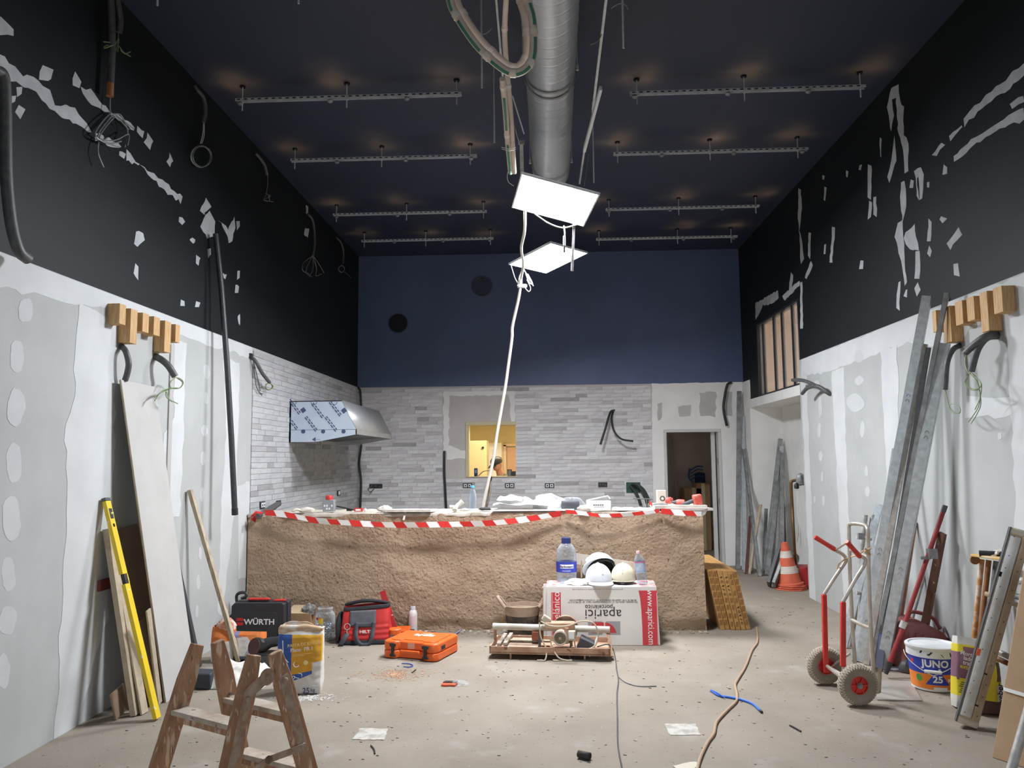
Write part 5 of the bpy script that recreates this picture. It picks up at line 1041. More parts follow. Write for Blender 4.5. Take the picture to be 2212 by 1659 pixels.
# dark corner profile and wooden batten
a = PZ(434, 1440); b_ = PX(366, 1127, XL+.12); t = thing('corner_profile', 'dark grey angle profile leaning against the large plasterboard edge', 'metal strip', a)
M = frame(a, b_-a, (1, 0, 0)); L_ = (b_-a).length; g = G(); g.box((0, 0, L_/2), (.036, .002, L_), M); g.box((.018, -.016, L_/2), (.002, .034, L_), M); g.obj('profile', mat('dark_zinc', (86, 92, 96), .45, .5), t)
M_BAT = mat('grubby_batten', (190, 176, 152), .8, col2=(148, 132, 108), scale=9, stretch=(5, 5, .5), lo=.4, hi=.7)
plank('wooden_batten', 'grubby wooden batten leaning across to the cement bags from the left wall', PZ(516, 1430), lw(410, 1060, .03), .045, .03, M_BAT, 'batten')
# ---------------------------------------------------------------- old wooden step ladder in the foreground
M_LAD = mat('worn_ladder_wood', (176, 136, 106), .75, col2=(148, 108, 80), scale=7, stretch=(3, 3, .7), speck=[((204, 176, 150), 11, .56, .10), ((214, 206, 196), 30, .66, .05), ((112, 78, 56), 20, .66, .07)], bump=.25, bscale=30)
M_STEP = mat('dusty_step', (196, 186, 172), .85, col2=(166, 146, 126), scale=9, speck=[((110, 84, 64), 26, .64, .06)])
M_RUST = mat('painted_rusty_iron', (150, 118, 96), .7, col2=(176, 156, 138), scale=26, bump=.2, bscale=50)
ladder = thing('step_ladder', 'worn wooden double step ladder spattered with plaster in the foreground', 'ladder', (-1.4, 3.55, 0))
apR, apL = PY(574, 1412, 3.5), PY(446, 1388, 3.76)
ft = {'a': Vector((-1.39, 3.30, 0)), 'b': Vector((-1.07, 3.72, 0)), 'c': Vector((-1.79, 3.5, 0)), 'd': Vector((-1.47, 3.9, 0))}
off = {'a': Vector((-.045, -.02, 0)), 'b': Vector((.03, .03, 0)), 'c': Vector((-.03, -.03, 0)), 'd': Vector((.04, .03, 0))}
ax_ = (apR-apL); ax_.z = 0; ax_.normalize()
tops = {k: (apR if k in 'ab' else apL)+off[k] for k in 'abcd'}
for k in 'abcd':
    p0, p1 = ft[k], tops[k]; z = (p1-p0).normalized(); y = (ax_-z*ax_.dot(z)).normalized(); x = y.cross(z); L_ = (p1-p0).length
    M = Matrix(((x.x, y.x, z.x, p0.x), (x.y, y.y, z.y, p0.y), (x.z, y.z, z.z, p0.z), (0, 0, 0, 1))); g = G()
    g.prism([(-.046, .0), (.046, .0), (.046, L_-.16), (.030, L_), (-.030, L_), (-.046, L_-.16)], -.015, .015, M @ Matrix(((1, 0, 0, 0), (0, 0, -1, 0), (0, 1, 0, 0), (0, 0, 0, 1))))
    lo = min(v.z for v in g.v); g.v = [v-Vector((0, 0, lo)) if v.z < .1 else v for v in g.v]
    lg = g.obj('leg', M_LAD, ladder, bevel=.005)
    if k in 'cd':
        g = G(); s = M @ Vector((-.036 if k == 'c' else -.036, 0, L_*.62)); g.cyl(M @ Vector((0, .014, L_*.66)), M @ Vector((0, .03, L_*.66)), .006, 8); g.obj('screw', M_ZINC, lg)
def step(k0, k1, f, wd=.085):
    p, q = ft[k0].lerp(tops[k0], f), ft[k1].lerp(tops[k1], f); x = (q-p).normalized(); c = (p+q)/2; L_ = (q-p).length-.024
    g = G(); g.box((0, 0, 0), (L_, wd, .022), axes(c, x, Vector((0, 0, 1)).cross(x))); st = g.obj('step', M_STEP, ladder, bevel=.003)
    g = G(); g.box((0, -wd*.3, -.024), (L_, .02, .03), axes(c, x, Vector((0, 0, 1)).cross(x))); g.obj('step_brace', M_LAD, st, bevel=.003)
for f in (.63, .28): step('c', 'a', f); step('d', 'b', f)
def plate(k, fs, wd, off_, par, nm='hinge_plate'):
    pts = [ft[k].lerp(tops[k], f)+ax_*off_ for f in fs]; return pts
o_ = .0165
for (fr_, bk_) in (('a', 'b'), ('c', 'd')):
    s = o_ if fr_ == 'a' else -o_
    if fr_ == 'c': continue
    hp = (ft['a'].lerp(tops['a'], .87)+ft['b'].lerp(tops['b'], .87))/2+ax_*s
    g = G(); L0 = ft['a'].lerp(tops['a'], .30)+ax_*s; L1 = ft['a'].lerp(tops['a'], .80)+ax_*s
    g.beam(L0, L1, .006, .046, up=(L1-L0).cross(ax_)); hpl = g.obj('hinge_plate', M_RUST, ladder, bevel=.002)
    g = G(); g.beam(L1, hp, .007, .05, up=(hp-L1).cross(ax_)); g.cyl(hp-ax_*.004, hp+ax_*.005, .036, 20); g.cyl(L1-ax_*.003, L1+ax_*.0035, .024, 16); g.obj('hinge_knuckle', M_RUST, hpl)
    b0 = ft['b'].lerp(tops['b'], .38)+ax_*s; b1 = ft['b'].lerp(tops['b'], .86)+ax_*s
    g = G(); g.beam(b0, b1, .006, .05, up=(b1-b0).cross(ax_)); hp2 = g.obj('hinge_plate', M_RUST, ladder, bevel=.002)
    for p in (hp, L1-(L1-L0)*.06, b1-(b1-b0)*.06, L0): g = G(); g.lathe([(.013, 0), (.013, .006), (.008, .010), (.001, .010)], 12, frame(p+ax_*.004, ax_)); g.obj('rivet', M_RUST, hpl)
    c0 = ft['a'].lerp(tops['a'], .33)+ax_*(s+.01); c1 = ft['b'].lerp(tops['b'], .42)+ax_*(s+.01); m_ = c0.lerp(c1, .5)+Vector((0, 0, .028))
    for p, q in ((c0, m_), (m_, c1)):
        g = G(); g.beam(p, q, .004, .03, up=(q-p).cross(ax_)); ba = g.obj('spreader_bar', M_RUST, ladder, bevel=.0015)
        for e in (p, q): g = G(); g.cyl(e-ax_*.003, e+ax_*.006, .017, 14); g.obj('pivot', M_RUST, ba)
# barcode sticker on leg b
p = ft['b'].lerp(tops['b'], .10)+ax_*.0148; z = (tops['b']-ft['b']).normalized(); x = ax_.cross(z).normalized()
M = Matrix(((-x.x, z.x, ax_.x, p.x), (-x.y, z.y, ax_.y, p.y), (-x.z, z.z, ax_.z, p.z), (0, 0, 0, 1)))
g = G(); g.box((.008, 0, 0), (.044, .12, .001), M); stk = g.obj('barcode_sticker', mat('cream_sticker', (214, 196, 182), .7), ladder)
g = G(); y = -.05
while y < .05:
    h = R.choice([.002, .003, .005]); g.box((.010, y, .0008), (.032, h, .0006), M); y += h+R.choice([.002, .003])
g.obj('barcode', M_PRINTB, stk, kind='stuff', smooth=False)
# ---------------------------------------------------------------- left side: bags, cases, bottles
c0 = PZ(490, 1396); c1 = PZ(617, 1396); yb = c0.y; x0 = PY(490, 1390, yb).x; x1 = PY(613, 1390, yb).x; zt_ = PY(550, 1302, yb).z
t = thing('tool_case', 'black tool case with a red handle and white lettering standing by the counter', 'case', ((x0+x1)/2, yb+.08, 0))
Mf = Matrix(((1, 0, 0, 0), (0, 0, -1, 0), (0, 1, 0, 0), (0, 0, 0, 1)))   # poly x,z ; extrude to -y
def face(y): return T(0, y, 0) @ Mf
M_CASE = mat('charcoal_case', (38, 38, 42), .5, col2=(46, 46, 50), scale=9)
g = G(); g.prism([(x0, .0), (x1, .0), (x1, zt_-.012), (x1-.03, zt_), (x0+.06, zt_), (x0+.03, zt_-.03), (x0+.03, zt_-.1), (x0, zt_-.12)], 0, .07, face(yb+.07)); sh_ = g.obj('front_shell', M_CASE, t, bevel=.008)
g = G(); g.prism([(x0+.02, .0), (x1+.012, .0), (x1+.012, zt_-.005), (x1-.02, zt_+.006), (x0+.06, zt_+.004), (x0+.03, zt_-.03)], 0, .08, face(yb+.155)); g.obj('rear_shell', M_CASE, t, bevel=.008)
g = G(); g.prism([(x0+.06, .06), (x1-.06, .06), (x1-.06, zt_-.11), (x1-.08, zt_-.08), (x0+.08, zt_-.08), (x0+.06, zt_-.11)], 0, .006, face(yb)); g.obj('front_panel', mat('charcoal_panel', (44, 44, 48), .55), sh_, bevel=.004)
xm = (x0+x1)/2; g = G(); g.span((xm-.09, yb+.04, zt_+.012), (xm+.1, yb+.085, zt_+.03)); hn = g.obj('handle', M_RED, t, bevel=.006)
for s in (-.08, .09): g = G(); g.span((xm+s-.01, yb+.045, zt_-.002), (xm+s+.01, yb+.08, zt_+.016)); g.obj('handle_post', M_CASE, hn)
g = G(); g.span((x1-.12, yb+.06, zt_+.004), (x1-.02, yb+.12, zt_+.012)); g.obj('red_latch', M_RED, t); g = G(); g.span((x0+.07, yb+.06, zt_+.002), (xm-.11, yb+.1, zt_+.010)); g.obj('grey_latch', M_CONDUIT, t)
def decal(x, y, yy): p = PY(x, y, yy); return p
p = PY(560, 1344, yb-.008); text('WÜRTH', .066, T(*p) @ RX(math.pi/2), M_PRINTW, sh_, bold=.02, sx=1.12)
p = PY(518, 1343, yb-.007); g = G()
for s in (1, -1):
    for xx in (-.024, 0, .024): pass
    g.prism([(-.032, .006), (.032, .006), (.034, .016), (.026, .020), (.030, .026), (.022, .034), (.012, .030), (0, .034), (-.012, .030), (-.022, .034), (-.030, .026), (-.026, .020), (-.034, .016)], 0, .0015, T(*p) @ RX(math.pi/2) @ Matrix.Diagonal((1, s, 1, 1)))
g.obj('logo', mat('logo_red', (192, 40, 44), .5), sh_, kind='stuff')
c = PY(518, 1288, 7.1); g = G(); g.tube(smooth_path([c+Vector((-.02, 0, -.08)), c+Vector((-.03, 0, .0)), c+Vector((.0, 0, .03)), c+Vector((.05, 0, .03)), c+Vector((.06, -.01, .0)), c+Vector((.02, -.02, -.02))], 5), .014, 8)
q = PY(518, 1300, 7.1); g.tube([Vector((c.x-.02, c.y, c.z-.08)), Vector((c.x-.02, c.y, .0))], .014, 8); g.obj('hose_end', M_BLACK, label='curled black hose end standing behind the black tool case', cat='hose')
# cardboard box behind
yb2 = 7.24; x0, x1 = PY(617, 1350, yb2).x, PY(671, 1350, yb2).x; zb = PY(640, 1326, yb2).z
t = thing('carton', 'open brown carton behind the bag of jointing paste, beside the screw jar', 'box', ((x0+x1)/2, yb2+.1, 0))
g = G(); g.span((x0, yb2, 0), (x1, yb2+.012, zb)); g.span((x0, yb2+.2, 0), (x1, yb2+.212, zb+.02)); g.span((x0, yb2+.012, 0), (x0+.01, yb2+.2, zb)); g.span((x1-.01, yb2+.012, 0), (x1, yb2+.2, zb)); g.span((x0, yb2, 0), (x1, yb2+.2, .01)); g.obj('carton_body', M_KRAFT, t)
g = G(); g.hexa([(x0, yb2+.0, zb), (x1-.02, yb2+.0, zb), (x1-.04, yb2+.16, zb+.045), (x0+.02, yb2+.16, zb+.045)], [(x0, yb2+.0, zb+.006), (x1-.02, yb2+.0, zb+.006), (x1-.04, yb2+.16, zb+.051), (x0+.02, yb2+.16, zb+.051)]); g.obj('flap', mat('pale_cardboard', (190, 166, 134), .85), t)
g = lumpy((x1-.03, yb2+.05, zb-.02), (.14, .1, .10), 55, .3); g.obj('netting_bundle', mat('dark_netting', (84, 80, 76), .9, col2=(150, 146, 140), scale=40), label='dark crumpled netting at the carton corner', cat='bundle')
# screw jar
c = PZ(702, 1381); t = thing('screw_jar', 'clear wide mouthed jar half full of screws by the red tool bag', 'jar', c)
h = .285; r = .088
g = G(); g.lathe([(r*.96, .002), (r, .02), (r, h*.72), (r*.95, h*.8), (r*.72, h*.88), (r*.72, h*.93), (r*.76, h*.94), (r*.76, h*.98), (r*.70, h)], 28, T(*c)); g.obj('glass', M_CLEAR, t, solid=.002)
g = G(); M_SCR = mat('zinc_screw', (176, 180, 182), .35, .8)
for i in range(170):
    a = R.uniform(0, 2*math.pi); rr = r*.82*math.sqrt(R.random()); zz_ = .015+R.random()*h*.46; d_ = Vector((R.gauss(0, 1), R.gauss(0, 1), R.gauss(0, .6))).normalized()*.018
    p = Vector((rr*.85*math.cos(a), rr*.85*math.sin(a), zz_))+c; g.tube([p-d_, p+d_*.8, p+d_], [.0015, .0022, .0055], 5)
g.obj('screws', M_SCR, t, kind='stuff')
p = Vector((c.x-.01, c.y-r-.001, .17)); g = G(); g.lathe([(r*1.01, .15), (r*1.01, .2)], 8, T(*c), a0=-2.05, a1=-1.5); g.obj('label', mat('yellow_label', (226, 190, 60), .6), t)
g = G(); g.lathe([(r*1.01, .185), (r*1.01, .205)], 8, T(*c), a0=-2.4, a1=-1.75); g.obj('label', M_RED, t)
# ---- 25 kg bag in the middle left
def sack(name, label, M, w, h, dth, paint, bulge=.03, top=0, seed=1, nu=36, nv=26):
    """upright paper sack: rounded box; paint(u,v)->material index on the front (u 0..1 left to right, v 0..1 up)"""
    t = thing(name, label, 'bag', M @ Vector((0, 0, 0)))
    g = G(); per = [(-.5, -.5), (.5, -.5), (.5, .5), (-.5, .5)]
    L_ = [w, dth, w, dth]; tot = sum(L_); vs = []; us = []
    N_ = 150
    for j in range(nv+1):
        v = j/nv; squeeze = 1-.5*top*max(0, (v-.72)/.28)**1.3
        for i in range(N_):
            s = i/N_*tot; k = 0
            while s > L_[k]: s -= L_[k]; k += 1
            f = s/L_[k]; a = per[k]; b_ = per[(k+1) % 4]; x = (a[0]+(b_[0]-a[0])*f)*w; y = (a[1]+(b_[1]-a[1])*f)*dth*squeeze
            ed = min(1, 4*(.25-(x/w)**2)+.02); eb = min(1, 8*v+.1)*min(1, 5*(1-v)+.35)
            y += (1 if y > 0 else -1)*bulge*ed**.5*eb if abs(y) > dth*squeeze*.49 else 0
            x *= 1-.05*(1-eb)-.04*(abs(y)/(dth/2+bulge))**6
            nz = mnoise.noise(Vector((x*9, y*9+seed, v*h*9)))*.008+mnoise.noise(Vector((x*26, seed, v*h*30)))*.003
            vs.append((x+nz*.5, y+nz*(1 if y > 0 else -1), v*h))
    fs = []; mi = []
    for j in range(nv):
        for i in range(N_):
            fs.append((j*N_+i, j*N_+(i+1) % N_, (j+1)*N_+(i+1) % N_, (j+1)*N_+i))
            s = (i+.5)/N_*tot; k = 0
            while s > L_[k]: s -= L_[k]; k += 1
            mi.append(paint(k, s/L_[k] if k < 2 else 1-s/L_[k], (j+.5)/nv))
        g.v = [M @ Vector(p) for p in vs]; g.f = [list(f) for f in fs]+[list(range(N_-1, -1, -1))]; g.mi = mi+[0]
    return t, g
M_PW = mat('white_paper_sack', (216, 212, 206), .7, col2=(206, 202, 196), scale=10, bump=.2, bscale=22, bdist=.01); M_PBL = mat('blue_sack_print', (52, 84, 160), .6, col2=(60, 92, 166), scale=10); M_PY = mat('yellow_sack_print', (222, 168, 44), .6, col2=(214, 156, 40), scale=10); M_POR = mat('orange_sack_print', (222, 128, 62), .65, col2=(214, 116, 54), scale=10)
M_PYL = mat('bright_yellow_sack', (226, 208, 44), .6); M_PPU = mat('mauve_sack_print', (138, 98, 116), .6, col2=(128, 90, 108), scale=8); M_PBR = mat('brown_sack_print', (92, 62, 60), .65)
M_LB = mat('pale_blue_print', (104, 136, 206), .6)
# the printed fields of the bags
def paint25(k, u, v):
    if k == 0:
        lim = .165+.10*u+.10*u*u
        if v > .93-.03*u: return 0
        if .32 < u < .93 and v > .30+.12*(u-.3)+(.12 if u > .8 else 0): return 2
        if u < .80 and v > lim: return 1
        if u >= .93 and v > .5: return 2
    if k == 1 and .5 < v < .92: return 2 if u < .25 else 0
    if k == 3 and v > .2: return 1
    return 0
yb = PZ(640, 1502).y+.01; c = PY(642, 1500, yb); c.z = 0
hgt = PY(640, 1362, yb).z; wdt = PY(690, 1450, yb).x-PY(597, 1450, yb).x
M25 = T(c.x, yb+.07, .002) @ RZ(math.radians(8)) @ RX(math.radians(-3))
t, g = sack('paste_bag', 'open blue and yellow 25 kg bag of jointing paste standing on the floor', M25, wdt, hgt, .13, paint25, .028, .15, 3, nv=170)
bag = g.obj('sack', [M_PW, M_PBL, M_PY], t, ang=1.2)
fy = -.13/2-.036
g = G(); n_ = 40; rim = []
def rimp(i, dz, k=1.0):
    a = 2*math.pi*i/n_; x = wdt*.5*max(-1, min(1, math.cos(a)*1.25)); y = .075*max(-1, min(1, math.sin(a)*1.4)); e = mnoise.noise(Vector((math.cos(a)*1.3, math.sin(a)*.9, 5.3)))
    return M25 @ Vector((x*k, y*k, hgt-.01+dz*(.5+1.2*max(-.3, e))))
for dz, k in ((-.02, .99), (.03, .99), (.055, .9)): rim += [rimp(i, dz, k) for i in range(n_)]
g.add(rim, [(j*n_+i, j*n_+(i+1) % n_, (j+1)*n_+(i+1) % n_, (j+1)*n_+i) for j in range(2) for i in range(n_)]); g.obj('torn_rim', mat('kraft_lining', (196, 164, 130), .85, col2=(214, 204, 194), scale=14, lo=.45, hi=.6), t, solid=.003)
g = G(); g.add([M25 @ Vector((wdt*.49*math.cos(a)*1.0, .07*math.sin(a), hgt-.04)) for a in [i*math.pi/10 for i in range(20)]], [tuple(range(20))]); g.obj('powder', M_PAPER, t)
def on25(u, v, dy=0): return M25 @ T((u-.5)*wdt, fy-.002-dy, v*hgt) @ RX(math.pi/2)
text('PASTA DE JUNTAS', .028, on25(.62, .775) @ RZ(math.radians(5)), mat('pale_yellow_print', (240, 216, 150), .6), bag, bold=.01, sx=1.0)
text('Placo  PR 1', .034, on25(.565, .695) @ RZ(math.radians(4)), M_PRINTW, bag, bold=.015)
for k, (v, s0) in enumerate(((.625, 1), (.60, .62))):
    g = G(); g.box((0, 0, 0), (wdt*.44*s0, .0025, .0008), on25(.34+.24*s0, v) @ RZ(math.radians(4))); g.obj('print_line', MATS['pale_yellow_print'], bag)
g = G(); g.tube([on25(.45, .47) @ Vector((.018*math.cos(a), .018*math.sin(a), 0)) for a in [math.pi*(.7+i*.1) for i in range(13)]], .003, 5); g.obj('pictogram', M_PRINTW, bag)
g = G(); g.lathe([(.016, 0), (.001, .001)], 14, on25(.66, .49)); g.obj('pictogram', MATS['pale_yellow_print'], bag)
text('Placo', .04, on25(.29, .065), mat('dark_blue_print', (48, 58, 104), .6), bag, bold=.012); text('25', .05, on25(.68, .06), MATS['dark_blue_print'], bag, bold=.015); text('kg', .034, on25(.83, .068), MATS['dark_blue_print'], bag, bold=.01)
for pts in ([(.13, .84), (.14, .60), (.05, .54)], [(.14, .60), (.27, .50)], [(.16, .53), (.12, .47), (.26, .40), (.22, .47), (.16, .53)], [(.10, .49), (.14, .38), (.26, .33), (.24, .28), (.18, .32)], [(.20, .30), (.30, .24), (.40, .25), (.42, .28), (.38, .29), (.36, .25)], [(.44, .27), (.52, .25)], [(.50, .33), (.57, .32), (.58, .28)]):
    g = G(); g.tube(smooth_path([on25(u, v) @ Vector((0, 0, 0)) for u, v in pts], 4), .0022, 5); g.obj('line_drawing', M_PRINTW, bag)
# two cement bags behind the ladder
yb = PZ(528, 1432).y; c = PY(528, 1424, yb); c.z = 0
Mq = T(PY(522, 1420, yb).x, yb+.1, .003) @ RZ(math.radians(-4)) @ RX(math.radians(-12))
def paintc(k, u, v):
    if k == 0:
        if v > .80-.55*max(0, u-.62)/.38 and u > .32: return 1
        if v > .76 and u < .42: return 2
        if v < .12: return 3
    if k == 1: return 1 if v > .45 else 0
    return 0
hq = PY(520, 1366, yb+.1).z; wq = (PY(548, 1400, yb).x-PY(480, 1400, yb).x)
t, g = sack('cement_bag', 'white and orange cement bag leaning on the black tool case', Mq, wq, hq, .12, paintc, .03, .1, 8, nv=56); cb = g.obj('sack', [M_PW, M_POR, M_LB, mat('greyish_print', (120, 140, 150), .6)], t, ang=1.2)
g = G(); a = [Mq @ Vector((wq*(.24+.05*math.cos(i*.35)), -.12/2-.040, hq*(.28+.13*math.sin(i*.35)))) for i in range(19)]; g.tube(a, .003, 5); g.obj('print_ring', M_LB, cb)
for i in range(3): g = G(); g.box((wq*(.33+.05*i), -.101, hq*.27), (.012, .002, .03), Mq); g.obj('print_bar', M_LB, cb)
Mq2 = T(PY(477, 1430, 6.35).x, 6.4, .003) @ RZ(math.radians(12))
h2 = PY(475, 1352, 6.4).z; w2 = .17
t, g = sack('cement_bag', 'crumpled cement bag standing twisted with an orange top behind the ladder', Mq2, w2, h2, .13, lambda k, u, v: 1 if v > .52+.12*u else 0, .03, .9, 17, nv=56); g.obj('sack', [M_PW, M_POR], t, ang=1.2)
g = G(); p = Mq2 @ Vector((.02, -.02, h2-.03)); g2 = lumpy(p, (.15, .1, .09), 61, .4); g2.obj('twisted_top', mat('orange_crumple', (206, 120, 76), .7, col2=(222, 206, 196), scale=16), t)
# white cloth heap
c = PZ(500, 1476); g = G()
g = G(); g.grid(lambda u, v: Vector((c.x-.24+.52*u, c.y-.16+.46*v, max(.004, (.17*math.sin(math.pi*min(1, max(0, u)))**.7*math.sin(math.pi*min(1, max(0, v)))**.7)*(.75+.5*mnoise.noise(Vector((u*4, v*4, 2))))+.030*mnoise.noise(Vector((u*11+v*5, v*9, 6))))) ), 40, 34); g.obj('cloth_heap', mat('white_cloth', (224, 220, 212), .95, bump=.3, bscale=30), label='heap of crumpled white cloth on the floor behind the ladder', cat='cloth', ang=2, solid=.002)
g = G(); c = PZ(437, 1484); g.prism([(-.09, -.06), (.09, -.08), (.08, .06), (-.08, .08)], 0, .11, T(c.x, c.y, .001)); g.obj('black_tub', mat('blue_black_plastic', (46, 50, 58), .6), label='dark low tub half hidden behind the left ladder frame', cat='tub', bevel=.01)
# black grinder
c = PZ(560, 1424); t = thing('angle_grinder', 'black angle grinder with a reddish disc behind the ladder', 'grinder', c)
p0, p1 = PY(556, 1400, 6.15), PY(592, 1384, 6.2)
g = G(); g.tube([p0, p0.lerp(p1, .35), p0.lerp(p1, .8), p1+Vector((.06, 0, .0))], [.045, .05, .04, .035], 14); g.obj('motor_body', M_BLACK, t)
g = G(); d_ = Vector((-.45, -.85, .25)).normalized(); q = PY(549, 1397, 6.08); g.cyl(q, q+d_*.004, .062, 28); g.obj('disc', mat('dark_red_disc', (72, 38, 38), .6), t); g = G(); g.lathe([(.07, 0), (.07, .03), (.05, .045)], 24, frame(q-d_*.045, d_), a0=.6, a1=3.9); g.obj('guard', M_BLACK, t)
g = G(); g.span((p0.x-.02, 6.08, 0), (p0.x+.2, 6.24, p0.z-.03)); g.obj('grinder_pouch', M_BLACK, t, bevel=.02)
# ---- red tool bag
yb = PZ(780, 1393).y; xa, xb = PY(728, 1390, yb).x, PY(840, 1380, yb).x; hb = PY(780, 1308, yb).z; xm = (xa+xb)/2; wB = xb-xa
MH = T(xm, yb+.14, .002) @ RZ(math.radians(6))
t = thing('tool_bag', 'red and grey soft tool bag with white lettering standing by the counter', 'bag', (xm, yb+.14, 0))
M_RB = mat('red_canvas', (196, 44, 42), .65, col2=(178, 38, 38), scale=9, bump=.2, bscale=60); M_GB = mat('dark_grey_webbing', (66, 68, 74), .8, col2=(56, 58, 64), scale=12); M_BB = mat('black_canvas', (36, 38, 42), .8)
def bagf(u, v):   # body of revolution around bag: u around, v up
    a = 2*math.pi*u; ca, sa = math.cos(a), math.sin(a); e = .35
    x = math.copysign(abs(ca)**e, ca); y = math.copysign(abs(sa)**e, sa)
    hw = wB*.5*(1-.14*v); hd_ = .145*(1-.62*v**1.4)
    nz = 1+.03*mnoise.noise(Vector((x*2, y*2, v*3))); rib = .004*math.sin(v*46) if (y < 0 and v < .55) else 0
    return Vector((x*hw*nz, y*hd_*nz-rib+.0, v*hb*(.93+.07*x*.6)))
g = G(); g.grid(bagf, 72, 30, M=MH); g.add([MH @ bagf(i/72, 0) for i in range(72)][::-1], [tuple(range(72))]); bb = g.obj('bag_body', M_RB, t, ang=2)
g = G(); g.grid(lambda u, v: Vector((bagf(u, .90+.10*v).x*1.01, bagf(u, .90+.1*v).y*1.05, bagf(u, .9+.1*v).z+.004)), 72, 3, M=MH); g.obj('zip_band', M_BB, t, ang=2, solid=.004)
g = G(); pts = [MH @ Vector((x, -.02-.02*math.cos(x/wB*6), hb*1.0+.022*math.cos(x/wB*5)+.012*x/wB)) for x in [wB*.42*(-1+.1*i) for i in range(21)]]; g.tube(pts, [.01]+[.016]*19+[.01], 8); g.obj('top_roll', M_BB, t)
def bfront(x, v, d=.004): # point on bag front
    hd_ = .145*(1-.62*v**1.4); return MH @ Vector((x*wB, -hd_-d-.005, v*hb*(.93+.04*x)))
g = G(); g.grid(lambda u, v: bfront(-.30+.50*u, .50+.40*v, .002), 12, 8); g.obj('front_patch', mat('grey_canvas', (92, 92, 98), .8, col2=(76, 76, 82), scale=14), bb, solid=.003, ang=2)
g = G(); g.grid(lambda u, v: bfront(-.20+.40*u, .46+.12*v, .004), 10, 3); g.obj('strap_sleeve', M_GB, bb, solid=.004, ang=2)
for s in (-.17, .17):
    pass
hpts = [(-.16, .60), (-.165, .45), (-.155, .25), (-.11, .10), (-.05, .03), (.03, .025), (.10, .06), (.145, .22), (.16, .42), (.17, .60)]
P = smooth_path([bfront(x, v, .014+.02*(v < .4)) for x, v in hpts], 4); g = G(); vs = []
for i, p in enumerate(P):
    d_ = (P[min(i+1, len(P)-1)]-P[max(i-1, 0)]).normalized(); n_ = (MH.to_3x3() @ Vector((0, -1, .25))).normalized(); s = d_.cross(n_).normalized()*.017; vs += [p-s, p+s]
g.add(vs, [(2*i, 2*i+1, 2*i+3, 2*i+2) for i in range(len(P)-1)]); g.obj('handle', M_GB, t, solid=.004)
ring = bfront(-.335, .50, .012); g = G(); g.tube([ring+(MH.to_3x3() @ Vector((.026*math.cos(a), -.002, .026*math.sin(a)))) for a in [math.pi*i/8 for i in range(16)]], .0032, 6, closed=True); g.tube([ring+Vector((0, -.004, -.026)), ring+Vector((-.002, -.006, -.07))], .005, 6); g.obj('buckle', M_STEEL, t)
P = [bfront(-.335, .32, .016), bfront(-.37, .20, .03), bfront(-.42, .08, .04), bfront(-.45, .0, .03)]; g = G(); vs = []
for p in P: vs += [p-Vector((.024, 0, 0)), p+Vector((.024, 0, 0))]
g.add(vs, [(2*i, 2*i+1, 2*i+3, 2*i+2) for i in range(3)]); g.obj('shoulder_strap', M_GB, t, solid=.004)
g = G(); g.grid(lambda u, v: Vector((bagf(u, .12*v).x*1.015, bagf(u, .12*v).y*1.03, bagf(u, .12*v).z)), 72, 3, M=MH); g.obj('base_guard', M_BB, t, ang=2, solid=.004)
g = G(); q0 = lumpy(MH @ Vector((-wB*.5, .03, .0)), (.09, .26, .26), 71, .15); q0.obj('side_pocket', M_BB, t)
text('HILTI', .036, T(*bfront(.015, .345, .006)) @ MH.to_3x3().to_4x4() @ RX(math.pi/2), M_PRINTW, bb, bold=.03, sx=1.25)
# red board leaning on the counter
a0, a1 = PY(857, 1361, 7.3), PY(826, 1277, 7.44); a0.z = 0
g = G(); M = frame(a0, a1-a0, (0, -1, 0)); L_ = (a1-a0).length; g.box((0, 0, L_/2), (.055, .018, L_), M); o = g.obj('red_board', mat('chipped_red_paint', (186, 44, 46), .6, col2=(170, 40, 42), scale=9, speck=[((226, 214, 206), 30, .68, .03)]), label='red painted board leaning on the counter behind the tool bag', cat='board', bevel=.001)
g = G(); g.box((.0285, -.0, L_/2), (.003, .019, L_), M); g.obj('bare_edge', M_BAT, o)
# white bottle
c = PZ(892, 1363); h = PY(892, 1309, c.y).z
t = thing('white_bottle', 'white plastic bottle standing on the floor against the counter', 'bottle', c); r = .041
g = G(); g.lathe([(r*.95, 0), (r, .01), (r, h*.70), (r*.93, h*.76), (r*.62, h*.85), (r*.55, h*.86)], 24, T(*c)); bd = g.obj('body', mat('white_plastic', (228, 226, 224), .4), t)
g = G(); g.lathe([(r*.62, h*.85), (r*.62, h*.985), (r*.55, h), (.001, h)], 20, T(*c)); g.obj('cap', mat('lilac_white_cap', (206, 202, 212), .45), t)
g = G(); g.lathe([(r*1.01, h*.18), (r*1.01, h*.62)], 14, T(*c), a0=-2.1, a1=-.7); g.obj('label', mat('pinkish_label', (226, 204, 204), .6), bd)
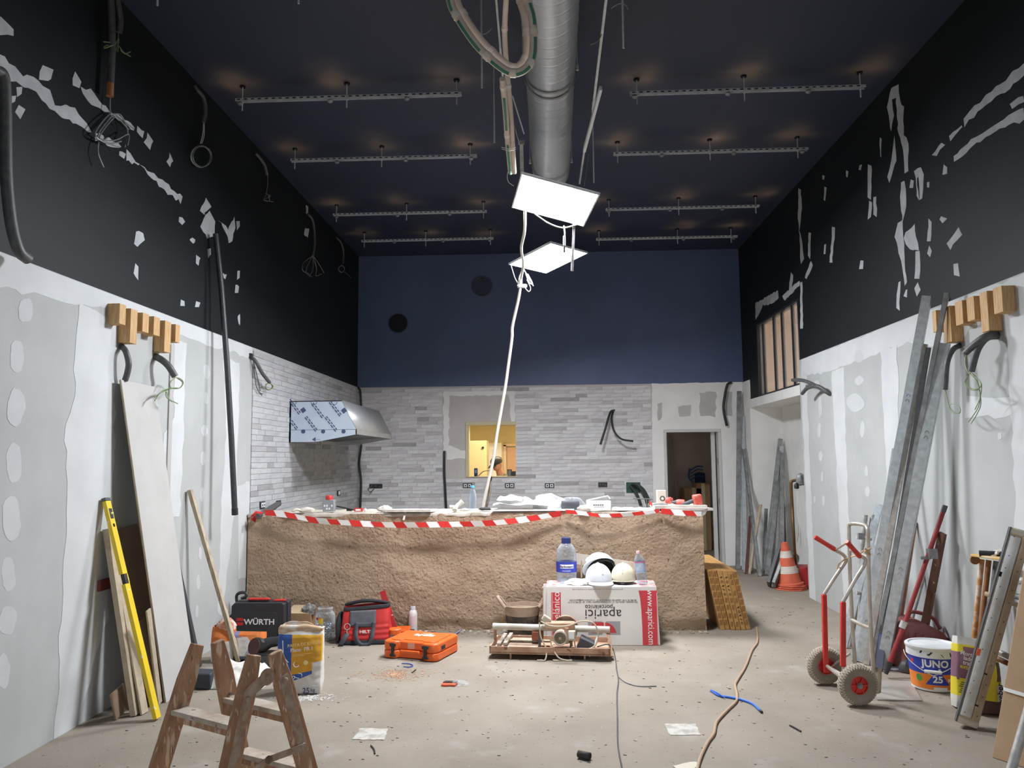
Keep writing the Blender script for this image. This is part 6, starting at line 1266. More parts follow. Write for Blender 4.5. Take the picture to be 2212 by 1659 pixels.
# small orange lidded jar and orange lid behind the case
c = PZ(862, 1394); c.y = 7.05; c.x = PY(853, 1380, 7.05).x; c.z = 0
t = thing('orange_lid_jar', 'clear jar with an orange lid between the red bag and the orange case', 'jar', c); zt2 = PY(853, 1357, 7.05).z
g = G(); g.lathe([(.05, .0), (.055, .01), (.055, zt2-.04)], 20, T(*c)); g.obj('glass', M_CLEAR, t, solid=.0015); g = G(); g.lathe([(.058, zt2-.045), (.058, zt2-.008), (.05, zt2), (.001, zt2)], 20, T(*c)); g.obj('lid', mat('orange_plastic', (232, 104, 40), .4, col2=(222, 96, 34), scale=9), t)
c = PZ(880, 1372); g = G(); g.span((c.x-.11, c.y-.03, 0), (c.x+.05, c.y+.09, .035), 0); g.hexa([(c.x-.12, c.y-.04, .035), (c.x+.03, c.y-.04, .035), (c.x+.02, c.y+.08, .06), (c.x-.11, c.y+.08, .06)], [(c.x-.12, c.y-.04, .043), (c.x+.03, c.y-.04, .043), (c.x+.02, c.y+.08, .068), (c.x-.11, c.y+.08, .068)], 1); g.obj('parts_tray', [M_BLACK, MATS['orange_plastic']], label='small tray with an orange lid behind the orange case', cat='tray', bevel=.002)
# ---- orange case
A_ = PZ(826, 1421); B_ = PZ(943, 1432); Cc = PZ(978, 1404)
ex = (B_-A_); wC = ex.length; ex.normalize(); ey = Vector((-ex.y, ex.x, 0)); dC = max(.36, (Cc-B_).dot(ey)); hC = .135
MC_ = axes(A_, ex, ey) @ T(wC/2, dC/2, .004); M_OR = MATS['orange_plastic']
t = thing('orange_case', 'orange plastic tool case with black latches lying flat on the floor', 'case', MC_ @ Vector((0, 0, 0)))
def caseprof(s): return [(-wC/2*s, -dC/2*s+.03), (-wC/2*s+.03, -dC/2*s), (-wC*.26, -dC/2*s), (-wC*.22, -dC/2*s+.035), (wC*.22, -dC/2*s+.035), (wC*.26, -dC/2*s), (wC/2*s-.03, -dC/2*s), (wC/2*s, -dC/2*s+.03), (wC/2*s, dC/2*s-.03), (wC/2*s-.03, dC/2*s), (wC*.2, dC/2*s), (wC*.17, dC/2*s-.02), (-wC*.17, dC/2*s-.02), (-wC*.2, dC/2*s), (-wC/2*s+.03, dC/2*s), (-wC/2*s, dC/2*s-.03)]
g = G(); g.prism(caseprof(1), .0, hC*.46, MC_); g.obj('bottom_shell', M_OR, t, bevel=.010)
g = G(); g.prism(caseprof(1), hC*.47, hC, MC_); ls = g.obj('top_shell', M_OR, t, bevel=.012)
g = G(); g.prism([(x*.82, y*.78) for x, y in caseprof(1)], hC, hC+.006, MC_); g.obj('lid_panel', M_OR, ls, bevel=.003)
g = G(); g.box((0, -dC/2+.012, hC*.42), (wC*.36, .022, .028), MC_); g.obj('handle', M_OR, t, bevel=.008)
for s in (-1, 1):
    g = G(); x = s*wC*.30
    g.prism([(-.026, -.052), (.026, -.052), (.026, -.038), (.012, -.026), (.012, .022), (.028, .030), (.028, .052), (-.028, .052), (-.028, .030), (-.012, .022), (-.012, -.026), (-.026, -.038)], 0, .012, MC_ @ T(x, -dC/2-.001, hC*.5) @ RX(math.pi/2)); g.obj('latch', M_BLACK, t, bevel=.003)
g = G(); g.box((.0, -dC/2+.034, hC*.74), (.06, .002, .045), MC_); g.obj('sticker', mat('pinkish_sticker', (220, 170, 150), .6), ls)
g = G(); g.box((wC/2+.001, -dC*.22, hC*.68), (.002, .07, .03), MC_); g.obj('sticker', M_BLACK, ls)
text('spit', .10, MC_ @ T(.01, .03, hC+.0068) @ RZ(math.pi), M_PRINTW, ls, bold=.03, sx=1.25)
g = G(); g.box((.012, .10, hC+.0068), (.10, .008, .001), MC_); g.obj('print_bar', M_PRINTW, ls)
g = G(); g.box((wC*.33, -.02, hC+.001), (.05, .03, .001), MC_); g.obj('sticker', M_CONDUIT, ls)
for pts, lab in (([(868, 1433), (885, 1434), (892, 1438), (884, 1441), (872, 1440)], 'curl of blue wire on the floor in front of the orange case'), ([(868, 1429), (880, 1430)], None)):
    if lab: g = G(); g.tube(smooth_path([PZ(x, y, .006) for x, y in pts], 4), .004, 6); g.obj('wire_offcut', mat('blue_wire', (62, 88, 170), .5), label=lab, cat='wire')
g = G(); g.tube(smooth_path([PZ(908, 1366, .012), PZ(930, 1377, .01), PZ(950, 1380, .01), PZ(985, 1368, .01), PZ(995, 1360, .02)], 5), .005, 6); g.obj('pale_cord', mat('pale_blue_cord', (150, 160, 200), .5), label='pale blue cord lying behind the orange case', cat='cord')
# orange packet
c = PZ(970, 1480); t = thing('orange_packet', 'small orange and black packet in clear film on the floor', 'packet', c)
g = G(); g.prism(jag([(-.055, -.035), (.045, -.04), (.06, .02), (-.05, .035)], .03, .005, 2), 0, .012, T(c.x, c.y, .001)); g.obj('packet_body', mat('orange_packet_print', (206, 92, 54), .5), t); g = G(); g.prism([(-.045, .012), (.05, .005), (.06, .035), (-.03, .05)], .0125, .018, T(c.x, c.y, .001)); g.obj('black_strip', M_BLACK, t)
g = lumpy((c.x+.08, c.y+.01, .0), (.12, .10, .03), 91, .3); g.obj('film_wrap', M_CLEAR, t)
# ---------------------------------------------------------------- middle: bucket, tile boxes, helmets, bottles, saw
c = PZ(1128, 1369); c.y = 7.2; c.x = PY(1128, 1330, 7.2).x; c.z = .001; rb = (PY(1168, 1310, 7.2).x-PY(1089, 1310, 7.2).x)/2; hb = PY(1128, 1306, 7.2).z-.0
t = thing('mortar_bucket', 'black rubber mortar bucket caked with dried render behind the saw', 'bucket', c)
M_RUB = mat('mortar_caked_rubber', (66, 62, 58), .85, col2=(128, 112, 96), scale=7, lo=.45, hi=.68, speck=[((214, 208, 200), 34, .70, .04)], bump=.4, bscale=40)
M_MORT = mat('dry_mortar', (176, 156, 136), .95, col2=(156, 136, 116), scale=9, bump=.5, bscale=40)
g = G(); g.lathe([(rb*.74, 0), (rb*.78, .01), (rb*.92, hb*.72)], 32, T(*c)); g.obj('body', M_RUB, t)
g = G(); g.lathe([(rb*.92, hb*.72), (rb*.97, hb*.9), (rb, hb), (rb*.95, hb), (rb*.91, hb*.88), (.001, hb*.80)], 32, T(*c)); g.obj('caked_rim', M_MORT, t)
for s, a in ((-1, math.radians(200)), (1, math.radians(-8))):
    p = c+Vector((math.cos(a)*rb*.97, math.sin(a)*rb*.6, hb)); u = Vector((math.cos(a), -.25, 0))
    g = G(); g.tube(smooth_path([p+Vector((0, -.075, -.01)), p+u*.05+Vector((0, -.05, .055)), p+u*.07+Vector((0, 0, .075)), p+u*.05+Vector((0, .05, .055)), p+Vector((0, .075, -.01))], 5), .016, 8); g.obj('handle', M_MORT, t)
# ---- tile cartons
yb = PZ(1300, 1394).y; TLp, TRp, BLp, BRp = PY(1184, 1264, yb+.03), PY(1420, 1269, yb+.03), PY(1180, 1394, yb-.02), PY(1427, 1395, yb-.02)
zb = TLp.z*.985; wT = BRp.x-BLp.x
M_CW = mat('white_carton_print', (226, 222, 216), .7, col2=(218, 213, 206), scale=4); M_CR = mat('red_carton_print', (206, 66, 72), .7, col2=(196, 58, 66), scale=8); M_CRS = mat('scuffed_red_edge', (196, 92, 92), .8, col2=(222, 196, 190), scale=16, lo=.42, hi=.6)
M_GRY = mat('grey_print', (158, 158, 158), .7)
nB = 4; th = (7.42-yb)/4-.004
for i in range(nB):
    y0 = yb+i*(th+.004); dx = (-.02, -.03, .02, .0)[i]*(i > 0); xl, xr = BLp.x+dx, BRp.x-.02+dx; hz = zb-(0, .012, .004, .02)[i]
    t = thing('tile_carton', ('front white and red tile carton with upside down lettering, under the helmets', 'second tile carton from the front, standing on edge under the helmets', 'third tile carton from the front, under the bottles', 'rearmost tile carton, standing against the counter front')[i], 'box', ((xl+xr)/2, y0+th/2, 0), 'tile cartons standing on edge against the counter')
    g = G(); g.hexa([(xl, y0-.012, .001), (xr+.02, y0-.012, .001), (xr+.02, y0+th-.012, .001), (xl, y0+th-.012, .001)], [(xl+.012, y0, hz), (xr, y0, hz), (xr, y0+th, hz), (xl+.012, y0+th, hz)]); bx = g.obj('carton', M_CW, t, bevel=.004)
    g = G(); g.span((xl+.02, y0+.004, hz+.0005), (xl+wT*.12, y0+th-.004, hz+.003)); g.span((xr-wT*.14, y0+.004, hz+.0005), (xr-.004, y0+th-.004, hz+.003)); g.obj('red_edge', M_CRS, bx, kind='stuff', smooth=False)
    if i:
        g = G(); g.span((xl+.004, y0+.004, .02), (xl+.008, y0+th-.02, hz-.02)); g.obj('red_side', M_CRS, bx, smooth=False)
        continue
    ux = Vector((1, 0, 0)); uz = Vector((0, .012, hz)).normalized()
    def on(u, v, d=.0015): return axes(Vector((xl+.006*v+(xr+.013-xl)*u, y0-.012+.012*v-d, hz*v)), ux, uz)
    Wd = xr-xl+.01
    def flat(poly, mt, nm, d0=.0006, d1=.0016): g = G(); M = on(0, 0, 0); g.prism([(u*Wd, v*hz) for u, v in poly], d0, d1, M); return g.obj(nm, mt, bx, smooth=False)
    flat([(.05, .02), (.135, .02), (.135, .90), (.05, .90)], M_CR, 'red_band'); flat([(.855, .01), (.995, .01), (.992, .93), (.83, .93), (.842, .8), (.85, .6), (.855, .3)], M_CR, 'red_band')
    flat([(.395, .35), (.66, .35), (.66, .52), (.395, .52)][::1], M_GRY, 'grey_square') if 0 else None
    flat([(.375, .19), (.50, .19), (.50, .41), (.375, .41)], M_GRY, 'logo_field'); flat([(.535, .19), (.66, .19), (.66, .41), (.535, .41)], M_GRY, 'logo_field')
    flat([(.41, .215), (.515, .215), (.515, .395), (.41, .395)], M_CR, 'logo_block', .0017, .0024)
    flat([(.527, .215), (.625, .215), (.615, .275), (.595, .33), (.565, .37), (.527, .395)], M_CR, 'logo_block', .0017, .0024)
    flip = RZ(math.pi)
    text('aparici', .115, on(.505, .535) @ flip, M_PRINTB, bx, sx=1.06, bold=-.004); text('porcelánico', .052, on(.468, .655) @ flip, M_PRINTB, bx, sx=.98)
    text('Ctra. Castellón - Alcora, Km. 12 · 12110 Alcora (Castellón - Spain) · tel. +34 964 70 13 19', .0175, on(.505, .735) @ flip, M_CONDUIT, bx, sx=.93); text('fax 964 70 13 49 · export fax +34 964 52 63 07 · e-mail:ceramicas@aparici.com', .0175, on(.505, .768) @ flip, M_CONDUIT, bx, sx=1.02)
    text('www.aparici.com', .079, on(.925, .48) @ RZ(-math.pi/2), M_PRINTW, bx, sx=.84); text('porcelánico', .085, on(.094, .53) @ RZ(math.pi/2), M_PRINTW, bx, sx=.95)
    for u in (.055, .985): g = G(); g.box((0, 0, 0), (.003, hz*.86, .0008), on(u, .46, .002)); g.obj('white_line', M_PRINTW, bx)
    g = G()
    for k in range(26): g.box((.24*Wd+k*.017, 0, 0), (.010, .006, .0006), on(0, .955))
    g.obj('small_print', M_GRY, bx, kind='stuff', smooth=False)
yf = yb; tz = zb+.004
def onb(x, yy): p = PY(x, 1250, yy); return Vector((p.x, yy, tz))
# batten lying behind helmets
a, b_ = PY(1240, 1206, 7.42), PY(1372, 1226, 7.42); g = G(); g.beam(a, b_, .10, .012, up=(0, 1, .0)); 
o = g.obj('white_board', mat('off_white_board', (214, 206, 196), .7, col2=(196, 178, 160), scale=7), label='long off white board leaning behind the helmets on the tile cartons', cat='board', bevel=.001)
g = G(); g.tube([PY(1256, 1210, 7.39), PY(1256, 1248, 7.38)], .008, 6); g.obj('board_foot', M_BAT, o)
# big bottle with blue label
c = onb(1224, 7.24); hB = PY(1222, 1162, 7.24).z-tz; rB = .092
t, lb, M = bottle('water_bottle', 'large clear water bottle with a blue label on the tile cartons', c, hB, rB, [(.001, 0), (.8, 0), (.97, .02), (1, .05), (.96, .10), (1, .14), (1, .30), (.97, .32), (1, .34), (1, .56), (.96, .60), (.97, .66), (.9, .74), (.62, .84), (.38, .89), (.34, .93)], clearmat('dark_blue_cap', (78, 92, 150), .35, .2), .042, .05, lab=(.22, .46, mat('blue_label', (52, 66, 176), .55)))
wr = lambda k, z0: (lambda p: M @ Vector((math.sin(p.x/rB+.0)*(rB*k+p.z), -math.cos(p.x/rB)*(rB*k+p.z), z0+p.y)))
g = G(); g.lathe([(rB*1.02, hB*.315), (rB*1.02, hB*.405)], 10, M, a0=-2.25, a1=-.85); g.obj('label_panel', M_PRINTW, lb)
text('Barbozano', .03, None, mat('navy_print', (40, 44, 96), .6), lb, wrap=wr(1.025, hB*.355), bold=.02, sx=.95)
g = G(); g.lathe([(rB*1.022, hB*.255), (rB*1.022, hB*.265)], 8, M, a0=-2.0, a1=-1.2); g.obj('label_line', M_PRINTW, lb)
# slim bottle
c = onb(1388, 7.02); t, lb, M = bottle('water_bottle', 'slim clear bottle with a pink ringed label, leaning on the right of the tile cartons', c, PY(1380, 1190, 7.02).z-tz, .045, [(.001, 0), (.8, 0), (.97, .02), (1, .06), (1, .3), (.96, .5), (1, .55), (1, .70), (.88, .78), (.6, .86), (.34, .92), (.32, .96)], mat('pink_cap', (226, 180, 184), .5), .017, .022, tilt=RY(math.radians(-7)), lab=(.36, .70, mat('pale_label', (196, 206, 218), .6, col2=(150, 172, 206), scale=30)))
hS = PY(1380, 1190, 7.02).z-tz
g = G(); g.lathe([(.0462, hS*.665), (.0462, hS*.70)], 24, M); g.obj('label_ring', mat('pink_print', (216, 110, 150), .6), lb)
# helmets
M_HW = mat('white_helmet', (222, 224, 228), .35, col2=(214, 216, 220), scale=6, coat=.2); M_HY = mat('cream_helmet', (222, 214, 190), .4, col2=(212, 202, 176), scale=6, coat=.2)
def helmet(label, M, mt, r=.112):
    t = thing('hard_hat', label, 'helmet', M @ Vector((0, 0, 0)))
    prof = [(r*math.cos(a), .045+r*1.15*math.sin(a)) for a in [i*math.pi/2/12 for i in range(13)]]; prof[-1] = (.0005, prof[-1][1])
    g = G(); g.lathe([(r*1.02, .02), (r*1.01, .045)]+prof[1:], 40, M, sy=1.18); sh = g.obj('shell', mt, t, solid=.004)
    g = G(); vs = []
    n = 48
    for k, (e, z) in enumerate(((1.0, .030), (1.0, .022))):
        for rr in (0, 1):
            for i in range(n):
                a = 2*math.pi*i/n; pk = max(0, -math.sin(a))**2*.5+.07; q = r*(1.0+rr*pk*.75); vs.append((q*math.cos(a), q*math.sin(a)*1.18, z-rr*.018*(max(0, -math.sin(a))+.3)-.004*math.cos(2*a)*rr))
    for i in range(n):
        j = (i+1) % n; g.f += []
    fs = []
    for i in range(n):
        j = (i+1) % n; fs += [(i, n+i, n+j, j), (2*n+i, 2*n+j, 3*n+j, 3*n+i), (n+i, 3*n+i, 3*n+j, n+j)]
    g.add(vs, fs, 0, M); g.obj('brim', mt, t, ang=1)
    g = G(); g.tube([M @ Vector((0, 1.18*r*1.02*math.cos(a)*1.0, .048+r*1.16*math.sin(a))) for a in [math.pi*(.12+.76*i/14) for i in range(15)]], .006, 6); g.obj('crown_ridge', mt, sh)
    for s in (-1, 1): g = G(); g.tube([M @ Vector((s*.035, 1.16*r*.93*math.cos(a), .046+r*1.11*math.sin(a)*.97)) for a in [math.pi*(.25+.5*i/8) for i in range(9)]], .0035, 6); g.obj('crown_ridge', mt, sh)
    g = G(); g.lathe([(r*.86, .0), (r*.86, .034)], 30, M, sy=1.14); g.obj('headband', mat('dark_headband', (66, 64, 62), .7), t, solid=.003)
    g = G(); g.cyl(M @ Vector((0, r*1.0, .012)), M @ Vector((0, r*1.05, .012)), .018, 16); g.obj('ratchet', M_CONDUIT, t)
    return t, sh
helmet('white hard hat at the front of the tile cartons', T(*onb(1293, 7.08)) @ RZ(math.radians(14)), M_HW)
t, sh = helmet('cream hard hat with its adjuster showing, beside the slim bottle', T(*onb(1346, 7.12)) @ T(0, 0, .005) @ RZ(math.radians(172)), M_HY, .104)
c = onb(1297, 7.27); z_ = Vector((-.30, .78, .55)).normalized()
M = frame(c+Vector((0, -.02, .105)), z_) @ RZ(math.radians(100)) @ T(0, 0, -.05)
lo = min((M @ Vector((.13*math.cos(a), .15*math.sin(a), .02))).z for a in [i*math.pi/12 for i in range(24)]); M = T(0, 0, tz-lo+.004) @ M
helmet('white hard hat tipped up behind the front one, its dark inside showing', M, M_HW, .116)
g = G(); g.lathe([(.001, .105), (.06, .095), (.095, .05), (.098, .03)], 24, M, sy=1.14); list(C.objects)[-1]; g.obj('liner', mat('dark_liner', (52, 52, 54), .8), [o for o in C.objects if o.name.startswith('hard_hat')][-1])
g = lumpy(onb(1252, 7.06), (.26, .16, .045), 77, .35, 22, 10); g.obj('paper_towel', M_PAPER, label='crumpled white paper on the tile cartons beside the big bottle', cat='paper')
# ---- tile saw
sl, sr = PZ(1057, 1424), PZ(1312, 1436); yS0 = sl.y+.0; yS1 = 6.50; xl, xr = PY(1057, 1410, yS0).x, PY(1316, 1420, yS0).x; z0, z1 = .045, PY(1200, 1396, yS0).z
MS = axes(Vector((xl, yS0, 0)), Vector((xr-xl, -.09, 0)), Vector((.09, xr-xl, 0))); LS = math.hypot(xr-xl, .09); DS = .42
M_SAWP = mat('muddy_pink_steel', (190, 158, 132), .8, col2=(164, 124, 98), scale=7, speck=[((120, 84, 64), 18, .64, .06), ((220, 208, 194), 26, .68, .05)], bump=.2, bscale=40)
M_TUBEW = mat('dusty_white_tube', (206, 206, 198), .5, col2=(186, 174, 156), scale=5)
t = thing('tile_saw', 'muddy bench tile saw with a guide tube standing on the floor', 'saw', MS @ Vector((LS/2, DS/2, 0)))
g = G(); g.box((LS/2, .006, (z0+z1)/2), (LS, .012, z1-z0), MS); g.box((LS/2, DS-.006, (z0+z1)/2), (LS, .012, z1-z0), MS); g.box((.006, DS/2, (z0+z1)/2), (.012, DS, z1-z0), MS); g.box((LS-.006, DS/2, (z0+z1)/2), (.012, DS, z1-z0), MS); g.box((LS/2, DS/2, z0+.01), (LS, DS, .012), MS); tr = g.obj('water_tray', M_SAWP, t)
for i, (x, y) in enumerate(((.17, .03), (LS-.2, .03), (.17, DS-.04), (LS-.2, DS-.04))): g = G(); g.box((x, y, z0/2), (.012, .03, z0), MS); g.obj('foot', M_SAWP, t)
g = G(); g.box((LS*.22, DS*.5, z1-.018), (LS*.36, DS*.82, .012), MS); g.obj('table_plate', mat('muddy_plate', (176, 156, 138), .8, col2=(156, 132, 112), scale=7), t)
g = G(); g.box((LS*.28, DS*.55, z1-.002), (LS*.42, .05, .012), MS); g.obj('fence', M_BAT, t)
for yy in (.0, .05): g = G(); g.box((.075, DS*.5+yy*0, z1+.010+yy*.1), (.03, DS*.9, .02), MS @ T(yy, 0, 0)); g.obj('side_rail', mat('muddy_aluminium', (186, 178, 166), .5, .3, col2=(150, 128, 108), scale=11), t)
zT = PY(1185, 1352, yS0+.2).z; xo = .035
g = G(); g.beam(MS @ Vector((.02, DS*.5-.02, z1-.06)), MS @ Vector((.02, DS*.5-.02, zT)), .022, .022); g.obj('post', M_SAWP, t); g = G(); g.beam(MS @ Vector((LS+.012, .06, .03)), MS @ Vector((LS-.02, DS*.45, zT)), .03, .02, up=(0, 1, 0)); g.obj('post', M_SAWP, t)
g = G(); g.cyl(MS @ Vector((.0, DS*.5-.02, zT)), MS @ Vector((LS*1.0, DS*.45-.02, zT-.005)), .026, 20); g.obj('guide_tube', M_TUBEW, t)
mc = PY(1211, 1377, yS0-.02); mp = MS.inverted() @ Vector((mc.x, yS0, mc.z)); mx, mz = mp.x, mp.z
g = G(); g.cyl(MS @ Vector((mx, .02, mz)), MS @ Vector((mx, .22, mz)), .055, 24); mo = g.obj('motor', mat('dusty_grey_motor', (196, 186, 168), .6, col2=(170, 154, 136), scale=9), t)
g = G(); g.lathe([(.057, 0), (.057, .02), (.05, .024), (.046, .02), (.046, .002)], 28, MS @ T(mx, .02, mz) @ RX(math.pi/2)); g.obj('fan_cover', MATS['dusty_grey_motor'], mo)
g = G()
for k in range(-4, 5):
    w = 2*math.sqrt(max(0, .044**2-(k*.010)**2)); g.box((mx+k*.010, .008, mz), (.0028, .003, w), MS); g.box((mx, .0075, mz+k*.010), (w, .003, .0028), MS)
g.obj('fan_grille', MATS['dusty_grey_motor'], mo, kind='stuff', smooth=False); g = G(); g.lathe([(.044, 0), (.001, 0)], 20, MS @ T(mx, .012, mz) @ RX(math.pi/2)); g.obj('fan_dark', mat('brown_dark', (84, 62, 48), .9), mo)
g = G(); g.lathe([(.012, 0), (.012, .004), (.001, .005)], 12, MS @ T(mx, .005, mz) @ RX(math.pi/2)); g.obj('hub', M_SAWP, mo)
bx_ = MS.inverted() @ PY(1222, 1352, yS0+.2); bx0 = bx_.x
g = G(); g.lathe([(.105, -.014), (.112, -.014), (.112, .014), (.105, .014)], 24, MS @ T(bx0, .24, mz+.02) @ RX(math.pi/2), a0=.15, a1=math.pi-.15); g.lathe([(.105, .0), (.001, .0)], 24, MS @ T(bx0, .25, mz+.02) @ RX(math.pi/2), a0=.15, a1=math.pi-.15); g.obj('blade_guard', mat('rusty_guard', (150, 104, 80), .8, col2=(190, 170, 150), scale=13), t, solid=.003)
g = G(); g.lathe([(.095, -.0015), (.095, .0015)], 40, MS @ T(bx0, .235, mz) @ RX(math.pi/2)); g.lathe([(.095, .0015), (.001, .0015)], 40, MS @ T(bx0, .235, mz) @ RX(math.pi/2)); g.obj('blade', M_ZINC, t)
g = G(); g.box((mx-.01, .14, mz+.075), (.24, .10, .05), MS); g.obj('carriage', M_SAWP, t, bevel=.006)
g = G(); g.box((mx+.09, .05, mz+.015), (.06, .07, .07), MS); sb = g.obj('switch_box', MATS['dusty_grey_motor'], t, bevel=.005); g = G(); g.box((mx+.09, .013, mz+.018), (.04, .004, .045), MS); g.obj('switch_plate', M_PFR, sb); g = G(); g.cyl(MS @ Vector((mx+.085, .05, mz-.02)), MS @ Vector((mx+.085, .05, mz-.07)), .012, 10); g.obj('cable_gland', mat('brass', (150, 116, 66), .4, .6), sb)
g = G(); g.box((mx-.2, .2, mz-.02), (.09, .1, .07), MS); g.obj('rusty_bracket', mat('rust', (156, 92, 64), .85, col2=(126, 72, 50), scale=12), t, bevel=.006)
g = G(); g.box((mx-.17, .06, mz-.03), (.02, .02, .17), MS); g.box((mx-.17, .05, mz-.115), (.04, .04, .025), MS); g.obj('clamp', M_CONDUIT, t)
q = MS.inverted() @ PY(1268, 1388, yS0+.1); g = G(); g.box((0, 0, 0), (.12, .15, .10), MS @ T(q.x-.01, .14, q.z-.01) @ RY(math.radians(25))); wb = g.obj('pump_box', mat('dark_grey_box', (74, 76, 80), .6), t, bevel=.006); g = G(); g.box((.062, 0, .02), (.006, .16, .15), MS @ T(q.x-.01, .14, q.z-.01) @ RY(math.radians(25))); g.obj('white_flap', M_PAPER, wb)
for pts in ([(1165, 1345), (1168, 1375), (1180, 1402), (1178, 1425), (1168, 1432), (1160, 1431)], [(1168, 1342), (1190, 1352), (1225, 1352), (1255, 1342), (1282, 1346), (1292, 1370), (1285, 1395), (1262, 1404), (1245, 1400), (1240, 1380)], [(1188, 1372), (1192, 1395), (1206, 1420), (1225, 1434), (1232, 1436)], [(1233, 1390), (1230, 1415), (1238, 1430), (1262, 1442), (1295, 1442), (1306, 1437)], [(1194, 1431), (1205, 1438), (1222, 1440), (1236, 1436)]):
    P = [PY(x, y, yS0-.03 if y < 1420 else yS0-.06) for x, y in pts]
    for p in P: p.z = max(p.z, .007)
    g = G(); g.tube(smooth_path(P, 5), .0065, 6); g.obj('power_cord', mat('beige_cord', (196, 182, 160), .6) if R.random() < .6 else M_CONDUIT, t)
P = [PY(1178, 1330, yS0+.05), PY(1190, 1340, yS0+.05)]; g = G(); g.box((0, 0, 0), (.07, .06, .05), T(*PY(1180, 1338, yS0+.1)) @ RY(math.radians(35))); g.obj('plug_block', MATS['dusty_grey_motor'], t, bevel=.008)
g = G(); g.tube([MS @ Vector((mx+.05, .03, zT+.03)), MS @ Vector((mx+.05, .03, zT-.09))], .018, 10); g.obj('slide_clamp', M_SAWP, t)
# thin cable from the saw along the floor
P = [(1290, 1397, .12), (1312, 1392, .13), (1324, 1402, .06), (1330, 1425, .006), (1332, 1445, .006), (1336, 1470, .005), (1333, 1500, .005), (1334, 1560, .005), (1335, 1610, .005), (1345, 1665, .005)]
g = G(); g.tube(smooth_path([PZ(*q) for q in P], 6), .005, 6); g.obj('saw_cable', M_CONDUIT, label='thin dark cord running from the saw towards the camera', cat='cable')
g = G(); g.tube(smooth_path([PZ(x, y, .005) for x, y in ((1336, 1462), (1352, 1474), (1380, 1482), (1418, 1482))], 6), .004, 6); g.obj('wire_offcut', M_ZINC, label='thin curved wire on the floor right of the saw cord', cat='wire')
# ---- boxes of boards leaning at the counter end
M_YB = mat('yellow_brown_carton', (186, 142, 82), .75, col2=(172, 128, 72), scale=8); M_YBP = mat('brown_carton_print', (140, 98, 54), .8); M_DBR = mat('dark_brown_print', (70, 50, 34), .8)
y0 = PZ(1590, 1361).y; BLb, BRb, TLt = PY(1556, 1361, y0), PY(1623, 1361, y0), PY(1526, 1231, y0); HB = TLt.z; wA = (BRb.x-BLb.x); shx = (TLt.x-BLb.x); nP = 6; w1 = wA/nP; LB = 1.25
for i in range(nP):
    xb = BLb.x+w1*i; dy = (0, .012, -.004, -.006, -.002, .01)[i]; hz = HB*(1-.004*i)
    t = thing('plank_carton', ('leftmost leaning carton of boards, deep under the counter end', 'second leaning carton of boards from the counter', 'third leaning carton of boards, with black pictograms', 'fourth leaning carton of boards, with black pictograms', 'fifth leaning carton of boards, with black pictograms', 'outermost leaning carton of boards, toward the passage')[i], 'box', (xb+w1/2, y0+LB/2, 0), 'flat cartons of boards leaning at the counter end')
    g = G(); e = .0015
    g.hexa([(xb+e, y0+dy, .001), (xb+w1-e, y0+dy, .001), (xb+w1-e, y0+LB+dy, .001), (xb+e, y0+LB+dy, .001)], [(xb+shx+e, y0+dy, hz), (xb+w1+shx-e, y0+dy, hz), (xb+w1+shx-e, y0+LB+dy, hz), (xb+shx+e, y0+LB+dy, hz)]); bx = g.obj('carton', M_YB, t, bevel=.004)
    def onp(u, v): return axes(Vector((xb+w1*u+shx*v, y0+dy-.001, hz*v)), (1, 0, 0), (shx, 0, hz))
    if i in (2, 3, 4):
        for k, v in enumerate((.88, .81, .735, .675, .60) if i < 4 else (.38, .31, .245, .18, .12)):
            g = G()
            if k in (1, 4): g.lathe([(w1*.24, 0), (w1*.24, .001), (w1*.15, .001), (w1*.15, 0)], 12, onp(.5, v))
            elif k == 3: g.box((0, 0, 0), (w1*.5, w1*.16, .001), onp(.5, v) @ RZ(-.5))
            else: g.prism([(-w1*.3, -w1*.12), (w1*.1, -w1*.1), (w1*.3, w1*.14), (0, w1*.2)], 0, .001, onp(.5, v))
            g.obj('pictogram', M_DBR, bx)
        for v in ((.5, .38, .24, .1) if i < 4 else (.9, .8, .62, .5)): g = G(); g.box((0, 0, 0), (w1*.5, .045, .0008), onp(.5, v)); g.obj('print_block', M_YBP, bx)
    else:
        for k in range(8):
            v = .93-k*.115; g = G(); g.box((0, 0, 0), (w1*.62, .05, .0008), onp(.5, v)); g.obj('print_block', M_YBP, bx)
# ---------------------------------------------------------------- floor: cables, scraps
cd = [(1634, 1355), (1636, 1385), (1624, 1405), (1610, 1440), (1592, 1470), (1588, 1480), (1592, 1500), (1590, 1515), (1570, 1535), (1548, 1560), (1542, 1585), (1528, 1605), (1512, 1640), (1502, 1680)]
g = G(); g.tube(smooth_path([PZ(x, y, .0095) for x, y in cd], 7), .009, 8); g.obj('extension_cable', mat('beige_brown_cable', (176, 148, 120), .55), label='beige cable winding over the floor towards the camera', cat='cable')
g = G(); P = smooth_path([PZ(x, y, .008) for x, y in ((1537, 1492), (1552, 1502), (1575, 1506), (1600, 1511), (1625, 1520), (1642, 1535))], 5); g.tube(P, .0085, 8); o = g.obj('blue_cable', mat('blue_cable', (52, 104, 196), .5), label='short blue cable lying across the beige cable on the floor', cat='cable')
g = G(); g.tube([P[-1], P[-1]+(P[-1]-P[-3]).normalized()*.03], .009, 8); g.obj('dark_tip', M_BLACK, o); g = G(); g.tube(smooth_path([PZ(1535, 1490, .01), PZ(1548, 1496, .02), PZ(1566, 1507, .012)], 4), .004, 6); g.obj('loose_strand', MATS['blue_cable'], o)
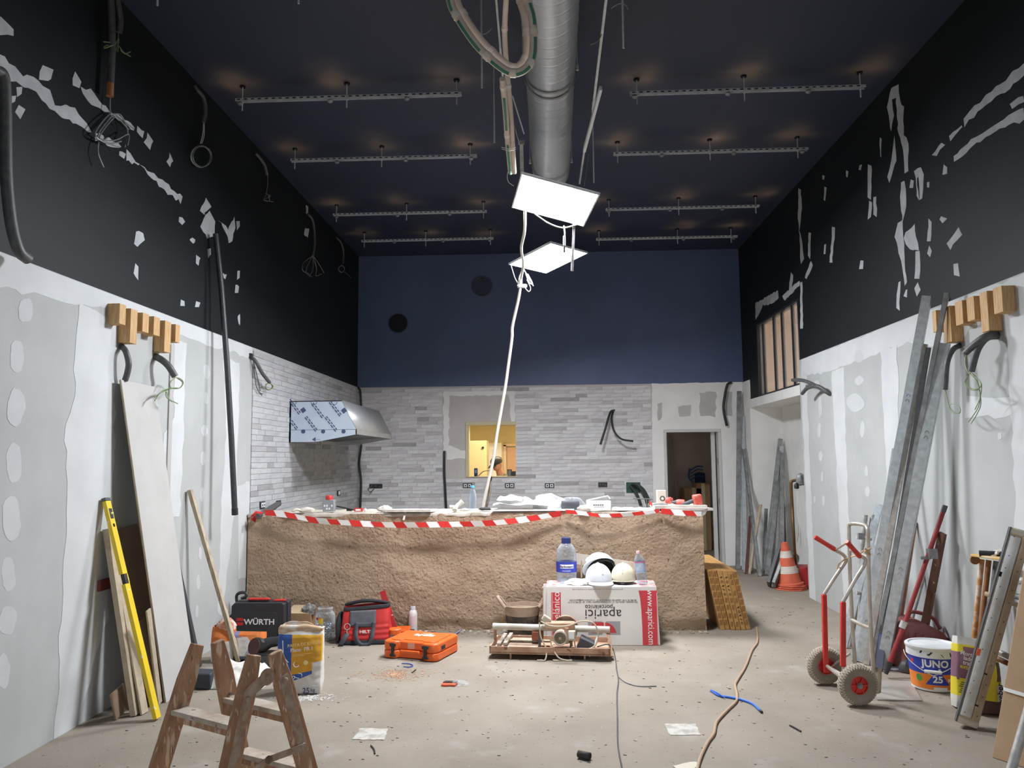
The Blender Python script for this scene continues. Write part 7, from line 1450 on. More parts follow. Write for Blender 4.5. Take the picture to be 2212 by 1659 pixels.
c = PZ(1262, 1631, .02); g = G(); d_ = Vector((.1, -.06, 0)).normalized(); g.tube([c-d_*.035, c+d_*.035], .017, 14, cap=False); o = g.obj('pipe_offcut', mat('dark_pipe', (58, 54, 50), .7), label='short dark pipe offcut lying on the floor in the foreground', cat='pipe', solid=.004)
for px, lab in (([(778, 1574), (837, 1575), (832, 1599), (762, 1598)], 'square patch of white plaster on the floor, left of centre'), ([(1436, 1564), (1503, 1565), (1512, 1588), (1446, 1588)], 'square patch of white plaster on the floor, right of centre')):
    q = jag([(PZ(x, y).x, PZ(x, y).y) for x, y in px], .03, .006, int(px[0][0])); g = G(); g.prism(q, 0, .003, T(0, 0, .0002)); g.obj('plaster_patch', mat('thin_white_plaster', (190, 187, 180), .9, col2=(160, 153, 142), scale=12, lo=.45, hi=.62), label=lab, cat='plaster', smooth=False)
g = G(); q = jag([(PZ(x, y).x, PZ(x, y).y) for x, y in ((1455, 1655), (1500, 1646), (1512, 1652), (1495, 1668), (1462, 1668))], .03, .008, 4); g.prism(q, 0, .004, T(0, 0, .0002)); g.obj('plaster_patch', mat('cream_plaster', (206, 198, 180), .9), label='small cream plaster splash on the floor at the bottom edge of the photo', cat='plaster', smooth=False)
g = G(); g.tube(smooth_path([PZ(801, 1610, .005), PZ(808, 1618, .006), PZ(810, 1628, .005)], 4), .004, 6); g.obj('wire_offcut', M_BLACK, label='tiny dark curved wire on the floor below the left plaster patch', cat='wire')
g = G(); g.tube(smooth_path([PZ(1706, 1567, .005), PZ(1718, 1573, .006), PZ(1730, 1580, .005)], 4), .005, 6); g.obj('wire_offcut', M_BLACK, label='short dark rod on the floor between the beige cable and the hand truck', cat='wire')
g = G(); g.tube([PZ(890, 1453, .005), PZ(898, 1447, .006)], .005, 6); g.obj('wire_offcut', M_BLACK, label='tiny black screw like bit on the floor below the orange case', cat='wire')
rd = random.Random(5); M_DEB = [mat('chip_dark', (104, 95, 84), .9), mat('chip_pale', (192, 184, 172), .9), mat('chip_mid', (140, 128, 112), .9)]
g = G()
for i in range(1100):
    y = 2.6+rd.random()**1.5*6.2; x = rd.uniform(-2.6, 2.7); s = rd.uniform(.004, .014)*(.7+.09*y)*.7; a = rd.uniform(0, 3)
    if y > 7.3 and x < 1.75: continue
    g.prism([(s*math.cos(a+k*2.1+.3*k), s*.6*math.sin(a+k*2.1)) for k in range(3)], 0, s*.35, T(x, y, .0003), rd.choices([0, 1, 2], [5, 2, 4])[0])
g.obj('floor_chips', M_DEB, kind='stuff', label='scattered chips and crumbs over the dusty floor', cat='rubble', smooth=False)
g = G()
for i in range(260):
    x = rd.uniform(XL+.05, cx1); y = YC-.02-abs(rd.gauss(0, .07)); s = rd.uniform(.006, .022)
    g.prism([(s*math.cos(k*1.5+rd.random()), s*.8*math.sin(k*1.5+rd.random())) for k in range(4)], 0, s*.8, T(x, y, .0003) @ RX(rd.uniform(-.3, .3)), 2 if rd.random() < .7 else 1)
g.obj('render_rubble', [M_MUD, M_DEB[1], M_MORT], kind='stuff', label='crumbled render along the foot of the counter', cat='rubble', smooth=False)

def dust(name, label, px, rx, ry, n, mt, s0, s1, seed):
    c = PZ(*px); q = random.Random(seed); g = G()
    for i in range(n):
        a = q.uniform(0, 6.3); k = abs(q.gauss(0, .5)); s = q.uniform(s0, s1)
        g.prism([(s*math.cos(j*2.1+q.random()), s*.8*math.sin(j*2.1+q.random())) for j in range(3)], 0, s*.25, T(c.x+rx*k*math.cos(a), c.y+ry*k*math.sin(a), .0003))
    return g.obj(name, mt, kind='stuff', label=label, cat='dust', smooth=False)
dust('brick_dust', 'reddish drilling dust on the floor in front of the orange case', (852, 1458), .30, .22, 420, mat('brick_dust', (190, 150, 120), .95), .004, .012, 3)
dust('plaster_dust', 'white powder spilt round the foot of the paste bag', (660, 1508), .26, .12, 420, mat('powder_white', (206, 203, 197), .95), .004, .012, 4)
# ---------------------------------------------------------------- right side: hand truck
Yn, Yf = PZ(1853, 1522).y, PZ(1782, 1480).y
M_TIRE = mat('dusty_grey_rubber', (150, 140, 124), .9, col2=(134, 124, 110), scale=8); M_TRR = mat('truck_red', (214, 60, 50), .45, col2=(198, 52, 44), scale=12); M_ALU = mat('dusty_aluminium', (206, 200, 190), .4, .6, col2=(182, 172, 158), scale=12)
wn, wf = PY(1853, 1479, Yn-.02), PY(1782, 1442, Yf+.02); rW = wn.z-.002; wf.z = wn.z
t = thing('hand_truck', 'red and silver hand truck with grey tyres standing by the right wall', 'hand truck', ((wn.x+wf.x)/2, wn.y, 0))
axd = (wn-wf).normalized()
for c in (wn, wf):
    Mw = frame(c, axd if c is wn else axd); wd_ = .072
    g = G(); prof = []
    for i in range(13):
        a = math.pi*(-.5+i/12)*1.25; prof.append((rW-.034+.034*math.cos(a) if abs(a) < 1.6 else rW-.034-.01, wd_/2*math.sin(max(-1.57, min(1.57, a)))))
    prof = [(rW*.45, -wd_*.32), (rW*.62, -wd_*.5)]+[(rW-.03+.03*math.cos(a), wd_*.5*math.sin(a)) for a in [math.pi*(-.5+i/10) for i in range(11)]]+[(rW*.62, wd_*.5), (rW*.45, wd_*.32)]
    g.lathe(prof, 48, Mw); ty = g.obj('tyre', M_TIRE, t, ang=1.2)
    g = G()
    for i in range(40):
        for s in (-1, 1):
            P = []
            for j in range(7):
                b_ = (-.5+j/6); a = 2*math.pi*(i/40)+s*b_*.33; P.append(Mw @ Vector(((rW-.03+.0315*math.cos(b_*2.6))*math.cos(a), (rW-.03+.0315*math.cos(b_*2.6))*math.sin(a), wd_*.5*math.sin(b_*2.6))))
            g.tube(P, .0022, 4, cap=False)
    g.obj('tread', mat('tyre_tread', (196, 186, 166), .9), ty, kind='stuff')
    g = G(); g.lathe([(rW*.46, -.022), (rW*.46, .022), (rW*.42, .024), (rW*.40, .010), (rW*.18, .012), (rW*.17, .026), (rW*.09, .026), (rW*.09, -.022)], 30, Mw); rm = g.obj('rim', M_TRR, t)
    for i in range(6): g = G(); a = i*math.pi/3; g.box((rW*.29, 0, .016), (rW*.24, .008, .014), Mw @ RZ(a)); g.obj('spoke', M_TRR, rm)
    g = G(); g.cyl(Mw @ Vector((0, 0, -.03)), Mw @ Vector((0, 0, .042)), .011, 12); g.cyl(Mw @ Vector((0, 0, .026)), Mw @ Vector((0, 0, .034)), .019, 12); g.obj('hub_nut', M_ZINC, rm)
g = G(); g.cyl(wn, wf, .014, 12); g.obj('axle', M_ALU, t)
def at(x, y, Y): return PY(x, y, Y)
Pn, Pf = Yn+.1, Yf-.06
g = G(); g.tube(smooth_path([at(1888, 1462, Pn), at(1882, 1380, Pn), at(1877, 1260, Pn), at(1875, 1165, Pn), at(1874, 1142, Pn), at(1866, 1134, (Pn*2+Pf)/3), at(1846, 1131, (Pn+2*Pf)/3), at(1835, 1134, Pf), at(1834, 1150, Pf), at(1837, 1260, Pf), at(1842, 1360, Pf), at(1847, 1438, Pf)], 5), .0135, 10); g.obj('main_frame', M_ALU, t)
for y_, dz in ((1345, 0), (1193, 0)):
    pts = [at(1880 if y_ > 1300 else 1876, y_+12, Pn), at(1860, y_+4, (Pn+Pf)/2), at(1840 if y_ > 1300 else 1836, y_-6, Pf)]
    g = G(); g.tube(smooth_path(pts, 4), .013, 10); g.obj('crossbar', M_ALU, t)
for (Y_, red, bend, hnd, up) in ((Yn+.06, [(1821, 1440), (1821, 1300)], [(1821, 1300), (1850, 1248), (1866, 1222), (1869, 1208), (1858, 1200)], [(1858, 1203), (1829, 1170)], 0), (Yf-.03, [(1784, 1452), (1780, 1284)], [(1780, 1284), (1804, 1246), (1826, 1214), (1826, 1204), (1818, 1196), (1806, 1190)], [(1805, 1188), (1760, 1160)], 1)):
    a, b_ = at(*red[0], Y_), at(*red[1], Y_); g = G(); g.beam(a, b_, .034, .03, up=(0, 1, 0)); g.obj('red_sleeve', M_TRR, t, bevel=.006)
    g = G(); g.tube(smooth_path([at(x, y, Y_) for x, y in bend], 5), .0125, 10); g.obj('handle_tube', M_ALU, t)
    a, b_ = at(*hnd[0], Y_), at(*hnd[1], Y_-(.06 if not up else .0)); g = G(); g.tube([a, a.lerp(b_, .1), a.lerp(b_, .5), a.lerp(b_, .95), b_], [.014, .018, .016, .018, .014], 10); g.obj('grip', M_TRR, t)
g = G(); g.tube([at(1830, 1172, Yn+.06), at(1806, 1187, Yf-.03)], .007, 8); g.obj('brace', M_ALU, t)
g = G(); a = at(1822, 1435, Yn+.06); b_ = at(1786, 1452, Yf-.03); g.tube([a, Vector((a.x, a.y, wn.z+.01)), Vector((b_.x, b_.y, wn.z+.01)), b_], .013, 10); g.tube([at(1792, 1442, Yf), at(1836, 1412, Pf)], .008, 8); g.obj('lower_brace', M_ALU, t)
q = [PZ(1895, 1512, .004), PZ(1992, 1514, .004), PZ(1968, 1472, .004), PZ(1880, 1470, .004)]; g = G(); g.hexa([(p.x, p.y, .002) for p in q], [(p.x, p.y, .008) for p in q]); g.obj('toe_plate', mat('worn_steel_plate', (180, 174, 164), .5, .4), t)
q = [at(1890, 1440, Pn), at(1905, 1445, Pn), at(1903, 1496, Pn), at(1893, 1500, Pn)]; g = G(); g.add(q, [(0, 1, 2, 3)]); g.obj('side_plate', M_ALU, t, solid=.004)
g = G(); g.tube(smooth_path([at(1877, 1190, Pn-.02), at(1868, 1188, Pn), at(1855, 1198, Pn), at(1838, 1203, Pf), at(1816, 1214, Pf), at(1808, 1228, Yf)], 4), .006, 6); g.tube(smooth_path([at(1882, 1184, Pn-.02), at(1868, 1192, Pn-.02), at(1880, 1198, Pn-.02), at(1868, 1184, Pn-.02)], 4), .006, 6); g.obj('strap', mat('tan_strap', (196, 170, 136), .8), t)
# ---------------------------------------------------------------- traffic cone and recess things
c = PZ(1707, 1272); c.z = 0; hC = PY(1697, 1172, c.y).z
t = thing('traffic_cone', 'orange traffic cone with two white bands in front of the recess', 'cone', c)
M_CO = mat('faded_orange', (212, 104, 76), .7, col2=(198, 92, 66), scale=9); M_CWH = mat('cone_white', (214, 206, 196), .6, col2=(200, 190, 178), scale=9)
Mc = T(c.x, c.y, .03) @ RY(math.radians(-5)); zz = [0, .16, .33, .50, .66, .80, 1.0]
def cr(z): return .145-.108*z
for i in range(3):
    z0, z1 = (i*.02), (i*.02+.016); g = G(); s = .20-.008*i; g.prism([(s*math.cos(a), s*math.sin(a)) for a in [math.pi/8+k*math.pi/4 for k in range(8)]], z0+.001, z1, T(c.x+.006*i, c.y, 0) @ RZ(.12*i)); g.obj('base', M_CO, t, bevel=.004)
hh = hC-.055
for (a, b_, m) in ((0, .27, 0), (.27, .44, 1), (.44, .64, 0), (.64, .80, 1), (.80, 1.0, 0)):
    g = G(); pr = [(cr(a)+.0008*m, .03+hh*a), (cr(b_)+.0008*m, .03+hh*b_)]
    if b_ == 1.0: pr += [(.018, .03+hh), (.001, .03+hh)]
    g.lathe(pr, 28, Mc); g.obj('reflective_band' if m else 'cone_body', M_CWH if m else M_CO, t)
g = G(); g.lathe([(.165, .025), (.165, .045), (.146, .055)], 28, Mc); g.obj('collar', M_CO, t)
DR = lambda x, y, Y: PY(x, y, Y)
def pole(name, label, x0, y0, x1, y1, Y0_, Y1_, r, mt, cat='pipe', kind='tube', w=.03, th=.03, group=None, xw=None):
    a = PZ(x0, y0); b_ = PX(x1, y1, xw) if xw else PY(x1, y1, min(a.y+Y1_-Y0_, 11.86))
    t = None; g = G()
    if kind == 'tube': g.tube([a, b_], r, 10)
    elif kind == 'bar': g.beam(a, b_, w, th, up=(0, -1, 0))
    elif kind == 'U':
        M = frame(a, b_-a, (0, -1, 0)); L_ = (b_-a).length; g.box((0, th/2, L_/2), (w, .003, L_), M); g.box((-w/2, 0, L_/2), (.003, th, L_), M); g.box((w/2, 0, L_/2), (.003, th, L_), M)
        lo = min(v.z for v in g.v); g.v = [v-Vector((0, 0, min(0, lo)-.001)) for v in g.v]
    return g.obj(name, mt, label=label, cat=cat, group=group, smooth=kind == 'tube')
pole('steel_channel', 'tallest grey channel leaning in the far right corner by the doorway', 1594, 1230, 1597, 846, 11.45, 11.86, .02, M_ZINC, 'profile', 'U', .06, .04)
pole('steel_channel', 'second grey channel in the far corner, just right of the tallest', 1607, 1232, 1604, 900, 11.35, 11.84, .02, M_GALV, 'profile', 'U', .05, .03)
pole('steel_channel', 'lower bright channel in the far corner beside the perforated rail', 1611, 1238, 1605, 1000, 11.25, 11.80, .02, M_GALV, 'profile', 'U', .05, .03)
strip('perforated rail leaning in the far right corner beside the wooden stick', PZ(1641, 1244, .01), PY(1606, 968, 11.75), .05, .02, 46, 'perforated_rail', M_ZINC)
pole('wooden_stick', 'pale wooden stick leaning between the far channels and the recess', 1619, 1240, 1643, 1090, 11.0, 11.1, .022, M_BAT, 'stick')
pole('red_brown_board', 'dark reddish strip standing behind the channels in the far corner', 1612, 1240, 1621, 1115, 11.3, 11.5, .02, mat('dark_red_brown', (96, 62, 54), .8), 'board', 'bar', .04, .02)
XR_ = [(1652, 1242, 1686, 950, 10.3, 11.4, 'tall slim channel leaning in the recess, leftmost of the bundle'), (1657, 1244, 1688, 985, 10.2, 11.4, 'dark channel second in the recess bundle'), (1664, 1238, 1688, 965, 10.15, 11.3, 'third channel in the recess bundle'), (1680, 1243, 1686, 970, 10.3, 11.0, 'bright polished channel standing upright in the recess'), (1688, 1245, 1690, 980, 10.2, 10.9, 'channel just right of the polished one in the recess'), (1696, 1246, 1690, 1090, 10.1, 10.8, 'short grey channel leaning back to the right in the recess')]
for i, (a, b_, c_, d_, e, f, lab) in enumerate(XR_): pole('steel_channel', lab, a, b_, c_, d_, e, f, .02, [M_ZINC, M_ZINC, M_GALV, M_STEEL, M_ZINC, M_CONDUIT][i], 'profile', 'U', .055, .035, xw=XN-.07)
pole('steel_channel', 'shortest grey channel at the left of the recess bundle', 1650, 1238, 1655, 1100, 11.0, 11.2, .02, M_ZINC, 'profile', 'U', .04, .03)
for i, (a, b_, c_, d_, lab) in enumerate(((1660, 1248, 1688, 1178, 'dark slab propped slanting in the recess behind the cone'), (1672, 1252, 1702, 1190, 'grey slab propped slanting in the recess, nearer the cone'))):
    p, q = PY(a, b_, 9.9-.1*i), PY(c_, d_, 10.1-.1*i); p.z = 0.0; g = G(); g.beam(p+Vector((0, 0, .02)), q, .16, .04, up=(1, 0, .6)); lo = min(v.z for v in g.v); g.v = [v-Vector((0, 0, lo-.001)) for v in g.v]; g.obj('stone_slab', M_CONDUIT if i == 0 else M_ZINC, label=lab, cat='slab', bevel=.004)
M_BRP = mat('old_brass_pipe', (122, 92, 54), .4, .6, col2=(96, 74, 48), scale=12)
g = G(); g.tube(smooth_path([PZ(1722, 1250), PY(1716, 1180, 9.62), PY(1711, 1090, 9.62), PY(1709, 1046, 9.62), PY(1712, 1039, 9.62), PY(1724, 1037, 9.60)], 5), .018, 10); o = g.obj('brass_pipe', M_BRP, label='bent brass pipe standing in the recess beside the cone', cat='pipe')
pole('brass_pipe', 'straight brass pipe leaning at the near edge of the recess', 1741, 1240, 1732, 1060, 9.45, 9.5, .018, M_BRP)
p = PY(1730, 1048, 9.5); t = thing('pipe_valve', 'grubby valve and wire bundle at the head of the brass pipes', 'valve', p); g = lumpy(p, (.11, .1, .14), 101, .35); g.obj('valve_body', M_ZINC, t); g = lumpy(p+Vector((-.06, -.03, -.04)), (.06, .05, .07), 102, .2); g.obj('knob', M_BLACK, t)
fan(t, lambda x, y, d: PY(x, y, 9.55+d), [[(1722, 1060), (1722, 1100), (1726, 1160)], [(1728, 1070), (1729, 1120), (1730, 1180)], [(1724, 1065), (1726, 1130), (1722, 1170)]], M_WIRE, .004)
c = PZ(1738, 1272); t = thing('red_toolbox', 'red metal box with a pale end at the near edge of the recess', 'box', (c.x, c.y, 0)); hz = PY(1738, 1226, c.y).z; g = G(); g.span((c.x-.05, c.y, 0), (c.x+.16, c.y+.3, hz)); g.obj('body', mat('deep_red', (168, 40, 44), .5), t, bevel=.01); g = G(); g.span((c.x-.075, c.y+.01, .0), (c.x-.051, c.y+.29, hz-.01)); g.obj('end_plate', M_BAT, t)
p = PZ(1722, 1262); g = G(); g.prism([(-.05, 0), (.05, 0), (.07, .25), (-.07, .25)], 0, .12, face(p.y+.25) @ T(p.x, 0, 0)); g.obj('taupe_tub', mat('taupe_plastic', (150, 126, 112), .7), label='taupe tub behind the cone, filled with dark stuff', cat='tub', bevel=.006)
g = lumpy((p.x+.03, p.y+.2, .25), (.14, .1, .12), 110, .3); g.obj('dark_bundle', M_CONDUIT, label='dark crumpled bundle in the taupe tub', cat='bundle')
# ---------------------------------------------------------------- galvanised profiles on the right wall
PRF = [(1858, 1430, 2003, 642, 5.85, 'U', .062, .045, M_GALV, 'tallest wide galvanised channel of the right wall bundle'),
       (1884, 1438, 2046, 634, 5.75, 'U', .03, .03, M_ZINC, 'tallest slim grey channel of the right wall bundle'),
       (1872, 1436, 1998, 745, 5.9, 'U', .04, .03, M_STEEL, 'polished channel in the middle of the right wall bundle'),
       (1892, 1442, 2006, 752, 5.95, 'U', .03, .02, M_CONDUIT, 'dark narrow channel in the middle of the right wall bundle'),
       (1906, 1445, 2040, 745, 5.7, 'U', .075, .05, M_GALV, 'wide bright channel with a slotted foot, nearest the camera in the bundle'),
       (1866, 1425, 1936, 972, 6.0, 'U', .055, .03, M_GALV, 'half height channel with a brownish edge, left of the bundle'),
       (1822, 1400, 1900, 1092, 6.3, 'U', .06, .02, M_GALV, 'short pale blue channel leaning behind the hand truck'),
       (1845, 1428, 1890, 1180, 6.1, 'U', .05, .03, M_GALV, 'short galvanised channel between the hand truck posts')]
for (a, b_, c_, d_, Y, kd, w, th, mt, lab) in PRF:
    p = PZ(a, b_); q = PX(c_, d_, XR-.09) if d_ < 900 else PY(c_, d_, p.y+.05)
    M = frame(p, q-p, (-.6, -.8, 0)); L_ = (q-p).length; g = G(); g.box((0, th/2, L_/2), (w, .003, L_), M); g.box((-w/2, 0, L_/2), (.003, th, L_), M); g.box((w/2, 0, L_/2), (.003, th, L_), M); g.box((-w/2+.005, -th/2, L_/2), (.010, .002, L_), M); g.box((w/2-.005, -th/2, L_/2), (.010, .002, L_), M)
    lo = min(v.z for v in g.v); g.v = [v-Vector((0, 0, lo-.001)) for v in g.v]
    o = g.obj('stud_profile', mt, label=lab, cat='profile', smooth=False)
    if w > .06:
        g = G()
        for s in (.1, .3, .72):
            for k in (0, .04): g.tube([M @ Vector((.012*math.cos(i*math.pi/6), th/2+.003, L_*s+k+.02*math.sin(i*math.pi/6))) for i in range(7)], .0012, 4)
        g.obj('punched_slots', M_CONDUIT, o, kind='stuff')
# blue tipped strip, galvanised scaffold pieces
p = PZ(1898, 1450); q = PY(1912, 1330, p.y+.1); g = G(); M = frame(p, q-p, (-.6, -.8, 0)); L_ = (q-p).length; g.box((0, 0, L_/2), (.05, .012, L_), M); o = g.obj('blue_strip', mat('blue_black_strip', (96, 100, 120), .4, .4), label='short metal strip with a blue band at the foot of the bundle', cat='metal strip'); g = G(); g.box((0, 0, L_*.72), (.051, .014, L_*.2), M); g.obj('blue_band', mat('blue_band', (62, 66, 140), .5), o)
t = thing('scaffold_frame', 'galvanised scaffold frame standing behind the hand truck', 'scaffold', PZ(1850, 1400))
M_SC = mat('plaster_spotted_tube', (160, 162, 160), .55, .4, col2=(196, 194, 188), scale=16)
for x0, y0, x1, y1, Y in ((1838, 1392, 1869, 1112, PZ(1838, 1396).y), (1852, 1400, 1886, 1112, PZ(1852, 1396).y)):
    a = PY(x0, y0, Y); a.z = 0; g = G(); g.tube([a, PY(x1, y1, Y)], .022, 10); g.obj('upright', M_SC, t)
for y in (1280, 1160): g = G(); g.tube([PY(1850, y, 6.62), PY(1882, y+4, 6.62)], .018, 10); g.obj('rung', M_SC, t)
g = G(); p = PY(1860, 1158, 6.58); g.box(p, (.05, .03, .05)); g.obj('clip', M_ZINC, t)
# poles right of the bundle
pole('rusty_pipe', 'rusty copper coloured pipe leaning right of the galvanised bundle', 1930, 1432, 1976, 1128, 5.75, 5.9, .02, mat('flaky_rust_pipe', (158, 138, 124), .6, col2=(168, 104, 76), scale=9, lo=.42, hi=.55))
pole('grey_pipe', 'white spattered grey pipe beside the rusty pipe', 1922, 1438, 1968, 1140, 5.72, 5.95, .02, M_SC)
t = thing('red_pole', 'dark red extension pole leaning on the right wall behind the paint bucket', 'pole', PZ(1915, 1464)); M_DRD = mat('dark_red_enamel', (148, 42, 44), .5, col2=(130, 36, 38), scale=12)
a = PZ(1914, 1465); b_ = PX(2042, 1092, XR-.06); m_ = a.lerp(b_, .3)
a = a+Vector((0, 0, .03)); g = G(); g.tube([a.lerp(b_, .06), m_], .019, 12); g.obj('lower_tube', M_DRD, t); g = G(); g.tube([m_, a.lerp(b_, .96)], .016, 12); g.obj('upper_tube', M_DRD, t); g = G(); g.tube([a.lerp(b_, .96), b_], .018, 12); g.obj('end_cap', M_CONDUIT, t); g = G(); g.tube([a, a.lerp(b_, .07)], [.014, .021], 10); g.obj('foot_tip', M_BLACK, t); g = G(); g.tube([a.lerp(b_, .27), a.lerp(b_, .31)], .024, 12); g.obj('locking_collar', M_SC, t)
pole('grey_pipe', 'thin plaster spattered pipe leaning just right of the red pole', 1942, 1436, 2004, 1210, 5.6, 5.75, .017, M_SC)
t = thing('brown_post', 'brown painted post with a bracket leaning on the right wall', 'post', PZ(1995, 1412)); a, b_ = PZ(1982, 1440), PX(2036, 1155, XR-.1); g = G(); g.beam(a, b_, .055, .03, up=(-1, -.5, 0)); lo = min(v.z for v in g.v); g.v = [v-Vector((0, 0, lo-.001)) for v in g.v]
g.obj('post', mat('brown_paint', (112, 76, 58), .7, col2=(92, 62, 50), scale=9, speck=[((186, 172, 156), 26, .68, .05)]), t, bevel=.003); p = PY(2013, 1196, a.lerp(b_, .8).y-.06); g = G(); g.box(p, (.06, .05, .07)); g.box(p+Vector((-.05, 0, -.03)), (.07, .02, .02)); g.obj('bracket', M_ZINC, t)
# red machine behind the bucket
c = PZ(2000, 1430); t = thing('red_machine', 'dusty dark red tool case lying behind the paint bucket', 'case', (c.x, c.y+.2, 0)); M_RMC = mat('dusty_dark_red', (136, 66, 66), .8, col2=(160, 108, 104), scale=7)
xa, xb = PY(1947, 1400, 6.1).x, PY(2060, 1400, 6.1).x; hz = PY(1960, 1342, 6.1).z
g = G(); g.prism([(xa, .0), (xb+.0, .0), (xb+.0, hz*.55), (xb-.05, hz*.75), (xa+.16, hz), (xa+.02, hz*.95)], 0, .32, face(6.42)); g.obj('case_body', M_RMC, t, bevel=.03)
for k in range(5): g = G(); g.span((xa+.06+.05*k, 6.092, .06), (xa+.085+.05*k, 6.102, hz*.8-.012*k)); g.obj('rib', M_RMC, t, bevel=.003)
g = G(); g.tube(smooth_path([Vector((xa+.1, 6.2, hz)), Vector((xa+.14, 6.2, hz+.05)), Vector((xa+.28, 6.2, hz+.01)), Vector((xa+.34, 6.2, hz*.8))], 5), .014, 8); g.obj('handle', M_RMC, t)
g = lumpy(PZ(1965, 1452), (.16, .12, .09), 120, .3); g.obj('mortar_lump', M_CONDUIT, label='grey lump of mortar on the floor left of the paint bucket', cat='rubble')
g = lumpy(PZ(1945, 1448), (.22, .08, .03), 121, .3); g.obj('mortar_lump', M_ZINC, label='flat grey scrap on the floor at the foot of the red pole', cat='rubble')
# ---------------------------------------------------------------- paint bucket
c = PZ(2016, 1500); c.y += .16; c.x = PY(2015, 1450, c.y).x; c.z = .001; rT = (PY(2067, 1395, c.y).x-PY(1963, 1395, c.y).x)/2; hT = PY(2015, 1388, c.y).z; rBt = rT*.84
t = thing('paint_bucket', 'blue and orange paint bucket with a white lid marked JUNO', 'bucket', c)
M_PBL2 = mat('paint_label_blue', (38, 62, 168), .4); M_POR2 = mat('paint_label_orange', (232, 128, 34), .4); M_PWH = mat('bucket_white', (226, 228, 228), .4, col2=(214, 216, 216), scale=12); M_INK = mat('dried_black_paint', (34, 34, 36), .6)
def rz(z): return rBt+(rT*.97-rBt)*z/hT
Mb = T(*c)
def band(z0, z1, mt, nm, par, a0=0, a1=2*math.pi, k=0, n=48): g = G(); g.lathe([(rz(z0)+k, z0), (rz(z1)+k, z1)], n, Mb, a0=a0, a1=a1); return g.obj(nm, mt, par)
g = G(); g.lathe([(rBt*.9, 0), (rBt, .006), (rz(.02), .02), (rz(hT*.74), hT*.74)], 48, Mb); body = g.obj('body', M_PWH, t)
band(.02, hT*.45, M_POR2, 'orange_band', body, k=.0008); band(hT*.40, hT*.745, M_PBL2, 'blue_band', body, k=.0012)
g = G(); g.lathe([(rz(hT*.74), hT*.74), (rT*.99, hT*.755), (rT*.99, hT*.90), (rT*1.0, hT*.905), (rT*1.03, hT*.93), (rT*1.03, hT*.975), (rT*.97, hT*.995), (rT*.90, hT*.99), (rT*.86, hT*.962), (.001, hT*.965)], 48, Mb); lid = g.obj('lid', M_PWH, t)
def wrapb(p): a = wa+p.x/(rz(wz)); return Mb @ Vector((math.sin(a)*(rz(wz+p.y)+.002+p.z), -math.cos(a)*(rz(wz+p.y)+.002+p.z), wz+p.y))
vb = math.atan2(c.x, c.y)      # direction of the camera seen from the bucket
def fa(d): return -vb+d
for wd_, sz, wa, wz, mt, sx in (('JUNO', .066, fa(.12), hT*.625, M_PRINTW, 1.0), ('25', .06, fa(.20), hT*.285, M_PRINTW, 1.05)):
    text(wd_, sz, None, mt, body, wrap=wrapb, bold=.03, sx=sx)
def wrapf(poly, mt, nm, k=.0016, a=0, z=0):
    g = G(); pts = []
    for i in range(len(poly)):
        p, q = Vector(poly[i]), Vector(poly[(i+1) % len(poly)]); n_ = max(1, int((q-p).length/.012)); pts += [p.lerp(q, j/n_) for j in range(n_)]
    vs = []
    for p in pts: aa = a+p.x/rz(z+p.y); vs.append(Mb @ Vector((math.sin(aa)*(rz(z+p.y)+k), -math.cos(aa)*(rz(z+p.y)+k), z+p.y)))
    cc = sum((Vector(v) for v in pts), Vector((0, 0)))/len(pts); aa = a+cc.x/rz(z+cc.y); vs.append(Mb @ Vector((math.sin(aa)*(rz(z+cc.y)+k), -math.cos(aa)*(rz(z+cc.y)+k), z+cc.y)))
    g.add(vs, [(i, (i+1) % len(pts), len(pts)) for i in range(len(pts))]); return g.obj(nm, mt, body)
g = G()
for i_ in range(44):
    z_ = hT*.165+.0025*i_; hw_ = .075-.045*i_/26 if i_ <= 26 else .03+.0003*(i_-26); g.lathe([(rz(z_)+.0016, z_), (rz(z_+.0026)+.0016, z_+.0026)], 10, Mb, a0=fa(.2)-math.pi/2-hw_/rz(z_), a1=fa(.2)-math.pi/2+hw_/rz(z_))
g.obj('blue_waist', M_PBL2, body)
wrapf([(.022*math.cos(i*math.pi/8), .024*math.sin(i*math.pi/8)) for i in range(16)], mat('green_seal', (74, 146, 56), .5), 'green_seal', .002, fa(-.62), hT*.29)
wrapf([(-.02, -.008), (.02, -.008), (.02, .012), (-.02, .012)], M_PRINTW, 'white_label', .004, fa(.78), hT*.27); wrapf([(-.042, -.010), (.042, -.010), (.042, .012), (-.042, .012)], M_PRINTW, 'white_label', .0055, fa(.30), hT*.085)
wrapf([(-.012, -.014), (.012, -.014), (.012, .014), (-.012, .014)], M_RED, 'red_label', .002, fa(-.95), hT*.63)
wrapf([(-.006, 0), (.008, 0), (.008, .035), (-.006, .035)], M_PRINTW, 'white_mark', .002, fa(.27), hT*.41)
for pl, a, z in (([(-.08, .0), (-.02, -.012), (.05, -.02), (.075, -.018), (.06, .0), (.0, .012), (-.07, .018)], fa(.0), hT*.85), ([(-.03, -.02), (-.01, -.025), (.03, -.02), (.035, -.05), (.03, .012), (-.035, .01)], fa(.92), hT*.86)):
    g = G(); vs = [Mb @ Vector((math.sin(a+x/rT)*(rT*.99+.0012), -math.cos(a+x/rT)*(rT*.99+.0012), z+y)) for x, y in pl]; g.add(vs, [tuple(range(len(vs)))]); g.obj('black_drip', M_INK, lid)
P = [Mb @ Vector((math.sin(fa(x))*(rT+.012+.01*(1-abs(x)/1.45)), -math.cos(fa(x))*(rT+.012+.01*(1-abs(x)/1.45)), hT*(.80-.40*(1-(abs(x)/1.45)**1.0)))) for x in [-1.45+.145*i for i in range(21)]]
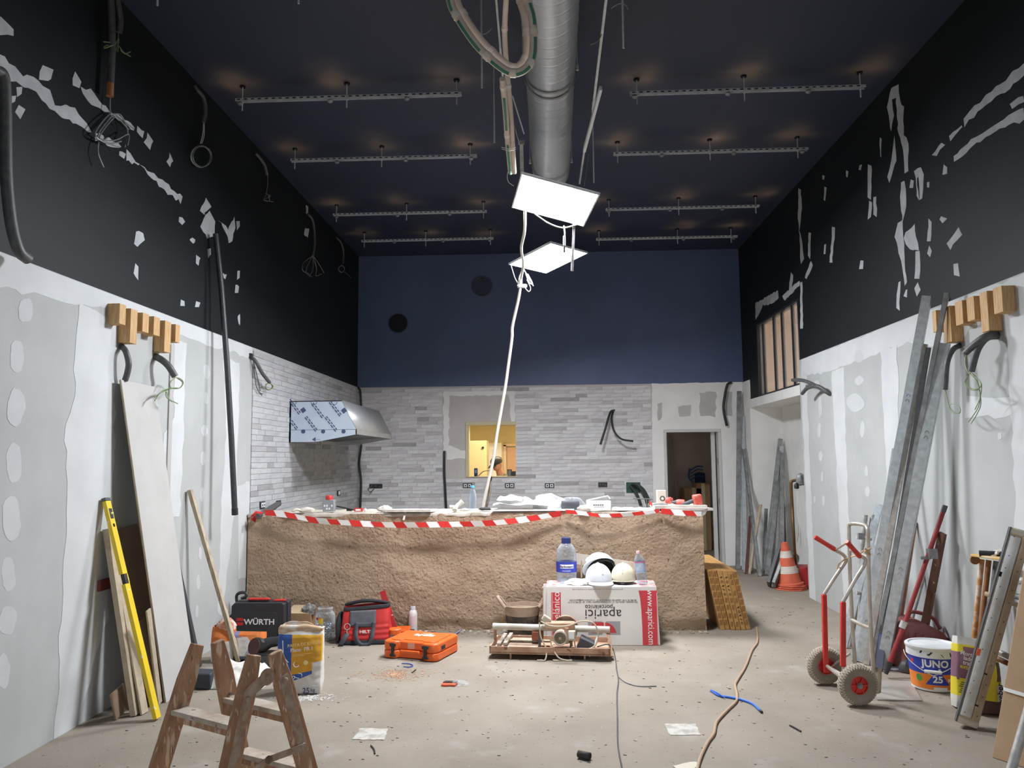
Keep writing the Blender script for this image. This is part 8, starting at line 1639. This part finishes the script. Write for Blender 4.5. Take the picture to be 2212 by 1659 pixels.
g = G(); g.tube(P, .0025, 6); bw = g.obj('wire_handle', M_WIRE, t); g = G(); g.tube([P[8]+Vector((0, -.003, 0)), P[12]+Vector((0, -.003, 0))], .011, 10); g.obj('grip', M_PWH, bw)
# ---------------------------------------------------------------- mortar bags
def paintm(k, u, v):
    if k in (0, 3):
        if k == 3: u = .1
        if v > .90: return 0
        if v > .82-.05*abs(u-.45)*2 and v <= .90: return 3 if abs(u-.45) > .30 or v > .865 else 4
        if v > .40+.04*u: return 4
        if v > .17: return 3
        return 0
    return 3 if v > .3 else 0
p0 = PZ(2072, 1542); hM = PY(2085, 1376, 5.3).z
MB_ = T(PY(2092, 1540, 5.22).x+.03, 5.24, .002) @ RZ(math.radians(-10)) @ RX(math.radians(-10)) @ RY(math.radians(7))
t, g = sack('mortar_bag', 'mauve and yellow mortar bag with white lettering beside the paint bucket', MB_, .21, hM*1.0, .12, paintm, .02, .5, 31, nv=36); sk_ = g.obj('sack', [M_PW, M_PBL, M_PY, M_PYL, M_PPU], t, ang=1.2)
def onm(u, v): return MB_ @ T((u-.5)*.21, -.095, v*hM) @ RX(math.pi/2)
for s_, v, mt in (('Mortero de', .755, M_PRINTW), ('lado blan', .69, M_PRINTW), ('trafugado', .625, M_PRINTW), ('extrem fino', .565, M_PYL)): text(s_, .036, onm(.42, v) @ RZ(-.10), mt, sk_, bold=.015, sx=.92)
for k in range(6): g = G(); g.box((0, 0, 0), (.06+.012*(k % 3), .004, .0008), onm(.22, .36-.028*k)); g.obj('print_line', M_PRINTB, sk_)
text('Te', .06, onm(.42, .09), M_PRINTB, sk_, bold=.03)
def paintn(k, u, v):
    if v < .22: return 4
    if k == 0 and .70 < u < .95 and .55 < v < .9: return 4
    if k == 0 and u > .72 and v <= .5: return 0
    return 3
hN = PY(2130, 1425, 5.1).z
MN = T(PY(2141, 1560, 5.1).x, 5.18, .002) @ RZ(math.radians(10)) @ RX(math.radians(-9)) @ RY(math.radians(9))
t, g = sack('mortar_bag', 'yellow and brown mortar bag standing behind the lamp housing', MN, .14, hN, .15, paintn, .02, .4, 37, nv=32); sk2 = g.obj('sack', [M_PW, M_PBL, M_PY, M_PYL, M_PBR], t, ang=1.2)
text('weber', .05, MN @ T(.035, -.108, hN*.36) @ RX(math.pi/2) @ RZ(math.pi/2), M_PRINTB, sk2, bold=.02)
# ---------------------------------------------------------------- strip lamp housing leaning
a = PZ(2085, 1572); b_ = PY(2203, 1152, a.y-.05); M_LH = mat('dusty_cream_housing', (196, 178, 152), .6, col2=(172, 148, 122), scale=6); M_LR = mat('lamp_reflector', (218, 220, 218), .35, .2, col2=(200, 198, 192), scale=9)
t = thing('strip_lamp', 'long dusty strip lamp housing leaning on the right wall', 'lamp', a)
M = frame(a, b_-a, (-.25, -1, .3)) @ Matrix.Diagonal((-1, 1, 1, 1)); L_ = (b_-a).length; wL = .10; dL = .09
g = G(); g.prism([(-wL/2, dL*.3), (-wL/2, -dL*.2), (-wL*.35, -dL*.55), (wL*.45, -dL*.55), (wL*.62, -dL*.2), (wL*.62, dL*.3)], .0, L_, M); lo = min(v.z for v in g.v); up = Vector((0, 0, -min(0, lo)+.002)); g.v = [v+up for v in g.v]; M = Matrix.Translation(up) @ M; hs = g.obj('housing', M_LH, t, bevel=.008)
g = G(); g.prism([(-wL*.44, .0), (-wL*.40, .010), (0, .016), (wL*.12, .010), (wL*.16, .0)], .05, L_-.05, M @ T(0, dL*.3, 0)); g.obj('reflector', M_LR, t)
g = G(); g.box((wL*.24, dL*.3+.006, L_/2), (.012, .012, L_-.08), M); g.obj('edge_rail', M_LH, t, bevel=.003); g = G(); g.box((-wL*.5-.002, dL*.1, L_/2), (.008, dL*.5, L_), M); g.obj('side_rail', M_CONDUIT, t, bevel=.002)
for z in (.02, L_-.02): g = G(); g.prism([(-wL*.52, dL*.36), (-wL*.52, -dL*.2), (-wL*.3, -dL*.6), (wL*.45, -dL*.6), (wL*.64, -dL*.2), (wL*.64, dL*.36)], z-.022, z+.022, M); g.obj('end_cap', mat('cream_end_cap', (206, 196, 176), .5), t, bevel=.012)
g = G()
for k in range(12):
    for x, y in ((-wL*.25, dL*.3+.0145), (wL*.42, dL*.3+.001)): g.cyl(M @ Vector((x, y, L_*(.06+.08*k)+.02*(k % 2))), M @ Vector((x, y+.001, L_*(.06+.08*k)+.02*(k % 2))), .003, 6)
g.obj('screw_holes', M_SHADE, hs, kind='stuff'); 
for z in (.11, .27): g = G(); g.box((wL*.24, dL*.3+.013, L_*z), (.016, .004, .008), M); g.obj('dark_clip', M_SHADE, hs)
g = G(); g.box((-wL*.40, dL*.3+.012, L_*.36), (.02, .006, .04), M); g.obj('orange_mark', mat('orange_spray', (236, 110, 62), .6), hs); g = G(); g.box((-wL*.4, dL*.3+.010, L_*.76), (.014, .006, .03), M); g.obj('dark_slot', M_SHADE, hs)
# ---------------------------------------------------------------- rusty trestle at the right wall
t = thing('trestle', 'rusty paint splashed steel trestle standing against the right wall', 'trestle', PZ(2150, 1480))
M_TR1 = mat('orange_rust_paint', (182, 126, 66), .65, col2=(206, 192, 172), scale=12, lo=.42, hi=.58); M_TR2 = mat('brown_rust_tube', (150, 100, 58), .65, col2=(126, 82, 50), scale=10); M_TR3 = mat('dark_green_tube', (62, 72, 68), .6, col2=(120, 122, 116), scale=14)
Yt = 5.38
ztop = PY(2130, 1203, Yt).z
for x0, y0, x1, y1, mt, dY in ((2093, 1500, 2121, 1208, M_TR1, 0), (2103, 1505, 2136, 1210, M_TR2, -.05), (2128, 1420, 2152, 1212, M_TR3, -.1)):
    p, q = PY(x0, y0, Yt+dY), PY(x1, y1, Yt+dY); d_ = p-q; p = q+d_*(q.z/(q.z-p.z)) if q.z != p.z else p; p.z = 0; g = G(); g.tube([p, q], .017, 10); g.obj('leg', mt, t)
a, b_ = PY(2104, 1199, Yt), PY(2200, 1212, Yt-.35); g = G(); g.beam(a, b_, .06, .016, up=(0, 0, 1)); tb = g.obj('top_bar', mat('splashed_top_bar', (206, 192, 164), .7, col2=(206, 164, 76), scale=8), t, bevel=.004); g = G(); g.lathe([(.03, 0), (.03, .012)], 18, frame(a+Vector((0, -.0, -.03)), (0, -1, 0)), cap=True); g.obj('end_plate', M_TR2, tb)
for x0, y0, x1, y1, mt, r in ((2128, 1282, 2240, 1322, M_TR1, .014), (2188, 1286, 2240, 1300, M_TR3, .018), (2195, 1252, 2240, 1262, M_SC, .022), (2150, 1405, 2200, 1428, M_SC, .018), (2145, 1418, 2205, 1446, M_TR2, .016)):
    g = G(); g.tube([PY(x0, y0, Yt-.42), PY(x1, y1, Yt-.62)], r, 10); g.obj('crossbar', mt, t)
p, q = PY(2198, 1500, 4.95), PY(2213, 1320, 4.95); d_ = p-q; p = q+d_*(q.z/(q.z-p.z)); p.z = 0; g = G(); g.tube([p, q], .02, 10); g.obj('leg', M_TR2, t)
for x, y, lab, mt, s in ((2122, 1192, 'black tube end lying on the trestle top', M_BLACK, 0), (2155, 1194, 'pale plastered lump lying on the trestle top', M_RAG, 1)):
    c = PY(x, y, Yt-.08); c.z = ztop+.012
    if s == 0: g = G(); g.tube([c+Vector((-.02, 0, .02)), c+Vector((.10, -.08, .022))], .02, 12); g.obj('black_tube', mt, label=lab, cat='tube')
    else: g = lumpy(c+Vector((0, -.04, -.01)), (.15, .09, .06), 130, .3); g.obj('plaster_lump', mt, label=lab, cat='rubble')
g = G(); g.tube(smooth_path([PX(2150, 1425, XR-.1), PX(2152, 1455, XR-.08), PX(2162, 1480, XR-.06), PX(2168, 1492, XR-.05)], 5), .005, 6); g.obj('dark_cable', M_CONDUIT, label='thin dark cable hanging on the wall below the trestle', cat='cable')
# ---------------------------------------------------------------- cardboard and pipe at the right edge
a = PZ(2143, 1637); b_ = PZ(2166, 1660); tp = PY(2212, 1395, 3.9)
t = thing('flat_carton', 'tall brown flat carton with a white strap leaning at the right edge', 'box', a)
ztp = 1.02; w = Vector((.30, -.48, 0)); n_ = Vector((.06, .06, 0)); ln = Vector((.25, .03, .98))
q = [a, a+w, a+w+n_, a+n_]; M_FC = mat('flat_carton_brown', (180, 150, 118), .85, col2=(170, 140, 108), scale=5)
g = G(); g.hexa([p+Vector((0, 0, .001)) for p in q], [p+ln for p in q]); bx = g.obj('carton', M_FC, t, bevel=.004)
f0 = .36; e = Vector((-.003, -.004, 0)); k0, k1 = a+ln*f0+e, a+w+ln*(f0-.03)+e; g = G(); g.beam(k0, k1, .018, .003, up=(w.normalized().cross(ln.normalized()))); g.obj('strap', M_PRINTW, bx)
g = G(); p = PZ(2196, 1680, .0); g.tube([PY(2184, 1665, 4.1), PY(2240, 1470, 4.15)], .022, 12); p0 = g.v[0]; g = G(); A1, B1 = PY(2184, 1665, 4.05), PY(2240, 1470, 4.12); d_ = A1-B1; A1 = B1+d_*((B1.z-.02)/(B1.z-A1.z)); g.tube([A1, B1], .022, 12); g.obj('grey_pipe', M_SC, label='grey tube leaning in front of the flat carton at the right edge', cat='pipe')
